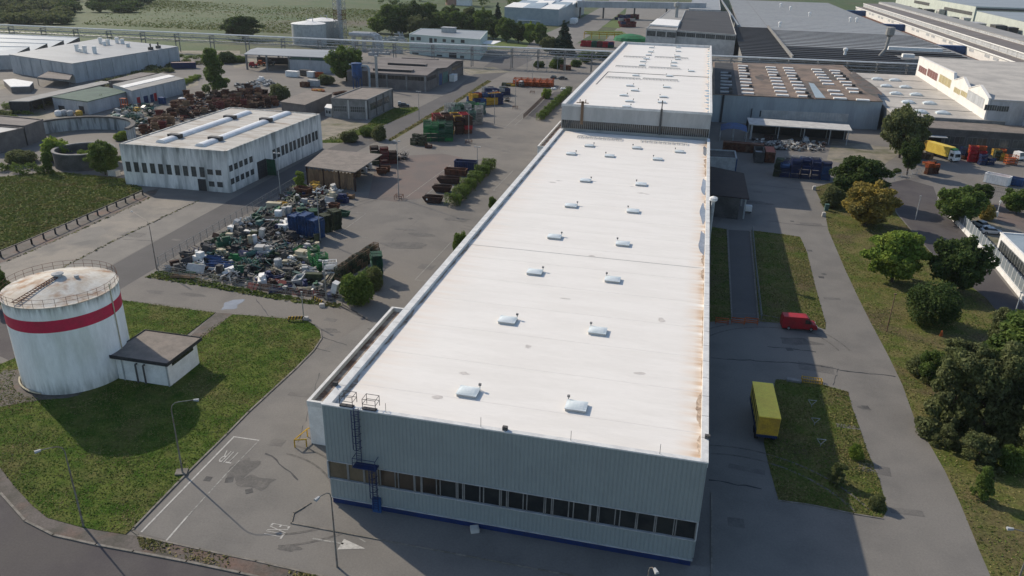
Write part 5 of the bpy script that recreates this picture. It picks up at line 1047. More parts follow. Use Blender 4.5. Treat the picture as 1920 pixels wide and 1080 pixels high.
for px, py, tx, ty, lab, m in ((1662, 622, 1676, 552, "thin weathered wooden pole in the green strip left of the round bush", m_wood), (1716, 412, 1725, 368, "thin pale pole at the edge of the dark parking lot", m_ltgrey), (1900, 597, 1909, 548, "thin pale pole at the right edge beyond the dark bushes", m_ltgrey), (570, 600, 570, 548, "thin grey sign post by the striped barriers", m_metal)):
    b = G(px, py); h = Hgt(px, py, tx, ty); mb = MB(); mb.tube((*b, 0), (*b, h), .1, 6, .07); mb.box(b[0], b[1], h, .35, .2, .2); tag(mb.build("pole", m), lab, "pole")
def sawhorse(b, label, rz=0, m=m_rust):
    mb = MB(); 
    for dx in (-.9, .9):
        for dy in (-.9, .9): mb.tube((dx, dy, 0), (dx, dy, 1.0), .06, 4)
        mb.tube((dx, -.9, .95), (dx, .9, .95), .07, 4)
    for dy in (-.9, .9): mb.tube((-.9, dy, .95), (.9, dy, .95), .07, 4); mb.tube((-.9, dy, .5), (.9, dy, .5), .05, 4)
    o = mb.build("sawhorse_barrier", m); o.location = (b[0], b[1], 0); o.rotation_euler.z = rz; return tag(o, label, "barrier")
for px, py, lab in ((748, 373, "the mast beside the timber shed"), (879, 269, "the mast by the red stillages"), (966, 204, "the mast in the open yard"), (998, 175, "the far yard, left of the ramp")): sawhorse(G(px, py), "rusty red guard frame around "+lab, .1)
# fences
m_mesh = mat("fence_wire", (.2, .21, .21), (.16, .17, .17), rough=.5, scale=2)
def wirefence(name, label, pts, h, step=2.4, m=m_mesh, rails=(1.0, .5), mesh=True, r=.035):
    W = [G(*p) for p in pts]; t = T(name, label, "fence", W[0]); posts = []
    mb = MB()
    for p, q in zip(W, W[1:]):
        L = math.hypot(q[0]-p[0], q[1]-p[1]); n = max(1, round(L/step))
        for i in range(n+1): x, y = lerp(p, q, i/n); posts.append((x, y))
        for rr_ in rails: mb.tube((*p, h*rr_), (*q, h*rr_), r, 4)
        if mesh:
            for i in range(int(L/.45)): x, y = lerp(p, q, i*.45/L); mb.tube((x, y, .05), (x, y, h), .012, 3, cap=False)
            for k in range(1, 5): mb.tube((*p, h*k/5), (*q, h*k/5), .012, 3, cap=False)
    mb.build("rail", m, t)
    for x, y in posts[:95]: b = MB(); b.tube((x, y, 0), (x, y, h+.05), r*1.6, 5); b.build("post", m, t)
    return t
wirefence("wire_fence", "grey wire fence along the road side of the scrap heap", [(298, 500), (545, 353), (600, 320)], 2.0)
wirefence("wire_fence", "grey wire fence along the near side of the scrap heap", [(298, 514), (420, 537), (560, 560), (642, 572)], 1.9)
wirefence("pipe_railing", "low black pipe railing along the edge of the overgrown field", [(2, 482), (60, 458), (165, 412), (268, 366)], 1.2, step=3, m=m_dark, rails=(1.0,), mesh=False, r=.12)
wirefence("wire_fence", "sagging pale wire fence along the shaded walkway", [(1410, 433), (1416, 500), (1427, 602)], 1.3, step=2.5)
wirefence("pale_fence", "pale palisade fence behind the yellow bush beside the parking lot", [(1664, 342), (1700, 336), (1726, 328)], 2.2, m=m_ltgrey)
wirefence("wire_fence", "dark wire fence across the car yard behind the round trees", [(1838, 362), (1862, 366), (1885, 370)], 2.2, m=m_dgrey)
W = [G(1757, 382), G(1810, 437), G(1862, 494), G(1935, 585)]
t = T("glazed_fence", "long fence of grey panels on a white concrete base, right", "fence", W[0])
mb = MB()
for p, q in zip(W, W[1:]):
    L = math.hypot(q[0]-p[0], q[1]-p[1]); mb.box((p[0]+q[0])/2, (p[1]+q[1])/2, 0, L-.25, .45, 1.0, math.atan2(q[1]-p[1], q[0]-p[0]))
mb.build("concrete_base", m_white, t)
m_panel = mat("fence_panel", (.2, .23, .25), (.17, .2, .22), rough=.4, scale=.6, var=.08)
for k, (p, q) in enumerate(zip(W, W[1:])):
    L = math.hypot(q[0]-p[0], q[1]-p[1]); n = round(L/2.2); a = math.atan2(q[1]-p[1], q[0]-p[0])
    for i in range(n):
        c = lerp(p, q, (i+.5)/n); mb = MB(); mb.box(c[0], c[1], 1.02, L/n-.12, .06, 2.1, a); mb.build("panel", m_panel if k or i > 3 else m_dgrey, t)
        c = lerp(p, q, i/n); mb = MB(); mb.box(c[0], c[1], 1.02, .12, .12, 2.25, a); mb.build("post", m_white, t)
# boom barrier and striped barriers
p, q = G(1812, 402), G(1868, 406); t = T("boom_barrier", "white boom barrier across the entrance to the car yard", "barrier", q)
mb = MB(); mb.tube((*p, 1.05), (*q, 1.1), .08, 6); mb.build("boom", m_white, t); mb = MB(); mb.box(q[0], q[1], 0, .45, .45, 1.2); mb.tube((q[0], q[1], 1.2), (q[0], q[1], 3.6), .06); mb.box(q[0], q[1], 3.6, .3, .3, .3); mb.build("post", m_white, t)
for (a, b, lab) in (((539, 603), (568, 602), "striped yellow and black barrier at the lawn corner"), ((585, 562), (606, 573), "striped yellow and black barrier by the scrap yard fence corner")):
    p, q = G(*a), G(*b); L = math.hypot(q[0]-p[0], q[1]-p[1]); rz = math.atan2(q[1]-p[1], q[0]-p[0]); t = T("striped_barrier", lab, "barrier", ((p[0]+q[0])/2, (p[1]+q[1])/2), rz); n = 10
    mb = MB()
    for i in range(n):
        mb.k = i % 2; x0 = -L/2+L*i/n; x1 = x0+L/n; s = .22
        mb.hexa([(x0, -.06, .35), (x1, -.06, .35), (x1, .06, .35), (x0, .06, .35), (x0+s, -.06, .9), (x1+s, -.06, .9), (x1+s, .06, .9), (x0+s, .06, .9)])
    mb.build("board", [m_yellow, m_dark], t, world=False)
    for dx in (-L/2+.2, L/2): mb = MB(); mb.box(dx, 0, 0, .12, .5, .34); mb.build("foot", m_dark, t, world=False)
for px, py, lab in ((574, 600, "pale concrete block at the lawn corner by the striped barrier"), (604, 575, "pale concrete block by the scrap yard fence corner"), (890+0, 996-0, "pale box lying on the apron before the hall")):
    b = G(px, py); mb = MB(); mb.box(b[0], b[1], 0, .9, .8, .5, .4); mb.box(b[0], b[1], .5, .7, .6, .08, .4); tag(mb.build("concrete_block", m_offw), lab, "block")
for i, (px, py, nm) in enumerate(((1521, 764, "beside the yellow frame"), (1527, 798, "in the middle of the weedy island"), (1538, 838, "nearest the bushes of the weedy island"))):
    b = G(px, py); t = T("triangle_marker", "small white triangular frame on legs "+nm, "sign", b); P = [(-.55, 0, 1.1), (.55, .1, 1.1), (0, .05, .35)]
    mb = MB(); mb.path(P+[P[0]], .038, 5); mb.build("frame", m_ltgrey, t, world=False); mb = MB(); mb.tube((0, .05, 0), (0, .05, .4), .05); mb.build("leg", m_metal, t, world=False)
a, b = G(1504, 717), G(1541, 722); t = T("steel_frame_stack", "yellow welded steel frame lying at the head of the weedy island", "frame", lerp(a, b, .5)); mb = MB()
for z in (.1, .55):
    for dy in (0, .9): mb.tube((a[0], a[1]+dy, z), (b[0], b[1]+dy, z), .06, 5)
for i in range(9):
    c = lerp(a, b, i/8); mb.tube((c[0], c[1], .1), (c[0], c[1]+.9, .1), .04, 4); mb.tube((c[0], c[1], .55), (c[0], c[1]+.9, .55), .04, 4)
for c in (a, b): mb.tube((*c, 0), (*c, .6), .07); mb.tube((c[0], c[1]+.9, 0), (c[0], c[1]+.9, .6), .07)
mb.build("frame", m_yellow, t)
a, b = G(1474, 713), G(1502, 717); mb = MB(); mb.box((a[0]+b[0])/2, (a[1]+b[1])/2, 0, b[0]-a[0], .8, .35, -.05)
for i in range(4): mb.box(a[0]+(b[0]-a[0])*(i+.5)/4, a[1]-.42, .02, .4, .06, .28)
tag(mb.build("concrete_trough", m_grey), "row of grey concrete blocks left of the yellow frame", "blocks")
for i, (px, nm) in enumerate(((1353, "left"), (1383, "middle"), (1408, "right"))):
    b = G(px, 607); mb = MB()
    for dx in (-1, 1): mb.tube((dx, -.4, 0), (dx*.95, 0, 1), .05, 4); mb.tube((dx, .4, 0), (dx*.95, 0, 1), .05, 4)
    for z in (.35, .68, 1.0): mb.box(0, -.02 if z > .9 else -.25, z-.06, 2.2, .08, .16)
    o = mb.build("trestle_barrier", m_orange); o.location = (*b, 0); tag(o, nm+" one of the three orange trestle barriers closing the shaded walkway", "barrier", "orange trestles at the walkway end")
b = G(1764, 630); mb = MB(); mb.tube((*b, 0), (*b, .7), .3, 8, .2); mb.tube((*b, .7), (*b, .95), .2, 8, .1); tag(mb.build("hydrant", m_orange), "small orange hydrant in the green strip below the round bush", "hydrant")
for px, py, lab in ((1526, 356, "at the far corner of the green strip"), (1544, 406, "on the path edge below the olive bush")):
    b = G(px, py); mb = MB(); mb.box(b[0], b[1], 0, .8, .8, .9); mb.box(b[0], b[1], .9, .6, .6, .15); tag(mb.build("marker_stone", m_offw), "white marker stone "+lab, "stone")
b = G(1549, 395); mb = MB(); mb.box(b[0], b[1], 0, .9, .7, 1.5); mb.box(b[0], b[1], 1.5, 1.0, .8, .15); tag(mb.build("hydrant_box", m_teal), "teal green cabinet in front of the yellow bush", "cabinet")
b = G(1402, 398); t = T("gas_cylinder_cage", "small white appliance box standing by the lean-to shed", "appliance", b); mb = MB(); mb.box(0, 0, .4, 1.6, 1.4, 1.3); mb.box(0, -.72, .6, 1.3, .05, .9); mb.build("body", m_white, t, world=False); mb = MB()
for dx in (-.6, .6): mb.box(dx, 0, 0, .2, 1, .4)
mb.build("foot", m_dark, t, world=False)
b = G(1338, 430, 11); bb = (5.6, G(1338, 380, 13)[1]); t = T("exhaust_stack", "white exhaust stack rising along the hall's right wall", "exhaust stack", bb); mb = MB(); mb.tube((bb[0], bb[1], 0), (bb[0], bb[1], 13.2), .35, 10); mb.build("pipe", m_ltgrey, t); mb = MB(); mb.tube((bb[0], bb[1], 13.2), (bb[0], bb[1], 13.5), .4, 10, .75); mb.lathe([(.75, 13.5), (.75, 14), (.1, 14.3)], 10, bb[0], bb[1]); mb.build("cowl", m_white, t)
# ---------------- vehicles
def wheels(par, xs, y, r=.33, w_=.22):
    for x in xs:
        for s in (-1, 1):
            mb = MB(); mb.tube((x, s*y-w_/2, r), (x, s*y+w_/2, r), r, 14); o = mb.build("wheel", m_tyre, par, world=False)
            mb = MB(); mb.tube((x, s*(y+w_/2)-.01, r), (x, s*(y+w_/2)+.015, r), r*.55, 10); q = mb.build("rim", m_metal, par, world=False); q.parent = o
def profile(mb, pts, w0, w1=None):
    """side profile (x,z) extruded across, slightly narrower at the top"""
    zs = [p[1] for p in pts]; zm, zM = min(zs), max(zs); w1 = w1 or w0
    hw = lambda z: (w0+(w1-w0)*max(0, (z-zm)/(zM-zm)-.35)/.65)/2
    L = [(x, -hw(z), z) for x, z in pts]; R = [(x, hw(z), z) for x, z in pts]; n = len(pts)
    mb.face(L); mb.face(R[::-1])
    for i in range(n): j = (i+1) % n; mb.face([L[i], R[i], R[j], L[j]][::-1])
    return mb
def car(loc, rz, paint, label, name="parked_car", cat="car"):
    t = T(name, label, cat, loc, rz)
    profile(MB(), [(-2.15, .3), (2.15, .3), (2.2, .6), (2.1, .78), (1.15, .95), (-1.6, .98), (-2.15, .9), (-2.2, .6)], 1.75, 1.62).build("body", paint, t, world=False)
    profile(MB(), [(1.1, .96), (.45, 1.42), (-.95, 1.45), (-1.65, 1.0)], 1.58, 1.25).build("window", m_glass, t, world=False)
    profile(MB(), [(.5, 1.4), (.4, 1.47), (-.9, 1.5), (-1.05, 1.42)], 1.34, 1.22).build("roof", paint, t, world=False)
    for s in (-1, 1): mb = MB(); mb.box(2.15, s*.6, .6, .1, .32, .14); mb.build("headlight", m_white, t, world=False)
    wheels(t, (-1.35, 1.35), .78); return t
m_silver = mat("silver_paint", (.45, .47, .49), (.42, .44, .46), rough=.35, metal=.3, scale=2, var=.03)
m_carw = mat("car_white", (.7, .7, .7), (.66, .66, .66), rough=.3, scale=2, var=.03)
m_carb = mat("car_dark", (.03, .035, .04), (.04, .045, .05), rough=.3, scale=2, var=.05)
b = G(1858, 438); car(b, .05, m_silver, "silver saloon car parked behind the grey panel fence", "silver_car")
b = G(1838, 425); car(b, 1.9, m_carw, "white car half hidden behind the panel fence, above the silver car", "white_car")
b = G(1928, 447); car(b, .2, m_carw, "white car at the right edge beside the gatehouse") if False else None
b = G(757, 200); t = car((b[0], b[1]), .35, m_carb, "dark pickup car parked alone on pale gravel by the flat office", "dark_car"); mb = MB(); mb.box(-1.6, 0, 1.0, 1.1, 1.5, .9); mb.box(-1.6, 0, 1.9, .9, 1.2, .12); mb.build("cargo_box", m_ltgrey, t, world=False)
b = G(1038, 147); car(b, 1.4, m_carb, "dark car left of two parked beyond the orange racks", "dark_car"); b = G(1055, 149); car(b, .4, m_carb, "dark car right of two parked beyond the orange racks", "dark_car")
# red van
b, e_ = G(1464, 612), G(1528, 619); t = T("red_van", "bright red panel van parked at the foot of the grass island", "van", lerp(b, e_, .5), math.atan2(e_[1]-b[1]+1.2, e_[0]-b[0])-.12)
profile(MB(), [(-2.75, .35), (2.75, .35), (2.8, .75), (2.6, 1.1), (1.95, 1.2), (1.25, 2.2), (1.0, 2.32), (-2.7, 2.35), (-2.8, 1.5)], 1.95, 1.75).build("body", m_redp, t, world=False)
mb = MB(); mb.hexa([(1.97, -.82, 1.22), (2.0, -.82, 1.25), (2.0, .82, 1.25), (1.97, .82, 1.22), (1.3, -.76, 2.17), (1.36, -.76, 2.17), (1.36, .76, 2.17), (1.3, .76, 2.17)]); mb.build("windscreen", m_glass, t, world=False)
for s in (-1, 1):
    mb = MB(); mb.hexa([(.75, s*.965, 1.3), (1.75, s*.965, 1.3), (1.75, s*.98, 1.3), (.75, s*.98, 1.3), (.75, s*.905, 2.0), (1.3, s*.905, 2.0), (1.3, s*.925, 2.0), (.75, s*.925, 2.0)]); mb.build("window", m_glass, t, world=False)
    mb = MB(); mb.box(2.72, s*.65, .75, .1, .35, .22); mb.build("headlight", m_white, t, world=False); mb = MB(); mb.box(1.55, s*1.1, 1.35, .12, .22, .3); mb.build("mirror", m_dark, t, world=False)
mb = MB(); mb.box(2.76, 0, .35, .14, 1.9, .3); mb.build("bumper", m_dark, t, world=False); wheels(t, (-1.7, 1.85), .86, .36)
# yellow trailer
a, b2, c2, d2 = G(1412, 716, 3.95), G(1453, 719, 3.95), G(1463, 783, 3.95), G(1420, 781, 3.95)
tc = cen([a, b2, c2, d2]); Lt = (a[1]+b2[1]-c2[1]-d2[1])/2; t = T("curtain_trailer", "yellow curtain-sided trailer with dark blue skirt parked on the apron", "trailer", tc, .045)
m_ytop = mat("trailer_yellow", (.7, .52, .09), (.62, .44, .075), scale=.6, var=.12, rough=.6)
mb = MB(); mb.box(0, 0, 1.35, 2.6, Lt, 2.5); mb.build("curtain_body", m_ytop, t, world=False)
mb = MB(); mb.box(0, 0, 3.86, 2.66, Lt+.1, .09); mb.build("roof", mat("brightened_trailer_roof", (.95, .72, .09), (.9, .64, .08), scale=.5, var=.08, rough=.5), t, world=False)  # extra light put into the roof colour, since it lies in hall shade
mb = MB(); mb.box(0, 0, .95, 2.5, Lt-.05, .38); mb.box(-1.32, 0, 1.34, .05, Lt-.2, .5); mb.build("chassis", m_navy, t, world=False)
for k in range(1, 6): mb = MB(); mb.box(-1.33, -Lt/2+Lt*k/6, 1.86, .05, .1, 1.9); mb.build("strap", m_dark, t, world=False)
mb = MB(); mb.box(0, -Lt/2-.03, 1.4, 2.5, .05, 2.4); mb.build("rear_door", m_yellow, t, world=False)
for k, yy in enumerate((-Lt/2+1.2, -Lt/2+2.5)):
    for s in (-1, 1): mb = MB(); mb.tube((s*1.05-.2, yy, .5), (s*1.05+.2, yy, .5), .5, 14); mb.build("wheel", m_tyre, t, world=False)
for s in (-1, 1): mb = MB(); mb.box(s*.9, Lt/2-1.5, 0, .2, .2, .95); mb.build("landing_leg", m_dark, t, world=False)
# yellow lorry
p, q = G(1778, 303), G(1752, 287); fx, fy = p[0]-q[0], p[1]-q[1]; hd = math.atan2(fy, fx); hd = math.radians(-58); t = T("yellow_lorry", "lorry with white cab and yellow tarpaulin box beside the colourful stacks", "lorry", lerp(p, q, .35), hd)
mb = MB(); mb.box(-1.8, 0, 1.1, 8.6, 2.5, 2.9); mb.build("tarpaulin_box", m_ytop, t, world=False); mb = MB(); mb.box(-7.5+.6, 0, 1.1, 1.2, 2.45, 2.85); mb.build("rear_box", m_yellow, t, world=False)
mb = MB(); mb.box(-1, 0, .6, 11, 1.1, .48); mb.build("chassis", m_dark, t, world=False)
profile(MB(), [(2.7, .5), (4.9, .5), (5.0, 1.3), (4.75, 2.5), (4.3, 3.2), (2.7, 3.4)], 2.45, 2.2).build("cab", m_white, t, world=False)
mb = MB(); mb.hexa([(4.97, -1.05, 1.5), (5.02, -1.05, 1.5), (5.02, 1.05, 1.5), (4.97, 1.05, 1.5), (4.74, -1.0, 2.5), (4.8, -1.0, 2.5), (4.8, 1.0, 2.5), (4.74, 1.0, 2.5)]); mb.build("windscreen", m_glass, t, world=False)
mb = MB(); mb.box(3.2, 0, 3.38, 1.1, 2.1, .35); mb.build("roof_fairing", m_lgreen, t, world=False)
for s in (-1, 1): mb = MB(); mb.box(3.8, s*1.2, 1.6, 1.2, .06, .9); mb.build("window", m_glass, t, world=False); mb = MB(); mb.box(4.98, s*.85, .75, .1, .4, .25); mb.build("headlight", m_white, t, world=False)
wheels(t, (-5.2, -3.9, 3.9), 1.05, .5, .35)
b = G(1908, 300); t = T("white_truck", "small white lorry cab at the right edge behind the orange stacks", "lorry", b, -1.0); profile(MB(), [(-1.2, .5), (1.2, .5), (1.25, 1.3), (.9, 2.5), (-1.2, 2.6)], 2.3, 2.0).build("cab", m_white, t, world=False); mb = MB(); mb.hexa([(1.2, -.9, 1.4), (1.27, -.9, 1.4), (1.27, .9, 1.4), (1.2, .9, 1.4), (.9, -.85, 2.4), (.98, -.85, 2.4), (.98, .85, 2.4), (.9, .85, 2.4)]); mb.build("windscreen", m_glass, t, world=False); mb = MB(); mb.box(-3.6, 0, .6, 4.6, 2.2, .5); mb.build("flatbed", m_dark, t, world=False); wheels(t, (-4.5, .4), .95, .45, .3)
# ---------------- containers and skips
def container(px, py, L, W_, H_, rz, m, label, name="container", open_top=False, cat=None, topm=None):
    b = G(px, py) if py is not None else px; t = T(name, label, cat or "container", b, rz)
    mb = MB()
    def wall(x0, x1, y0, y1):
        mb.bx(x0, x1, y0, y1, .15, H_)
    wall(-L/2, L/2, -W_/2, -W_/2+.1); wall(-L/2, L/2, W_/2-.1, W_/2); wall(-L/2, -L/2+.1, -W_/2+.1, W_/2-.1); wall(L/2-.1, L/2, -W_/2+.1, W_/2-.1); mb.bx(-L/2+.1, L/2-.1, -W_/2+.1, W_/2-.1, .15, .3)
    n = int(L/.6)
    for i in range(1, n):
        x = -L/2+L*i/n
        for s in (-1, 1): mb.box(x, s*(W_/2+.04), .25, .14, .08, H_-.4)
    for i in range(1, int(W_/.7)):
        y = -W_/2+W_*i/int(W_/.7)
        for s in (-1, 1): mb.box(s*(L/2+.04), y, .25, .08, .14, H_-.4)
    for s in (-1, 1): mb.box(0, s*W_/2, H_-.1, L+.1, .2, .16); mb.box(s*L/2, 0, H_-.1, .2, W_-.2, .16)
    mb.build("body", m, t, world=False)
    if not open_top: mb = MB(); mb.bx(-L/2+.08, L/2-.08, -W_/2+.08, W_/2-.08, H_-.02, H_+.03); mb.build("lid", topm or m, t, world=False)
    else: mb = MB(); mb.bx(-L/2+.12, L/2-.12, -W_/2+.12, W_/2-.12, .32, H_*.62); mb.build("scrap_load", topm or m_rust2, t, world=False)
    for s in (-1, 1): mb = MB(); mb.box(s*L*.35, 0, 0, .25, W_*.9, .15); mb.build("skid", m_dark, t, world=False)
    return t
container(874, 318, 6.2, 2.5, 2.5, .05, m_navy, "dark blue open-top roll-off container behind the brown skips", "blue_container", True, topm=m_black)
def skip(px, py, L, rz, label, m=m_rust2):
    b = G(px, py); t = T("scrap_skip", label, "skip", b, rz, "rusty brown skips beside the hedge")
    mb = MB(); H_ = 1.55
    for s in (-1, 1):
        y = s*1.1; P = [(-L/2+.9, .12), (L/2-.5, .12), (L/2, H_), (-L/2, H_*.85)]; mb.hexa([(x, y-.05, z) for x, z in P[:2]]+[(x, y+.05, z) for x, z in P[:2]][::-1]+[(P[3][0], y-.05, P[3][1]), (P[2][0], y-.05, P[2][1]), (P[2][0], y+.05, P[2][1]), (P[3][0], y+.05, P[3][1])])
        for k in range(4): mb.box(-L/2+1+k*(L-1.6)/3, y+s*.07, .2, .12, .08, H_*.8)
        mb.box(0, y, H_-.1, L*.96, .16, .14, 0)
    mb.hexa([(-L/2+.9, -1.05, .12), (-L/2+1, -1.05, .12), (-L/2+1, 1.05, .12), (-L/2+.9, 1.05, .12), (-L/2, -1.05, H_*.85), (-L/2+.1, -1.05, H_*.85), (-L/2+.1, 1.05, H_*.85), (-L/2, 1.05, H_*.85)])
    mb.hexa([(L/2-.6, -1.05, .12), (L/2-.5, -1.05, .12), (L/2-.5, 1.05, .12), (L/2-.6, 1.05, .12), (L/2-.1, -1.05, H_), (L/2, -1.05, H_), (L/2, 1.05, H_), (L/2-.1, 1.05, H_)])
    mb.bx(-L/2+.9, L/2-.5, -1.05, 1.05, .12, .25); mb.build("body", m, t, world=False)
    mb = MB(); mb.bx(-L/2+.7, L/2-.4, -1.0, 1.0, .3, .95); mb.build("scrap_load", m_rust, t, world=False)
    for s in (-1, 1): mb = MB(); mb.tube((L*.2, s*1.12, .6), (L*.2, s*1.3, .6), .1, 8); mb.build("trunnion", m_dark, t, world=False)
skip(812, 379, 4.8, .0, "nearest rusty brown skip beside the hedge, white notice on its side"); skip(829, 359, 4.8, .03, "second rusty brown skip from the near end of the hedge"); skip(842, 343, 6.2, .04, "third brown skip, with white rubbish heaped inside")
container(855, 328, 5.8, 2.3, 1.7, .04, m_rust, "reddish long brown skip just in front of the dark blue container", "scrap_skip", True, cat="skip")
b = G(812, 379); mb = MB(); mb.box(b[0]-1.2, b[1]-1.19, .75, .45, .03, .4); tag(mb.build("notice", m_white), "small white notice on the nearest brown skip", "notice")
container(1368+24, 284, 12, 2.6, 2.7, -.05, m_rust, "long rust-red container below the blue awning", "red_container")
container(1421, 300, 2.6, 8, 3.2, .0, m_dgrey, "dark grey open box container beside the rust-red topped one", "grey_container", True, topm=m_ltgrey)
container(1441, 300, 2.7, 8, 3.2, .0, m_rust, "rust-red topped container left of the blue stillage wall", "red_container", topm=mat("faded_red_top", (.3, .1, .07), (.24, .09, .065), scale=.5, var=.15))
b = G(1868, 345); container(b, None, 6.0, 2.6, 2.6, math.radians(-35), m_white, "white open-top skip with rust-red inside, in the right yard", "white_skip", True, cat="skip", topm=mat("rust_inside", (.3, .08, .035), (.2, .06, .03), scale=.8, var=.25))
b = G(1893, 345); container(b, None, 6.5, 2.5, 2.0, math.radians(-35), m_blue, "blue-ended open skip with rusty load beside the white skip", "blue_skip", True, cat="skip", topm=MATS["rust_inside"])
container(549, 144, 6.0, 2.6, 2.6, -.05, m_white, "white site cabin nearest the canopy hall's open side", "site_cabin", cat="cabin"); container(574, 142, 5.5, 2.6, 2.6, -.05, m_dgrey, "dark grey site cabin between two white ones", "site_cabin", cat="cabin"); container(584, 145, 3.2, 2.6, 2.6, -.05, m_white, "narrow white site cabin with two windows by the orange skip", "site_cabin", cat="cabin")
container(599, 145, 3.2, 2.4, 2.2, 0, m_orange, "orange skip beside the white site cabins", "orange_skip", True, cat="skip"); container(589, 162, 4.6, 2.5, 2.7, -.05, m_ltgrey, "pale grey container on the gravel beside a brown skip", "pale_container"); container(572, 163, 3.6, 2.4, 2.0, .0, m_rust, "brown rusty skip left of the pale grey container", "brown_skip", True, cat="skip")
container(345, 128, 11, 3.2, 2.8, .55, m_navy, "long blue container with a faded pinkish roof beside the big tree", "long_container", topm=mat("faded_pink_roof", (.32, .22, .2), (.27, .2, .18), scale=.5))
container(1060, 131, 5.5, 2.5, 2.4, 0, m_rust, "rust-red box container under the pipe rack beyond the ramp", "red_container")
container(215, 330, 2.6, 1.6, 1.5, -.1, m_offw, "small white bin at the left foot of the workshop", "white_bin", cat="bin")
for i, (px, py, m, nm) in enumerate(((110, 217, m_white, "leftmost of the white bundles by the green-roofed shed"), (121, 216, m_ltgrey, "middle one of the pale bundles by the green-roofed shed"), (133, 217, m_ltgrey, "rightmost of the pale bundles by the green-roofed shed"), (149, 217, m_yellow, "single yellow bundle by the green-roofed shed"))):
    b = G(px, py); mb = MB(); mb.lathe([(.2, 0), (1.1, .1), (1.25, .8), (1.1, 1.6), (.5, 1.9), (.02, 1.95)], 9, *b); tag(mb.build("bulk_bag", m), nm, "bulk bag", "bulk bags by the green-roofed shed")
# red tractor and machines under the canopy hall
for px, py, m, lab in ((475, 126, m_redp, "red machine half under the canopy hall's left end"), (490, 123, m_orange, "orange machine under the canopy hall roof"), (508, 122, m_dark, "dark machine deep under the canopy hall roof")):
    b = G(px, py); t = T("farm_machine", lab, "machine", b, .4); profile(MB(), [(-2, .5), (2, .5), (2.2, 1.4), (.6, 1.7), (.4, 2.6), (-1.2, 2.6), (-2, 1.6)], 1.9, 1.6).build("body", m, t, world=False); wheels(t, (-1.2, 1.3), .95, .6, .3)
for px, py, col, lab in ((278, 189, m_navy, "blue stack of panels against the long grey store"), (262, 193, m_navy, "dark blue cabinet leaning by the long grey store"), (291, 187, m_redp, "dark red cabinet against the long grey store"), (305, 195, m_blue, "bright blue open box beside the rusty crates"), (235, 208, m_orange, "orange rack frame among the green crates"), (258, 213, m_yellow, "yellow frame pile at the left end of the rusty crates"), (342, 191, m_white, "white sheeted bundle among the rusty crates")):
    b = G(px, py); mb = MB(); s = rnd(1.6, 2.6); h = rnd(1.8, 3.2) if "rack" not in lab else 4.5
    if "bundle" in lab: mb.lathe([(1.6, 0), (1.7, .8), (1.2, 1.5), (.05, 1.8)], 9, *b)
    else:
        for dx in (-s/2, s/2):
            for dy in (-s/3, s/3): mb.box(b[0]+dx, b[1]+dy, 0, .25, .25, h)
        for z in (.2, h*.5, h-.15): mb.box(b[0], b[1], z, s, s*.7, .15)
        if "rack" not in lab and "frame" not in lab: mb.box(b[0], b[1], .36, s*.92, s*.62, h-.6)
    tag(mb.build(lab.split(" against")[0].split(" beside")[0].split(" among")[0].split(" leaning")[0].split(" at ")[0].split(" of ")[0].replace(" ", "_"), col), lab, "yard goods")
# ================================================================ STACKED GOODS AND SCRAP
def inst(me, m, loc, rz, name, label, cat, group=None, scale=None, rx=0):
    o = D.objects.new(name, me); C.objects.link(o); o.location = (loc[0], loc[1], loc[2] if len(loc) > 2 else 0); o.rotation_euler = (rx, 0, rz)
    if scale: o.scale = scale
    for s, q in zip(o.material_slots, m if isinstance(m, (list, tuple)) else [m]): s.link = 'OBJECT'; s.material = q
    return tag(o, label, cat, group)
def kit(f):
    mb = MB(); f(mb); return mb.mesh("goods", [m_rust, m_dark])
def k_stillage(mb):
    for dx in (-.93, .93):
        for dy in (-.6, .6): mb.box(dx, dy, 0, .12, .12, 1.05)
    for dy in (-.6, .6):
        for z in (.14, .38, .62, .86): mb.box(0, dy, z, 1.76, .05, .15)
    for dx in (-.93, .93):
        for z in (.14, .38, .62, .86): mb.box(dx, 0, z, .05, 1.1, .15)
    mb.box(0, 0, .1, 1.8, 1.15, .04); mb.k = 1; mb.box(0, 0, .16, 1.7, 1.08, .55)
def k_cage(mb):
    for dx in (-.95, .95):
        for dy in (-.6, .6): mb.box(dx, dy, 0, .1, .1, 1.2)
    for z in (.1, .65, 1.12):
        for dy in (-.6, .6): mb.box(0, dy, z, 1.85, .06, .08)
        for dx in (-.95, .95): mb.box(dx, 0, z, .06, 1.15, .08)
    for i in range(9):
        for dy in (-.6, .6): mb.box(-.8+i*.2, dy, .18, .04, .04, .95)
    for i in range(5):
        for dx in (-.95, .95): mb.box(dx, -.4+i*.2, .18, .04, .04, .95)
    mb.box(0, 0, .08, 1.85, 1.15, .04); mb.k = 1; mb.box(.1, .05, .14, 1.3, .8, .35)
def k_pallet(mb):
    for z in (.12, .3): 
        for i in range(5): mb.box(0, -.5+i*.25, z, 2.0, .17, .05)
    for dx in (-.85, 0, .85):
        mb.box(dx, 0, .18, .16, 1.15, .11); mb.box(dx, 0, 0, .16, 1.15, .11)
    mb.box(-.96, 0, .36, .06, 1.1, .12); mb.box(.96, 0, .36, .06, 1.1, .12)
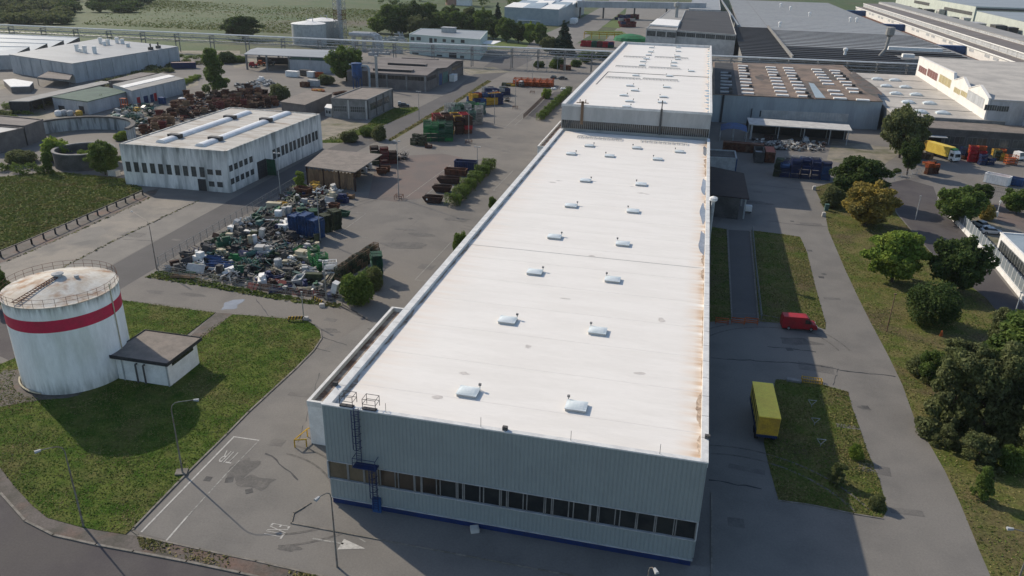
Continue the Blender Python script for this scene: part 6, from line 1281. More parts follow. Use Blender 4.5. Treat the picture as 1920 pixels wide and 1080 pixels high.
def k_rack(mb):
    for dx in (-1.5, 1.5):
        for dy in (-.9, .9): mb.tube((dx, dy, 0), (dx, dy, 3.0), .09, 4)
        for z in (.4, 1.2, 2.0, 2.8): mb.tube((dx, -.9, z), (dx, .9, z), .07, 4)
    for dy in (-.9, .9):
        for z in (.4, 1.2, 2.0, 2.8): mb.tube((-1.5, dy, z), (1.5, dy, z), .08, 4)
        mb.tube((-1.5, dy, .4), (1.5, dy, 2.8), .06, 4); mb.tube((1.5, dy, .4), (-1.5, dy, 2.8), .06, 4)
    for z in (.45, 1.25, 2.05): mb.box(0, 0, z, 2.7, 1.5, .1)
def k_bin(mb):
    for s in (-1, 1):
        mb.hexa([(-.8, s*.5-.03, .15), (.8, s*.5-.03, .15), (.8, s*.5+.03, .15), (-.8, s*.5+.03, .15), (-.95, s*.62-.03, .95), (.95, s*.62-.03, .95), (.95, s*.62+.03, .95), (-.95, s*.62+.03, .95)])
        mb.hexa([(s*.8-.03, -.46, .15), (s*.8+.03, -.46, .15), (s*.8+.03, .46, .15), (s*.8-.03, .46, .15), (s*.95-.03, -.58, .95), (s*.95+.03, -.58, .95), (s*.95+.03, .58, .95), (s*.95-.03, .58, .95)])
        mb.box(0, s*.62, .9, 2.0, .12, .1); mb.box(s*.95, 0, .9, .12, 1.1, .1); mb.box(s*.6, 0, 0, .14, 1.0, .16)
    mb.box(0, 0, .15, 1.6, .94, .05); mb.box(0, 0, .5, 1.7, 1.05, .04); mb.k = 1
def k_crate(mb):
    for s in (-1, 1):
        mb.box(0, s*.62, .14, 1.96, .05, .9); mb.box(s*.96, 0, .14, .05, 1.18, .9); mb.box(0, s*.64, .98, 2.04, .1, .09); mb.box(s*.98, 0, .98, .1, 1.18, .09)
        for i in range(5): mb.box(-.8+i*.4, s*.67, .14, .08, .05, .84)
        for i in range(3): mb.box(s*1.01, -.4+i*.4, .14, .05, .08, .84)
        mb.box(s*.7, 0, 0, .16, 1.2, .13)
    mb.box(0, 0, .14, 1.86, 1.18, .05); mb.k = 1; mb.box(0, 0, .2, 1.8, 1.12, .5)
def k_machine(mb):
    mb.box(0, 0, .1, 1.7, 1.2, .9); mb.box(-.3, .1, 1.0, .9, .9, .6); mb.tube((.5, 0, 1.0), (.5, 0, 1.7), .22, 9); mb.box(.6, -.62, .3, .4, .1, .4)
    for dx in (-.7, .7): mb.box(dx, 0, 0, .2, 1.1, .1)
    mb.k = 1; mb.box(-.2, -.63, .35, .9, .06, .4); mb.tube((-.9, -.3, .5), (-1.2, -.3, .8), .09, 6)
def k_drum(mb):
    mb.lathe([(.01, 0), (.45, 0), (.48, .4), (.45, .42), (.48, .8), (.45, .82), (.46, 1.25), (.4, 1.3), (.01, 1.3)], 14); mb.k = 1; mb.tube((.2, 0, 1.3), (.2, 0, 1.36), .06, 6)
def k_pipes(mb):
    r = random.Random(2)
    for i in range(14): y = r.uniform(-.5, .5); z = r.uniform(.1, .6); mb.tube((-1.6+r.uniform(-.3, .3), y, z), (1.6+r.uniform(-.3, .3), y+r.uniform(-.3, .3), z+r.uniform(-.1, .25)), r.uniform(.05, .11), 6)
    mb.k = 1; mb.box(-.8, 0, 0, .14, 1.3, .12); mb.box(.8, 0, 0, .14, 1.3, .12)
def k_tangle(mb):
    r = random.Random(5)
    for i in range(26):
        a = Vector((r.uniform(-.9, .9), r.uniform(-.8, .8), r.uniform(.05, 1.3))); b = a+Vector((r.uniform(-.9, .9), r.uniform(-.9, .9), r.uniform(-.5, .6))); b.z = max(.03, b.z); mb.k = i % 3 == 0; mb.tube(a, b, r.uniform(.03, .09), 5)
    mb.k = 1; mb.box(.1, 0, 0, 1.1, .9, .6, .4)
def k_cabinet(mb):
    mb.box(0, 0, .1, 1.1, .8, 1.7); mb.box(0, 0, 1.8, 1.16, .86, .08); mb.box(0, -.42, .3, .95, .05, 1.35); mb.k = 1; mb.box(0, 0, 0, 1.0, .7, .1); mb.box(.35, -.46, 1.0, .06, .06, .25)
def k_panel(mb):
    mb.hexa([(-1, -.5, 0), (1, -.5, 0), (1, -.42, 0), (-1, -.42, 0), (-1, .5, .9), (1, .5, .9), (1, .58, .9), (-1, .58, .9)]); mb.k = 1
    mb.tube((-.9, .5, 0), (-.9, .45, .8), .06, 5); mb.tube((.9, .5, 0), (.9, .45, .8), .06, 5)
K = {k[2:]: kit(f) for k, f in list(globals().items()) if k.startswith("k_")}
HT = dict(crate=1.08, stillage=1.08, cage=1.24, pallet=.48, rack=3.05, bin=1.0)
LN = dict(crate=2.1, stillage=2.05, cage=2.1, pallet=2.1, rack=3.2, bin=2.1)
DP = dict(crate=1.45, stillage=1.4, cage=1.4, pallet=1.3, rack=2.1, bin=1.4)
CN = {"green_paint": "green", "bright_green_paint": "bright green", "olive_paint": "olive green", "teal_paint": "teal", "rusty_steel": "rusty", "dark_rust": "dark rusty", "blue_paint": "blue", "navy_paint": "navy blue", "orange_paint": "orange", "yellow_paint": "yellow", "red_paint": "red", "weathered_wood": "brown wooden", "light_grey_paint": "pale grey", "galvanised_steel": "grey metal", "white_paint": "white", "cream_paint": "cream", "dark_steel": "black", "dark_concrete": "dark grey", "tarnished_red": "dull red"}
m_dred = mat("tarnished_red", (.15, .03, .03), (.09, .028, .025), scale=.9, var=.25)
KN = dict(crate="steel crate", stillage="stillage", cage="mesh cage", pallet="pallet", rack="storage rack", bin="bin", machine="scrap machine", drum="drum", pipes="pipe bundle", tangle="metal tangle", cabinet="cabinet", panel="sheet panel")
TIER = ["bottom", "second", "third", "fourth", "fifth", "sixth", "seventh", "eighth", "ninth", "tenth", "eleventh", "twelfth"]
def short(a, b): return a if len(a.split()) <= 16 else " ".join(b.split()[:16])
def block(kind, fl, fr, rows, tiers, cols, place, group, jitter=.12, drop=.12, seed=0, s=1.0, ncol=None):
    r = random.Random(seed+77); A, B = G(*fl), G(*fr); L = math.hypot(B[0]-A[0], B[1]-A[1]); n = ncol or max(1, round(L/(LN[kind]*s))); a = math.atan2(B[1]-A[1], B[0]-A[0])
    for c in range(n):
        p = lerp(A, B, (c+.5)/n)
        for w_ in range(rows):
            top = max(1, tiers-(1 if r.random() < .3 else 0)-(1 if r.random() < drop else 0)); m = r.choice(cols)
            for k in range(top):
                if r.random() < .3: m = r.choice(cols)
                if w_ > 0 and c < n-1 and k < top-2: continue      # buried inside the block: nothing of it shows
                nm = CN[m.name]
                inst(K[kind], [m, m_dark if r.random() < .6 else m], (p[0]-math.sin(a)*w_*DP[kind]*s+r.uniform(-jitter, jitter), p[1]+math.cos(a)*w_*DP[kind]*s+r.uniform(-jitter, jitter), k*HT[kind]*s), a+r.uniform(-.04, .04), KN[kind].replace(" ", "_"), short(f"{nm} {KN[kind]} {place}, {ORD[min(c, 19)]} from left, row {min(w_, 19)+1}, {TIER[min(k, 11)]} tier", f"{nm} {KN[kind]} {place}, {ORD[min(c, 19)]} column, row {min(w_, 19)+1}, {TIER[min(k, 11)]} tier"), KN[kind].split()[-1], group, (s, s, s))
block("stillage", (696, 309), (746, 306), 2, 4, [m_dred, m_rust2, m_olive, m_rust2], "by the timber shed", "dark stillages behind the timber shed", seed=1, s=1.15)
block("stillage", (770, 271), (797, 274), 2, 3, [m_olive, m_green, m_olive], "left of the green block", "olive stillages in the yard", seed=2)
block("cage", (795, 277), (813, 278), 1, 2, [m_wood, m_rust], "before the green block", "brown cages in the yard", seed=3)
block("stillage", (795, 265), (849, 265), 5, 4, [m_green, m_green, m_lgreen], "in the green block", "green stillages in the yard", seed=4, drop=.05, s=1.25)
block("crate", (818, 253), (886, 250), 5, 4, [m_dred, m_rust, m_rust2, m_yellow, m_redp], "in the red-yellow block", "red and yellow crates in the yard", seed=5, s=1.3)
block("cage", (848, 236), (905, 232), 5, 4, [m_teal, m_green, m_metal], "in the teal block", "teal cages in the yard", seed=6, s=1.3)
block("stillage", (872, 216), (909, 213), 3, 3, [m_green, m_lgreen, m_teal], "behind the teal block", "low green stillages in the yard", seed=7, s=1.3)
block("crate", (888, 199), (942, 195), 4, 3, [m_navy, m_blue, m_navy, m_orange, m_yellow], "in the blue-orange block", "blue and orange crates in the yard", seed=8, s=1.3)
block("crate", (912, 180), (956, 178), 4, 2, [m_navy, m_metal, m_olive], "in the grey-blue block", "grey-blue crates in the yard", seed=9, s=1.3)
block("stillage", (940, 161), (966, 162), 3, 1, [m_green, m_olive, m_yellow], "before the orange racks", "low green stillages before the orange racks", seed=10)
block("rack", (962, 161), (1036, 164), 4, 1, [m_orange], "in the far yard", "orange rack frames in the far yard", seed=11, drop=0)
b = G(977, 163); t = T("forklift", "small grey forklift with a pale roof before the orange racks", "forklift", b, 1.2); mb = MB(); mb.box(0, 0, .3, 2.4, 1.3, .9); mb.box(-.9, 0, 1.2, .5, 1.2, .5); mb.build("body", m_dgrey, t, world=False); mb = MB()
for dx in (-.8, .6):
    for dy in (-.55, .55): mb.tube((dx, dy, 1.2), (dx, dy, 2.5), .06, 5)
mb.box(-.1, 0, 2.5, 1.7, 1.3, .1); mb.build("cage", m_white, t, world=False); mb = MB(); mb.box(1.3, 0, .1, .15, 1.0, 2.6); mb.box(1.9, -.35, .1, 1.1, .14, .06); mb.box(1.9, .35, .1, 1.1, .14, .06); mb.build("mast", m_dark, t, world=False); wheels(t, (-.8, .8), .6, .3)
block("stillage", (1460, 331), (1556, 338), 3, 4, [m_navy, m_navy, m_navy, m_blue], "in the navy wall", "navy blue stillages in the right yard", seed=12, drop=.03, s=1.2)
block("stillage", (1452, 330), (1460, 331), 4, 4, [m_green, m_olive], "at the left end of the navy wall", "green stillages at the navy wall", seed=13, ncol=1)
block("pipes" if False else "cage", (1470, 298), (1540, 303), 1, 1, [m_metal, m_ltgrey], "behind the navy wall", "grey cages behind the navy wall", seed=14)
block("crate", (1812, 303), (1845, 306), 2, 4, [m_orange, m_orange, m_redp], "right of the yellow lorry", "orange crates by the yellow lorry", seed=15, s=1.1)
block("stillage", (1833, 309), (1863, 309), 1, 3, [m_navy], "before the orange crates", "navy stillages by the yellow lorry", seed=16)
block("stillage", (1862, 300), (1884, 301), 2, 3, [m_yellow, m_olive, m_orange], "right of the navy stillages", "yellow stillages in the right yard", seed=17)
block("rack", (1884, 308), (1902, 309), 1, 1, [m_orange, m_rust], "near the right edge", "orange racks near the right edge", seed=18)
block("cage", (1795, 296), (1812, 300), 2, 3, [m_green, m_rust, m_navy], "between lorry and orange crates", "dark cages behind the yellow lorry", seed=19)
block("stillage", (1862, 285), (1905, 287), 1, 2, [m_navy, m_green], "against the workshop front", "dark stillages against the workshop front", seed=20)
block("pallet", (1734, 327), (1757, 325), 2, 7, [m_wood, m_rust, m_orange], "below the big willow", "brown pallets in the right yard", seed=21)
block("pallet", (1722, 296), (1745, 300), 2, 4, [m_wood], "behind the yellow lorry's tail", "brown pallets behind the yellow lorry", seed=22)
block("crate", (1163, 51), (1192, 51), 3, 3, [m_dred, m_navy, m_metal], "in the far red and blue pile", "far red and blue crates", seed=23, s=2.0)
block("crate", (1163, 38), (1196, 36), 3, 2, [m_dred, m_olive, m_navy], "in the farthest pile", "farthest crates by the road", seed=24, s=2.0)
block("crate", (1088, 87), (1150, 90), 3, 2, [m_dred, m_redp, m_navy, m_green], "beyond the pipe rack", "red and navy crates beyond the pipe rack", seed=25, s=1.6)
mb = MB(); a, b = G(1095, 72), G(1166, 74)
for i in range(6): c = lerp(a, b, i/5); mb.tube((*c, 0), (*c, 4.5), .3, 5)
for z in (4.5, 3.2): mb.tube((*a, z), (*b, z), .35, 5)
tag(mb.build("yellow_gantry", m_yellow), "long yellow gantry frame beyond the pipe rack", "gantry")
x, y = G(1182, 76); mb = MB(); mb.sheet(blot(x, y, 12, 10, seed=3), 0); mb.lathe([(12, 0), (11, 2.2), (7, 3.6), (2, 4.4), (.05, 4.5)], 15, x, y); tag(mb.build("green_tarpaulin_heap", mat("green_tarp", (.02, .16, .07), (.025, .11, .05), scale=.3, var=.2)), "heap under a bright green tarpaulin beyond the rear hall", "heap")
# scrap yard inside the fence: named pieces
block("pallet", (545, 438), (599, 450), 2, 9, [m_blue], "beside the light mast", "blue pallets in the scrap yard", seed=30, drop=0, s=1.15)
block("pallet", (604, 437), (641, 428), 2, 9, [m_olive], "right of the blue pallets", "olive pallets in the scrap yard", seed=31, drop=.1)
block("pallet", (556, 412), (600, 408), 2, 5, [m_olive, m_green], "behind the blue pallets", "olive pallets behind the blue ones", seed=32)
block("cage", (594, 512), (615, 508), 4, 3, [m_lgreen], "beside the white wire shelf", "bright green cages in the scrap yard", seed=33, drop=0)
block("pallet", (696, 523), (720, 521), 2, 10, [m_green, m_teal], "right of the big bush", "dark teal pallets by the bush", seed=34, drop=0)
A, B = G(634, 530), G(706, 482)
for i in range(11):
    p = lerp(A, B, (i+.5)/11)
    for k in range(3): inst(K["cage"], [m_olive if (i+k) % 3 else m_wood, m_rust2 if k else m_dark], (p[0]+rnd(-.15, .15), p[1]+rnd(-.15, .15), k*1.02), math.atan2(B[1]-A[1], B[0]-A[0])+rnd(-.08, .08), "mesh_basket", f"olive basket in the wall by the bush, {ORD[i]} from the near end, {TIER[k]} tier", "basket", "wall of olive baskets in the scrap yard", (.9, .9, .83))
NAMED = [("cabinet", 590, 530, m_olive, (2.6, 1.2, 1.0), "wide olive green cabinet by the near fence"), ("drum", 523, 506, m_ltgrey, (1.6, 1.6, 1.7), "tall ribbed pale drum by the near fence"), ("machine", 570, 488, m_cream, (2.0, 1.9, 1.2), "big cream crate with an open brown top"), ("machine", 494, 480, m_offw, (1.9, 2.0, 1.3), "big white machine block with an orange open top"), ("drum", 470, 458, m_cream, (1.0, 1.0, 1.5), "left of two upright pale cylinders"), ("drum", 479, 457, m_white, (1.0, 1.0, 1.5), "right of two upright white cylinders"), ("cabinet", 441, 437, m_white, (2.3, 1.6, .8), "wide white appliance at the road-side fence"), ("cabinet", 470, 440, m_white, (2.2, 1.2, .5), "low white slab-topped box behind the drums"), ("machine", 417, 482, m_cream, (1.3, 1.2, 1.0), "tan boxy machine in the middle of the heap"), ("cabinet", 523, 411, m_white, (1.2, 1.4, 1.1), "white topped tall cabinet behind the heap"), ("cabinet", 535, 405, m_ltgrey, (1.0, 1.3, 1.1), "pale blue-grey topped tall cabinet"), ("cabinet", 543, 404, m_offw, (1.0, 1.3, 1.15), "pink-white topped tall cabinet"), ("cabinet", 531, 435, m_white, (1.7, 1.0, .9), "white box left of the dark shelter"), ("machine", 548, 448, m_dark, (1.5, 1.2, 1.0), "dark shelter-like machine before the blue pallets"), ("stillage", 620, 518, m_white, (1.3, 1.3, 1.2), "white wire shelf, lower half, by the green cages"), ("machine", 540, 500, m_cream, (1.2, 1.0, .8), "cream box beside the ribbed drum"), ("drum", 545, 490, m_white, (1.6, 1.6, .8), "squat white sack behind the cream box"), ("tangle", 471, 505, m_teal, (1.6, 1.6, 1.5), "round teal green wire tangle"), ("pipes", 415, 505, m_blue, (1.7, 1.5, 1.8), "bundle of blue beams by the near fence"), ("pipes", 402, 495, m_blue, (1.2, 1.2, 2.0), "upright blue beam pile left of the blue beams"), ("bin", 643, 405, m_green, (1.6, 1.3, 1.2), "green open bin right of the olive pallets"), ("machine", 644, 380, m_navy, (1.4, 1.2, 1.3), "navy blue bin at the corner of the timber shed"), ("bin", 627, 392, m_rust, (1.2, 1.2, 1.4), "rust-red box behind the olive pallets"), ("cabinet", 515, 391, m_cream, (3.0, 1.6, .8), "long yellowish box at the road-side fence"), ("bin", 528, 388, m_yellow, (1.3, 1.2, 1.1), "yellowish bin right of the long box"), ("bin", 570, 366, m_rust, (2.0, 1.8, 2.0), "tall rusty bin pile by the lime bush"), ("rack", 592, 360, m_yellow, (.6, .7, .9), "yellow and orange frame before the timber shed"), ("pipes", 607, 366, m_dred, (1.2, 1.2, 1.3), "dull red beam pile before the timber shed"), ("tangle", 620, 372, m_metal, (1.6, 1.5, 1.4), "grey metal coil heap before the timber shed"), ("pallet", 657, 372, m_wood, (1.0, 1.0, 2.5), "stack of pale pallets at the timber shed corner"), ("tangle", 510, 475, m_offw, (1.6, 1.4, 1.2), "white frame tangle right of the white machine"), ("machine", 578, 470, m_offw, (1.0, .9, .9), "small white machine behind the cream crate"), ("cabinet", 573, 516, m_ltgrey, (.9, .9, .9), "pale green white small cabinet by the fence"), ("cabinet", 541, 515, m_dgrey, (1.8, 1.0, .7), "grey drawer cabinet by the near fence"), ("panel", 520, 532, m_dred, (2.2, 1.0, .7), "red edged sheet panel against the near fence"), ("pipes", 345, 522, m_wood, (1.4, 1.0, .9), "pale slatted crate pile at the left fence corner"), ("pipes", 330, 508, m_metal, (1.2, 1.2, 1.3), "steel tube pile at the left fence corner"), ("tangle", 550, 397, m_green, (1.4, 1.2, 1.0), "green tangle behind the tall cabinets")]
for k, px, py, m, sc, lab in NAMED: inst(K[k], [m, m_dark], G(px, py), rnd(-.25, .25), KN[k].replace(" ", "_"), lab+" in the scrap yard", KN[k].split()[-1], "named pieces of the scrap heap", sc)
a = G(620, 518); inst(K["cage"], [m_white, m_white], (*a, 1.6), .5, "wire_shelf", "white wire shelf, upper half, by the bright green cages", "shelf", None, (1.3, 1.2, 1.2))
for px, nm in ((553, "left"), (589, "right")):
    b = G(px, 551); mb = MB(); mb.face([(b[0]-.5, b[1]-.05, 1.1), (b[0]+.5, b[1]-.05, 1.1), (b[0], b[1]-.05, 2.0)]); mb.face([(b[0]-.5, b[1]-.02, 1.1), (b[0], b[1]-.02, 2.0), (b[0]+.5, b[1]-.02, 1.1)]); mb.tube((b[0], b[1], 0), (b[0], b[1], 1.9), .03, 4); tag(mb.build("warning_sign", m_offw), nm+" of two white triangular signs on the near scrap yard fence", "sign")
def inpoly(P, x, y):
    c = False; j = len(P)-1
    for i in range(len(P)):
        if (P[i][1] > y) != (P[j][1] > y) and x < (P[j][0]-P[i][0])*(y-P[i][1])/(P[j][1]-P[i][1])+P[i][0]: c = not c
        j = i
    return c
def scatter(P, n, r, mind):
    xs = [p[0] for p in P]; ys = [p[1] for p in P]; out = []; tr = 0
    while len(out) < n and tr < n*200:
        tr += 1; x, y = r.uniform(min(xs), max(xs)), r.uniform(min(ys), max(ys))
        if inpoly(P, x, y) and all((x-a)**2+(y-b)**2 > mind*mind for a, b in out): out.append((x, y))
    return out
SCR = PG([(310, 505), (400, 452), (470, 410), (545, 362), (600, 352), (640, 368), (600, 400), (545, 420), (600, 455), (590, 500), (625, 520), (632, 562), (560, 553), (430, 531), (320, 512)])
r = random.Random(31); NP = [(G(q[1], q[2]), q[5]) for q in NAMED]; used = {}
cols = [m_white, m_white, m_teal, m_lgreen, m_ltgrey, m_cream, m_offw, m_dark, m_dark, m_green, m_rust2, m_rust2, m_green, m_teal, m_navy, m_cream, m_olive, m_olive, m_dgrey, m_dgrey, m_navy, m_dark]
for x, y in scatter(SCR, 200, r, 1.2):
    k = r.choice(["machine", "tangle", "tangle", "tangle", "pipes", "pipes", "cabinet", "drum", "panel", "panel", "bin", "machine"]); m = r.choice(cols); sc = r.uniform(.6, 1.35)
    d, nl = min(((math.hypot(x-p[0], y-p[1]), l) for p, l in NP)); nl = nl.split(" by ")[0].split(" before ")[0].split(" with ")[0].split(" behind ")[0].split(" at ")[0].split(" against ")[0].split(" in the ")[0]
    nl = " ".join(nl.split()[:6]); side = "beside" if d < 2.2 else "near"
    base = f"{'small ' if sc < .72 else ''}{CN.get(m.name, 'pale')} {KN[k]} in the scrap heap {side} the {nl.replace('left of two', 'first').replace('right of two', 'second')}"
    inst(K[k], [m, m_dark], (x, y, r.choice([0, 0, 0, .6])), r.uniform(0, 6.3), KN[k].replace(" ", "_"), short(base, base), KN[k].split()[-1], "loose pieces of the scrap heap", (sc*1.15*r.uniform(.8, 1.3), sc, sc*r.uniform(.7, 1.2)), rx=r.choice([0, 0, r.uniform(-.35, .35), r.uniform(-.35, .35), 1.45 if k in ("cabinet", "drum") else .2]))
def rubble(name, P, n, mats, smin, smax, zmax, seed):
    r = random.Random(seed); mb = MB()
    for x, y in ((r.uniform(min(p[0] for p in P), max(p[0] for p in P)), r.uniform(min(p[1] for p in P), max(p[1] for p in P))) for _ in range(n*3)):
        if not inpoly(P, x, y): continue
        mb.k = r.randrange(len(mats)); s = r.uniform(smin, smax); z = r.uniform(0, zmax)
        if r.random() < .5: mb.box(x, y, z, s, s*r.uniform(.3, 1), s*r.uniform(.15, .6), r.uniform(0, 3.1), r.uniform(-.4, .4))
        else: a = r.uniform(0, 6.3); mb.tube((x, y, z), (x+s*1.6*math.cos(a), y+s*1.6*math.sin(a), max(.02, z+r.uniform(-.3, .5)*s)), .05*s+.02, 4)
    o = mb.build(name, mats); return tag(o, kind="stuff", label="loose scrap metal bits strewn over the ground", cat="scrap")
rubble("scrap_rubble", SCR, 1500, [m_dark, m_rust2, m_dgrey, m_metal, m_olive, m_dark, m_navy, m_green, m_dark, m_offw], .25, .9, .7, 1)
for i in range(12):
    p = G(470+i*13.5, 544+i*1.6); inst(K["panel"], [m_rust2 if i % 3 else m_dred, m_dark], (p[0], p[1]+.6), .06*((i*5) % 7-3), "sheet_panel", f"low rust-brown sheet panel leaning along the near fence, {ORD[i]} from left", "panel", "rusty panels along the near scrap yard fence", (1.1, 1, 1))
# rusty bins in the left yard
RUST = PG([(262, 248), (300, 222), (330, 200), (352, 182), (402, 176), (445, 176), (470, 168), (530, 184), (520, 200), (470, 206), (430, 201), (330, 232), (285, 256)])
r = random.Random(12); ys = [p[1] for p in RUST]; rows = {}
zone = lambda x, y: "near the workshop roof edge" if y < 235 else ("in the middle of the left yard" if y < 262 else "at the far side of the left yard")
cnt = 0
for x, y in scatter(RUST, 235, r, 1.75):
    if inpoly(grow(ccw(wp), 1.5), x, y): continue
    n = r.choice([1, 1, 2, 2, 3]); m = r.choice([m_rust, m_rust2, m_rust2, m_rust, m_wood, m_dred]); rz = .3+r.uniform(-.25, .25)
    for k in range(n):
        if cnt >= 290: break
        cnt += 1; s = r.uniform(.95, 1.25)
        inst(K["bin"], [m, m_rust2], (x, y, k*.98), rz+r.uniform(-.08, .08), "rusty_bin", short("", "") or f"{CN[m.name]} bin, {TIER[k]} in its pile, {zone(x, y)}", "bin", f"{CN[m.name]} bins {TIER[k]} in their piles {zone(x, y)}", (s*1.1, s, 1))
rubble("scrap_rubble", RUST, 900, [m_rust, m_rust2, m_dark, m_grey], .5, 1.4, .5, 2)
rubble("scrap_rubble", PG([(205, 215), (262, 200), (300, 200), (262, 250), (225, 240)]), 260, [m_green, m_teal, m_metal, m_dark, m_olive], .6, 1.6, 1.6, 3)
rubble("scrap_rubble", PG([(440, 160), (510, 150), (515, 160), (450, 172)]), 160, [m_metal, m_ltgrey, m_dgrey], .6, 1.5, .6, 4)
rubble("scrap_rubble", PG([(1405, 262), (1545, 270), (1545, 286), (1440, 280)]), 260, [m_metal, m_rust2, m_dark, m_offw], .4, 1.2, .8, 5)
block("cage", (228, 224), (262, 232), 3, 2, [m_green, m_teal, m_metal], "left of the rusty bins", "green cages beside the rusty bins", seed=40, jitter=.4)
# timber-clad open shed
p = PG([(571, 311), (665, 323), (717, 289), (608, 280)], 5.2); c = cen(p); t = T("timber_shed", "open timber-clad shed with a flat grey-brown roof beside the scrap yard", "shed", c)
mb = MB(); mb.prism(p, 5.0, 5.2, bottom=True); mb.build("roof", m_flat, t)
mb = MB(); q0, q1 = lerp(p[0], p[2], .03), lerp(p[1], p[3], .06); nW = 26
for i in range(nW):
    a, b = lerp(q0, q1, i/nW), lerp(q0, q1, (i+.93)/nW); mb.prism([a, b, (b[0], b[1]+.12), (a[0], a[1]+.12)], 0.2+.5*(i % 3 == 0), 4.3+.3*(i % 2))
mb.build("cladding", m_wood, t)
for s in (.02, .35, .66, .97):
    for e in (.04, .95): q_ = lerp(lerp(p[0], p[1], s), lerp(p[3], p[2], s), e); mb = MB(); mb.box(q_[0], q_[1], 0, .3, .3, 4.99); mb.build("post", m_rust2, t)
for i, (px, py, m, nm) in enumerate(((676, 333, m_wood, "stack of brown crates inside the timber shed's open side"), (688, 326, m_ltgrey, "pale cabinet inside the timber shed's open side"), (697, 318, m_offw, "white boxed goods inside the timber shed's open side"), (683, 318, m_yellow, "yellow goods under the timber shed roof"))):
    b = G(px, py); b = (b[0]-1.2, b[1]+.5)
    for k in range(3): inst(K["bin" if i == 0 else "machine"], [m, m_dark], (*b, k*1.0 if i == 0 else 0), .1, "stored_goods", nm+(", "+TIER[k] if i == 0 else ""), "goods", "goods in the timber shed", (1.1, 1.1, 1.0 if i == 0 else 1.5)) if i == 0 or k == 0 else None
for px, py in ((716, 326), (722, 322)): inst(K["bin"], [m_rust, m_rust2], G(px, py), .4, "rusty_bin", "rusty bin beside the open side of the timber shed" + (", nearer one" if px == 716 else ", farther one"), "bin", "rusty bins by the timber shed", (1.5, 1.4, 1.5))
for px, py, k, m, lab in ((741, 300, "tangle", m_rust2, "dark tangle beside the dark stillages"), (757, 298, "tangle", m_dark, "black tangle right of the dark stillages"), (950, 190, "tangle", m_dark, "black tangle before the blue stillages"), (1475, 272, "cage", m_ltgrey, "pale cage under the loading canopy"), (1510, 268, "machine", m_ltgrey, "pale machine under the loading canopy"), (1440, 266, "machine", m_rust2, "rusty machine under the loading canopy's left end"), (490, 152, "machine", m_white, "white object on the gravel before the canopy hall")): inst(K[k], [m, m_dark], G(px, py), rnd(0, 3), KN[k].replace(" ", "_"), lab, KN[k].split()[-1], None, (1.8, 1.6, 1.2))
for i in range(9): p = G(588+i*2.2, 170+((i*7) % 3)); inst(K["rack"], [m_yellow if i % 2 else m_orange, m_dark], p, .2*i, "storage_rack", f"small yellow-orange frame, {ORD[i]} from left in the low row by the pale container", "frame", "low yellow-orange frames by the pale container", (.5, .6, .3))
for i in range(8): p = G(628+i*2.6, 178-i*.5); inst(K["rack"], [m_rust, m_dark], p, .2*i, "storage_rack", f"small red frame, {ORD[i]} from left in the low row by the flat office", "frame", "low red frames by the flat office", (.5, .6, .35))
# sunken ramp with railing beyond the yard
a, b, c_, d = G(1004, 222), G(985, 214), G(1040, 172), G(1056, 172); sheet("ramp", m_plum, .03, [a, b, c_, d]); 
wirefence("ramp_railing", "rust-brown railing along the sunken ramp beside the hedge", [(982, 222), (1030, 175)], 1.6, step=1.8, m=m_rust2, rails=(1.0, .5), mesh=False, r=.08)
mb = MB(); x, y = G(1048, 168); 
for i in range(9): mb.lathe([(.5, 0), (.7, .5), (.3, .9), (.02, 1)], 7, x+rnd(-4, 4), y+rnd(-1, 1))
tag(mb.build("white_sacks", m_white), "heap of white sacks at the far end of the ramp", "sacks")
# ================================================================ VEGETATION
def leafmat(name, c, c2, c3, tr=.38):
    c, c2, c3 = (tuple(v*1.55 for v in q) for q in (c, c2, c3)); return mat(name, c, c2, rough=.75, scale=.6, var=.45, fine=5, c3=c3, scale3=.25, spec=.1, trans=tr)
lf_dark = leafmat("leaves_dark", (.035, .058, .018), (.055, .078, .022), (.03, .045, .017))
lf_mid = leafmat("leaves_mid", (.065, .1, .024), (.09, .125, .03), (.05, .075, .022))
lf_lime = leafmat("leaves_lime", (.13, .18, .03), (.095, .14, .028), (.17, .2, .04))
lf_yel = leafmat("leaves_yellow", (.23, .17, .035), (.17, .14, .04), (.13, .115, .04))
lf_olive = leafmat("leaves_olive", (.08, .095, .036), (.1, .11, .048), (.06, .07, .032))
lf_conif = leafmat("leaves_conifer", (.013, .026, .016), (.02, .035, .02), (.014, .022, .014), .1)
m_bark = mat("bark", (.06, .045, .035), (.09, .07, .055), scale=2, var=.25, stretch=(1, 1, .2))
def quadmesh(name, C0, N_, S_, rs, mat_, asp=1.0):
    """one leaf-cluster quad per point: centre, normal, size"""
    n = len(C0); r = rs.normal(size=(n, 3)); N_ = N_/np.linalg.norm(N_, axis=1, keepdims=True)
    U = np.cross(N_, r); U /= np.linalg.norm(U, axis=1, keepdims=True); V = np.cross(N_, U)
    S_ = S_[:, None]; bend = N_*S_*rs.uniform(-.35, .35, (n, 1))
    P = np.stack([C0-U*S_, C0-V*S_*.7*asp+bend, C0+U*S_, C0+V*S_*.7*asp+bend], 1).reshape(-1, 3)
    me = D.meshes.new(name); me.vertices.add(4*n); me.vertices.foreach_set("co", P.astype(np.float32).ravel())
    me.loops.add(4*n); me.loops.foreach_set("vertex_index", np.arange(4*n, dtype=np.int32)); me.polygons.add(n)
    me.polygons.foreach_set("loop_start", np.arange(0, 4*n, 4, dtype=np.int32)); me.update(calc_edges=True); me.validate()
    me.materials.append(mat_); return me
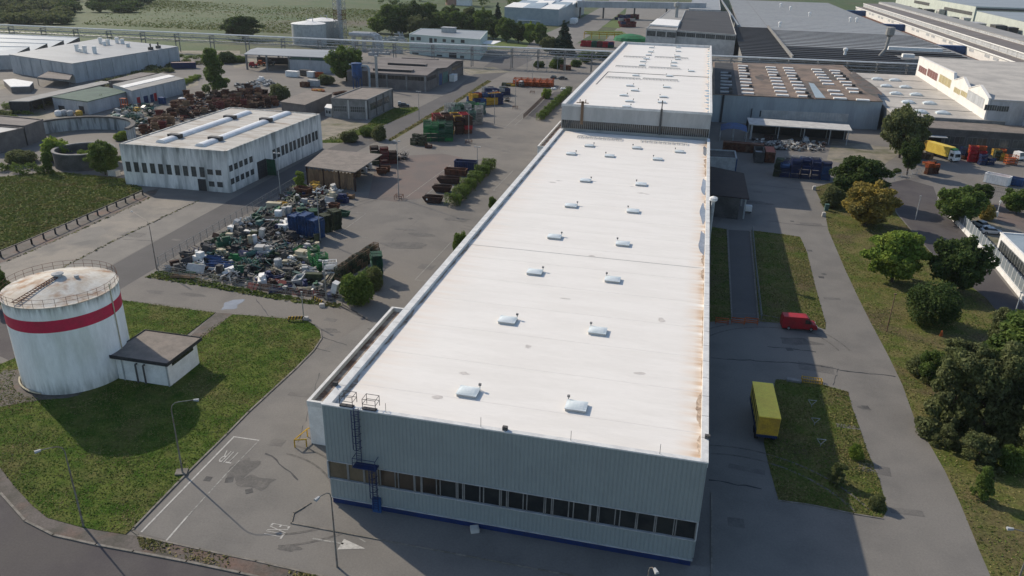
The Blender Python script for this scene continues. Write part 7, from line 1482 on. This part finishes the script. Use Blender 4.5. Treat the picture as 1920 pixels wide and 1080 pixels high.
def blobs(rs, kind):
    B = []
    if kind == "round":
        for i in range(46):
            t = rs.uniform(0, 6.3); u = rs.uniform(-1, 1); q = math.sqrt(max(0.12, 1-u*u))*rs.uniform(.24, .42); B.append((q*math.cos(t), q*math.sin(t), .5+u*rs.uniform(.3, .42), rs.uniform(.06, .15), rs.uniform(.05, .11)))
        B.append((0, 0, .45, .28, .36))
    elif kind == "tall":
        for i in range(44):
            t = rs.uniform(0, 6.3); h = rs.uniform(.12, .95); q = (1-h*.72)*rs.uniform(.1, .44); B.append((q*math.cos(t), q*math.sin(t), h, rs.uniform(.06, .14), rs.uniform(.05, .1)))
        B.append((0, 0, .42, .2, .32))
    elif kind == "bush":
        for i in range(14):
            t = rs.uniform(0, 6.3); h = rs.uniform(.08, .75); q = (1-h*.5)*rs.uniform(.15, .4); B.append((q*math.cos(t), q*math.sin(t), h, rs.uniform(.12, .22), rs.uniform(.14, .26)))
        B.append((0, 0, .35, .38, .38))
    elif kind == "ball": B += [(0, 0, .5, .47, .47)]+[(.3*math.cos(t), .3*math.sin(t), .5+.25*math.sin(t*3), .2, .2) for t in np.linspace(0, 6.2, 9)]
    elif kind == "loose":
        for i in range(26):
            t = rs.uniform(0, 6.3); h = rs.uniform(.05, .95); q = (1-h*.55)*rs.uniform(.1, .46); B.append((q*math.cos(t), q*math.sin(t), h, rs.uniform(.06, .15), rs.uniform(.06, .14)))
    elif kind == "conifer":
        for i in range(16): h = .06+.9*i/15; B.append((rs.uniform(-.03, .03), rs.uniform(-.03, .03), h, .46*(1-h)+.03, .05))
    return B
def crown(kind, n, size, seed, w=10., h=10.):
    rs = np.random.RandomState(seed); B = blobs(rs, kind); ar = np.array([b[3]*(b[3]+b[4]) for b in B]); ix = rs.choice(len(B), n, p=ar/ar.sum())
    b = np.array(B)[ix]; d = rs.normal(size=(n, 3)); d /= np.linalg.norm(d, axis=1, keepdims=True); rad = rs.uniform(.3, 1.25, n)**.5
    P = np.stack([b[:, 0]+d[:, 0]*b[:, 3]*rad, b[:, 1]+d[:, 1]*b[:, 3]*rad, b[:, 2]+d[:, 2]*b[:, 4]*rad], 1)
    P[:, :2] *= w; P[:, 2] *= h; k = P[:, 2] > .02*h; nrm = d*.7+rs.normal(size=(n, 3))*.75+np.array((0, 0, .25))
    return quadmesh("crown", P[k], nrm[k], (size*rs.uniform(.55, 1.35, n))[k], rs, lf_mid)
CR = {"round": [crown("round", 12000, .25, s) for s in (1, 2, 3)], "tall": [crown("tall", 10000, .24, s, 8, 12) for s in (4, 5)], "bush": [crown("bush", 6500, .19, s, 6, 4) for s in (6, 7)], "ball": [crown("ball", 9000, .2, 8, 8, 8)], "loose": [crown("loose", 9500, .22, s, 10, 9) for s in (9, 10)], "conifer": [crown("conifer", 5000, .4, 11, 7, 14)], "far": [crown("round", 1500, .75, s) for s in (12, 13, 14)]}
BASE = dict(round=(10, 10), tall=(8, 12), bush=(6, 4), ball=(8, 8), loose=(10, 9), conifer=(7, 14), far=(10, 10))
def trunkmesh(seed, h=6.):
    r = random.Random(seed); mb = MB(); mb.tube((0, 0, -.1), (.1, 0, h*.45), .24, 8, .17); mb.tube((.1, 0, h*.45), (0, .1, h*.8), .17, 7, .08)
    for i in range(6): t = i*1.05+r.uniform(-.3, .3); z = h*r.uniform(.3, .6); mb.tube((.05, 0, z), (1.9*math.cos(t), 1.9*math.sin(t), z+r.uniform(1, 2.2)), .1, 5, .03)
    return mb.mesh("trunk", m_bark)
TRK = [trunkmesh(s) for s in (1, 2)]
NT = [0]
def tree_at(b, w, h, kind, m, label, group=None, name=None, trunk=True):
    NT[0] += 1; i = NT[0]; nm = name or {"bush": "bush", "ball": "bush", "conifer": "conifer_tree"}.get(kind, "leafy_tree")
    t = T(nm, label, "bush" if nm == "bush" else "tree", b, rnd(0, 6.3) if kind != "x" else 0, group)
    me = CR[kind][i % len(CR[kind])]; bw, bh = BASE[kind]; o = D.objects.new("crown", me); C.objects.link(o); o.parent = t; o.scale = (w/bw, w/bw, h/bh)
    o.material_slots[0].link = 'OBJECT'; o.material_slots[0].material = m
    if trunk: q = D.objects.new("trunk" if nm != "bush" else "stem", TRK[i % 2]); C.objects.link(q); q.parent = t; q.scale = (max(.4, w/10),)*2+(h/10,)
    return t
def tree(bx, by, ty, wpx, kind, m, label, group=None, **k):
    b = G(bx, by); dep = (Vector((*b, 0))-CAM).dot(fw); h = max(1.2, Hgt(bx, by, bx, ty)); return tree_at(b, wpx*dep/F, h, kind, m, label, group, **k)
TL = [
 (1686, 296, 181, 92, "round", lf_olive, "tall feathery green tree between the brown roofed shed and the low beige roof"),
 (1700, 328, 262, 62, "loose", lf_dark, "dark shrubby tree below the feathery tree, beside the brown pallets"),
 (1606, 378, 287, 112, "round", lf_dark, "broad dark green tree behind the yellow autumn tree"),
 (1560, 388, 345, 50, "bush", lf_olive, "low olive bush at the far tip of the green strip"),
 (1622, 422, 331, 108, "round", lf_yel, "yellow-brown autumn tree at the top of the green strip"),
 (1672, 528, 424, 118, "round", lf_lime, "bright lime green tree left of the big dark tree"),
 (1785, 545, 424, 116, "round", lf_dark, "big very dark green tree beside the parking lot fence"),
 (1742, 606, 527, 94, "ball", lf_dark, "clipped ball-shaped dark bush alone in the green strip"),
 (1775, 800, 655, 140, "loose", lf_olive, "loose olive tree at the path side of the overgrown clump"),
 (1840, 815, 640, 150, "loose", lf_olive, "big olive tree in the middle of the overgrown clump, right"),
 (1880, 740, 580, 150, "tall", lf_mid, "tall green tree at the back of the overgrown clump by the parking lot"),
 (1930, 850, 700, 140, "round", lf_olive, "olive tree cut by the right edge in the overgrown clump"),
 (1905, 640, 590, 40, "tall", lf_olive, "slim young tree by the thin pole at the right edge"),
 (1855, 690, 570, 70, "tall", lf_olive, "pointed olive tree at the back left of the overgrown clump"),
 (1772, 840, 795, 60, "loose", lf_olive, "low olive bush at the lower left of the overgrown clump"),
 (1738, 720, 655, 70, "loose", lf_mid, "small loose green tree on the path side above the clump"),
 (1722, 700, 668, 60, "bush", lf_olive, "low olive shrub at the upper path side of the overgrown clump"), (1790, 700, 640, 110, "loose", lf_olive, "broad olive shrub at the top of the overgrown clump, below the orange hydrant"), (1830, 870, 815, 110, "loose", lf_olive, "low olive shrubs along the bottom of the overgrown clump"),
 (1836, 935, 868, 46, "tall", lf_mid, "thin green sapling in the lower right grass"),
 (1895, 880, 830, 60, "bush", lf_mid, "small green bush at the lower right edge"),
 (1790, 418, 337, 92, "round", lf_mid, "round dome-shaped tree just behind the start of the panel fence"),
 (1834, 384, 338, 52, "round", lf_dark, "smaller dark tree touching the dome-shaped tree's right side"),
 (1850, 412, 378, 34, "bush", lf_yel, "small yellowish bush by the white boom barrier"),
 (1905, 400, 344, 66, "round", lf_mid, "dense green bush at the right edge below the skips"),
 (1603, 860, 832, 30, "bush", lf_lime, "bright green sapling at the edge of the weedy island"),
 (1568, 905, 868, 46, "loose", lf_olive, "grey-green weed bush in the middle of the weedy island"),
 (1642, 950, 925, 36, "bush", lf_olive, "olive weed clump at the near corner of the weedy island"),
 (405, 175, 92, 64, "tall", lf_mid, "tall green tree standing among the rusty bins"),
 (456, 73, 27, 78, "round", lf_dark, "big dark round tree alone in the field, left of the pale tanks"),
 (650, 152, 74, 74, "round", lf_mid, "large green tree at the right end of the canopy hall"),
 (526, 188, 156, 46, "bush", lf_olive, "olive bush at the right edge of the rusty bins"),
 (198, 328, 261, 62, "round", lf_mid, "green tree at the left front corner of the white workshop"),
 (112, 300, 254, 66, "bush", lf_lime, "bright green bush between the two round basins"),
 (160, 305, 280, 40, "bush", lf_lime, "lime bush in front of the small round basin"),
 (42, 305, 280, 66, "bush", lf_olive, "olive thicket left of the round basins"),
 (92, 325, 285, 30, "tall", lf_mid, "narrow green shrub left of the small round basin"),
 (228, 262, 245, 34, "bush", lf_lime, "low lime bush below the curved basin wall"),
 (4, 575, 488, 50, "round", lf_mid, "green tree cut by the left edge above the storage tank"),
 (563, 358, 320, 34, "tall", lf_lime, "bright lime bush at the left corner of the timber shed"),
 (672, 568, 508, 72, "bush", lf_mid, "big dark green bush at the near corner of the scrap yard"),
 (700, 540, 500, 44, "bush", lf_olive, "paler reedy bush right behind the big corner bush"),
 (864, 478, 432, 34, "bush", lf_mid, "bush hugging the hall's left wall at the middle"),
 (924, 392, 368, 20, "bush", lf_mid, "small bush at the hall's left wall near the hedge"),
 (1024, 184, 165, 22, "bush", lf_lime, "yellow-green bush beside the ramp railing"),
 (556, 158, 146, 30, "bush", lf_olive, "low olive bush hiding behind the site cabins") if 0 else (612, 158, 138, 40, "bush", lf_olive, "low olive bush right of the orange skip"),
 (195, 202, 176, 22, "bush", lf_dark, "dark shrub against the green-roofed shed's wall"),
 (710, 262, 232, 34, "bush", lf_olive, "dry weedy bush at the head of the grass plot"), (656, 266, 244, 40, "bush", lf_olive, "low weedy bush at the tip of the grass plot"), (690, 255, 238, 36, "bush", lf_mid, "green weedy bush along the grass plot"),
 (1056, 102, 38, 46, "conifer", lf_conif, "tall dark conifer beside the far road"), (1030, 100, 62, 40, "round", lf_olive, "rounded tree at the foot of the tall dark conifer"),
 (933, 62, 5, 30, "conifer", lf_conif, "dark conifer left of the blue-grey factory"), (1028, 40, 16, 14, "conifer", lf_conif, "small dark conifer before the blue-grey factory wall"),
 (1228, 62, 34, 26, "round", lf_dark, "dark tree behind the rear hall, left of the pale wing"), (1044, 128, 104, 30, "bush", lf_mid, "leafy bush under the pipe rack beyond the ramp"), (1010, 126, 114, 26, "bush", lf_dark, "dark round bush under the pipe rack"), (1080, 125, 110, 26, "bush", lf_mid, "green bush under the pipe rack near the rear hall"),
 (1100, 118, 92, 40, "round", lf_mid, "green tree behind the pipe rack near the rear hall's corner"), (1130, 112, 95, 36, "round", lf_dark, "darker tree behind the pipe rack touching the rear hall"),
 (1722, 22, 13, 14, "round", lf_dark, "small round tree before the pale green factory wall"), (1838, 60, 54, 12, "bush", lf_dark, "tiny dark bush beside the parked tanker") if 0 else (1706, 18, 11, 9, "bush", lf_dark, "tiny dark bush left of the small round factory tree"),
 (425, 118, 96, 40, "bush", lf_dark, "dark bush right of the tall tree among the bins"), (450, 117, 104, 30, "bush", lf_mid, "green bush by the canopy hall's left column"),
]
for a in TL: tree(*a)
GN = "row of trees behind the green office"
for i, (bx, by, ty, w_, m) in enumerate(((708, 62, 26, 40, lf_lime), (735, 64, 4, 60, lf_mid), (768, 62, -8, 66, lf_dark), (752, 66, 28, 44, lf_dark), (800, 60, 2, 62, lf_mid), (782, 68, 22, 50, lf_olive), (830, 64, 14, 56, lf_mid), (858, 66, 18, 50, lf_mid), (885, 68, 20, 46, lf_dark), (905, 70, 8, 46, lf_mid), (950, 78, 30, 46, lf_mid), (972, 80, 34, 40, lf_dark), (993, 82, 36, 28, lf_lime), (1012, 86, 40, 36, lf_mid), (925, 74, 24, 36, lf_dark), (845, 58, 4, 44, lf_dark), (880, 56, 10, 40, lf_olive))):
    cn = {"leaves_dark": "dark green", "leaves_mid": "mid green", "leaves_lime": "yellow-green", "leaves_olive": "olive"}[m.name]
    tree(bx, by, ty, w_, "round", m, f"{cn} tree, {ORD[i]} in the row of trees behind the green office", GN)
def mass(name, label, pts, m, seed, n, kind="far"):
    """far wood or scrub reading as one mass: crowns of many trees in one mesh"""
    rs = np.random.RandomState(seed); Cs, Ns, Ss = [], [], []
    for (bx, by, ty, wpx) in pts:
        b = G(bx, by); dep = (Vector((*b, 0))-CAM).dot(fw); h = max(1.5, Hgt(bx, by, bx, ty)); w_ = wpx*dep/F
        B = blobs(rs, "round" if kind == "far" else "bush"); ar = np.array([q[3]**2 for q in B]); ix = rs.choice(len(B), n, p=ar/ar.sum()); q = np.array(B)[ix]
        d = rs.normal(size=(n, 3)); d /= np.linalg.norm(d, axis=1, keepdims=True); rad = rs.uniform(.4, 1.05, n)**.5
        P = np.stack([q[:, 0]+d[:, 0]*q[:, 3]*rad, q[:, 1]+d[:, 1]*q[:, 3]*rad, q[:, 2]+d[:, 2]*q[:, 4]*rad], 1); P *= (w_, w_, h); P[:, 2] = np.maximum(P[:, 2], .1); P += (*b, 0)
        Cs.append(P); Ns.append(d+rs.normal(size=(n, 3))*.5); Ss.append(rs.uniform(.03, .075, n)*w_)
    me = quadmesh(name, np.concatenate(Cs), np.concatenate(Ns), np.concatenate(Ss), rs, m); o = D.objects.new(name, me); C.objects.link(o); return tag(o, label, "vegetation", kind="stuff")
r = random.Random(2)
mass("far_wood", "far mass of trees in the top left corner", [(r.uniform(-40, 128), y_+r.uniform(-2, 2), y_-r.uniform(14, 22), r.uniform(30, 46)) for y_ in (44, 40, 34, 28, 20, 12, 4) for _ in range(11)], lf_olive, 1, 700)
mass("far_wood", "bluish far mass of trees along the top left edge", [(r.uniform(120, 280), y_+r.uniform(-2, 2), y_-r.uniform(12, 20), r.uniform(28, 42)) for y_ in (22, 16, 8, 2) for _ in range(8)], lf_dark, 2, 600)
mass("far_wood", "scattered far trees behind the blue-grey factory", [(r.uniform(700, 1000), r.uniform(-14, 12), r.uniform(-30, -6), r.uniform(18, 30)) for _ in range(26)], lf_mid, 3, 350)
scr = [(r.uniform(0, 30)+t*360, 212-t*98+r.uniform(-7, 7), 0, r.uniform(16, 30)) for t in (i/26 for i in range(27)) for _ in range(3)]
scr = [(a, b, b-r.uniform(5, 10), w_) for a, b, _, w_ in scr]
mass("scrub", "olive scrub filling the strip between the warehouse and the sheds", scr, lf_olive, 4, 260, "bush")
tufts_later = 0
mass("scrub", "green scrub along the field edge left of the basins", [(r.uniform(0, 90), r.uniform(285, 325), 0, 0) for _ in range(0)]+[(x, 318+r.uniform(-10, 10), 300+r.uniform(-6, 6), 26) for x in range(-10, 80, 14)]+[(x, y, y-9, 22) for x, y in ((20, 262), (45, 258), (8, 225), (25, 222), (50, 215), (12, 200))], lf_mid, 5, 300, "bush")
mass("scrub", "tangled understorey filling the overgrown clump at the right", [(r.uniform(1735, 1925), y_+r.uniform(-12, 12), y_-r.uniform(22, 55), r.uniform(40, 75)) for y_ in (690, 720, 750, 780, 805, 830) for _ in range(4)], lf_olive, 9, 800, "bush")
mass("scrub", "low weeds in the gap along the far railway and field", [(r.uniform(330, 470), r.uniform(104, 118), 0, 0) for _ in range(0)]+[(x, 110+r.uniform(-4, 6), 104, 16) for x in range(340, 460, 9)], lf_mid, 6, 220, "bush")
# clipped hedges
def hedge(name, label, a, b, wd, h, m, seed):
    rs = np.random.RandomState(seed); A, B = G(*a), G(*b); L = math.hypot(B[0]-A[0], B[1]-A[1]); n = int(L*wd*140)
    u, v, z = rs.uniform(0, 1, n), rs.uniform(-.5, .5, n), rs.uniform(.02, 1, n)**.6; f = rs.randint(0, 3, n); v = np.where(f == 0, np.sign(v)*.5, v); z = np.where(f == 1, 1, z)
    lump = .8+.2*np.sin(u*L*.9+1)+.12*np.sin(u*L*2.3); nx, ny = (B[1]-A[1])/L, -(B[0]-A[0])/L
    P = np.stack([A[0]+(B[0]-A[0])*u+nx*v*wd*lump, A[1]+(B[1]-A[1])*u+ny*v*wd*lump, z*h*lump], 1)+rs.normal(size=(n, 3))*.14; P[:, 2] = np.maximum(P[:, 2], .05)
    N_ = np.stack([nx*v*2, ny*v*2, z*.8], 1)+rs.normal(size=(n, 3))*.5; me = quadmesh(name, P, N_, rs.uniform(.08, .22, n), rs, m); o = D.objects.new(name, me); C.objects.link(o); return tag(o, label, "hedge")
hedge("hedge", "trimmed green hedge beside the rusty skips", (847, 388), (920, 314), 3.4, 2.7, lf_mid, 1)
hedge("hedge", "long narrow hedge along the sunken ramp", (1012, 226), (1068, 172), 2.4, 2.2, lf_mid, 2)
hedge("hedge", "unkempt dark hedge in front of the olive basket wall at the scrap yard corner", (650, 560), (708, 522), 2.6, 2.4, lf_mid, 4)
hedge("hedge", "rough hedge at the foot of the pale green strip along the long store", (340, 160), (372, 146), 3, 1.5, lf_lime, 3)
# grass and weeds
def tufts(name, label, P, n, h, m, seed, wd=.5, patch=0, z0=0.0, avoid=()):
    rs = np.random.RandomState(seed); P = np.array(P); x = rs.uniform(P[:, 0].min(), P[:, 0].max(), n*3); y = rs.uniform(P[:, 1].min(), P[:, 1].max(), n*3)
    if patch: k = (np.sin(x*patch+1)+np.sin(y*patch*1.3+2)+np.sin((x+y)*patch*.6)+rs.normal(size=len(x))*.8) > .3; x, y = x[k], y[k]
    j = len(P)-1; ins = np.zeros(len(x), bool)
    for i in range(len(P)):
        c = ((P[i, 1] > y) != (P[j, 1] > y)) & (x < (P[j, 0]-P[i, 0])*(y-P[i, 1])/(P[j, 1]-P[i, 1]+1e-9)+P[i, 0]); ins ^= c; j = i
    for cx, cy, cr in avoid: ins &= (x-cx)**2+(y-cy)**2 > cr*cr
    x, y = x[ins][:n], y[ins][:n]; k = len(x); hh = h*rs.uniform(.4, 1.3, k); z = np.full(k, z0)+hh*.35
    N_ = np.stack([rs.normal(size=k)*.7, rs.normal(size=k)*.7, rs.uniform(.4, 1.3, k)], 1)
    me = quadmesh(name, np.stack([x, y, z], 1), N_, hh*rs.uniform(.5, 1.1, k)*wd*1.6, rs, m); o = D.objects.new(name, me); C.objects.link(o); return tag(o, label, "grass", kind="stuff")
m_gr1 = leafmat("grass_green", (.06, .092, .017), (.09, .11, .028), (.13, .115, .045), .2)
m_gr2 = leafmat("grass_dry", (.15, .13, .055), (.11, .11, .036), (.19, .15, .075), .2)
m_gr3 = leafmat("grass_field", (.075, .1, .024), (.11, .125, .034), (.12, .105, .042), .2)
av = [(TX, TY, TR+1.2), ((xa if 0 else -70), 82.5, 0)]
avp = [(TX, TY, TR+1.0), (-68, 82.9, 3.6), (-71.5, 82.9, 3.6)]
tufts("lawn_tufts", "short uneven grass blades of the lawn", lawnW, 45000, .075, m_gr1, 1, 1.0, z0=.1, avoid=avp)
tufts("lawn_tufts", "dry brownish grass patches of the lawn", lawnW, 16000, .07, m_gr2, 2, 1.0, patch=.6, z0=.1, avoid=avp)
tufts("kerb_weeds", "brown weeds along the strip between parking bay and street", PG([(258, 1006), (375, 1033), (480, 1055), (620, 1087), (560, 1096), (450, 1071), (350, 1050), (265, 1030)]), 2600, .14, m_gr2, 3, .8, patch=.6, z0=.06)
tufts("field_grass_tufts", "tall rough grass of the overgrown field", PG([(-20, 334), (100, 322), (232, 335), (266, 352), (266, 359), (160, 405), (7, 467), (-20, 475)]), 30000, .24, m_gr3, 4, .8)
GS = PG([(1527, 352), (1546, 392), (1553, 432), (1563, 455), (1583, 502), (1610, 560), (1631, 602), (1666, 668), (1692, 722), (1717, 792), (1742, 832), (1771, 882), (1801, 946), (1836, 1032), (1870, 1110), (2000, 1110), (1990, 700), (1920, 645), (1850, 560), (1760, 490), (1715, 440), (1680, 400), (1668, 370), (1650, 345), (1600, 330)])
tufts("strip_grass_tufts", "dry grass of the right-hand green strip", GS, 34000, .1, m_gr2, 5, .9); tufts("strip_grass_tufts", "green grass clumps of the right-hand green strip", GS, 20000, .11, m_gr1, 6, .9, patch=.4)
for i, P in enumerate(([(1409, 432), (1466, 439), (1500, 444), (1513, 473), (1529, 538), (1548, 606), (1548, 618), (1530, 612), (1465, 606), (1424, 603)], [(1333, 425), (1363, 430), (1372, 600), (1331, 604)], [(1454, 712), (1500, 714), (1541, 721), (1590, 735), (1597, 762), (1611, 800), (1626, 845), (1649, 901), (1664, 957), (1655, 971), (1600, 962), (1520, 945), (1460, 938), (1453, 915), (1440, 868), (1432, 830)])):
    tufts("island_grass_tufts", ["rough grass of the island above the red van", "shaded grass strip along the hall's right wall", "rough grass of the weedy island by the yellow trailer"][i], PG(P), (16000, 5000, 18000)[i], .1, m_gr1, 8+i, .9); tufts("island_grass_tufts", ["dry grass of the island above the red van", "dry tufts along the hall's right wall", "dry grass of the weedy island by the yellow trailer"][i], PG(P), (9000, 1500, 10000)[i], .1, m_gr2, 18+i, .9, patch=.5)
tufts("verge_tufts", "yellowish grass of the road verge", PG([(728, 262), (731, 265), (844, 199), (838, 195)]), 1400, .4, m_gr2, 30); tufts("verge_tufts", "yellowish grass of the farther road verge", PG([(852, 190), (856, 193), (921, 153), (914, 151)]), 1200, .4, m_gr2, 31)
tufts("plot_grass", "grass of the plot by the flat office", PG([(738, 203), (782, 201), (786, 206), (700, 243), (640, 268), (605, 268), (604, 263), (690, 232)]), 3500, .35, m_gr1, 32)
tufts("far_field_tufts", "coarse clumps of the far field", PG([(150, 46), (700, 70), (740, 20), (300, 0), (200, 24)]), 16000, .45, m_gr3, 33, 1.2, patch=.02)
tufts("kerb_weeds", "green weeds along the near fence of the scrap yard", PG([(270, 520), (300, 508), (420, 534), (560, 560), (640, 572), (640, 578), (540, 566), (400, 541)]), 1500, .3, m_gr1, 40, .8)
# ================================================================ AIR
HAZE = 0.000045
if HAZE:
    mb = MB(); mb.bx(-1850, 1850, -250, 2650, -1, 62); m = D.materials.new("haze_air"); m.use_nodes = True; nt = m.node_tree; nt.nodes.remove(nt.nodes["Principled BSDF"])
    v = nt.nodes.new("ShaderNodeVolumePrincipled"); v.inputs["Color"].default_value = (.82, .9, 1, 1); v.inputs["Density"].default_value = HAZE; v.inputs["Anisotropy"].default_value = .3
    nt.links.new(v.outputs[0], nt.nodes["Material Output"].inputs["Volume"]); tag(mb.build("haze", m), kind="stuff")
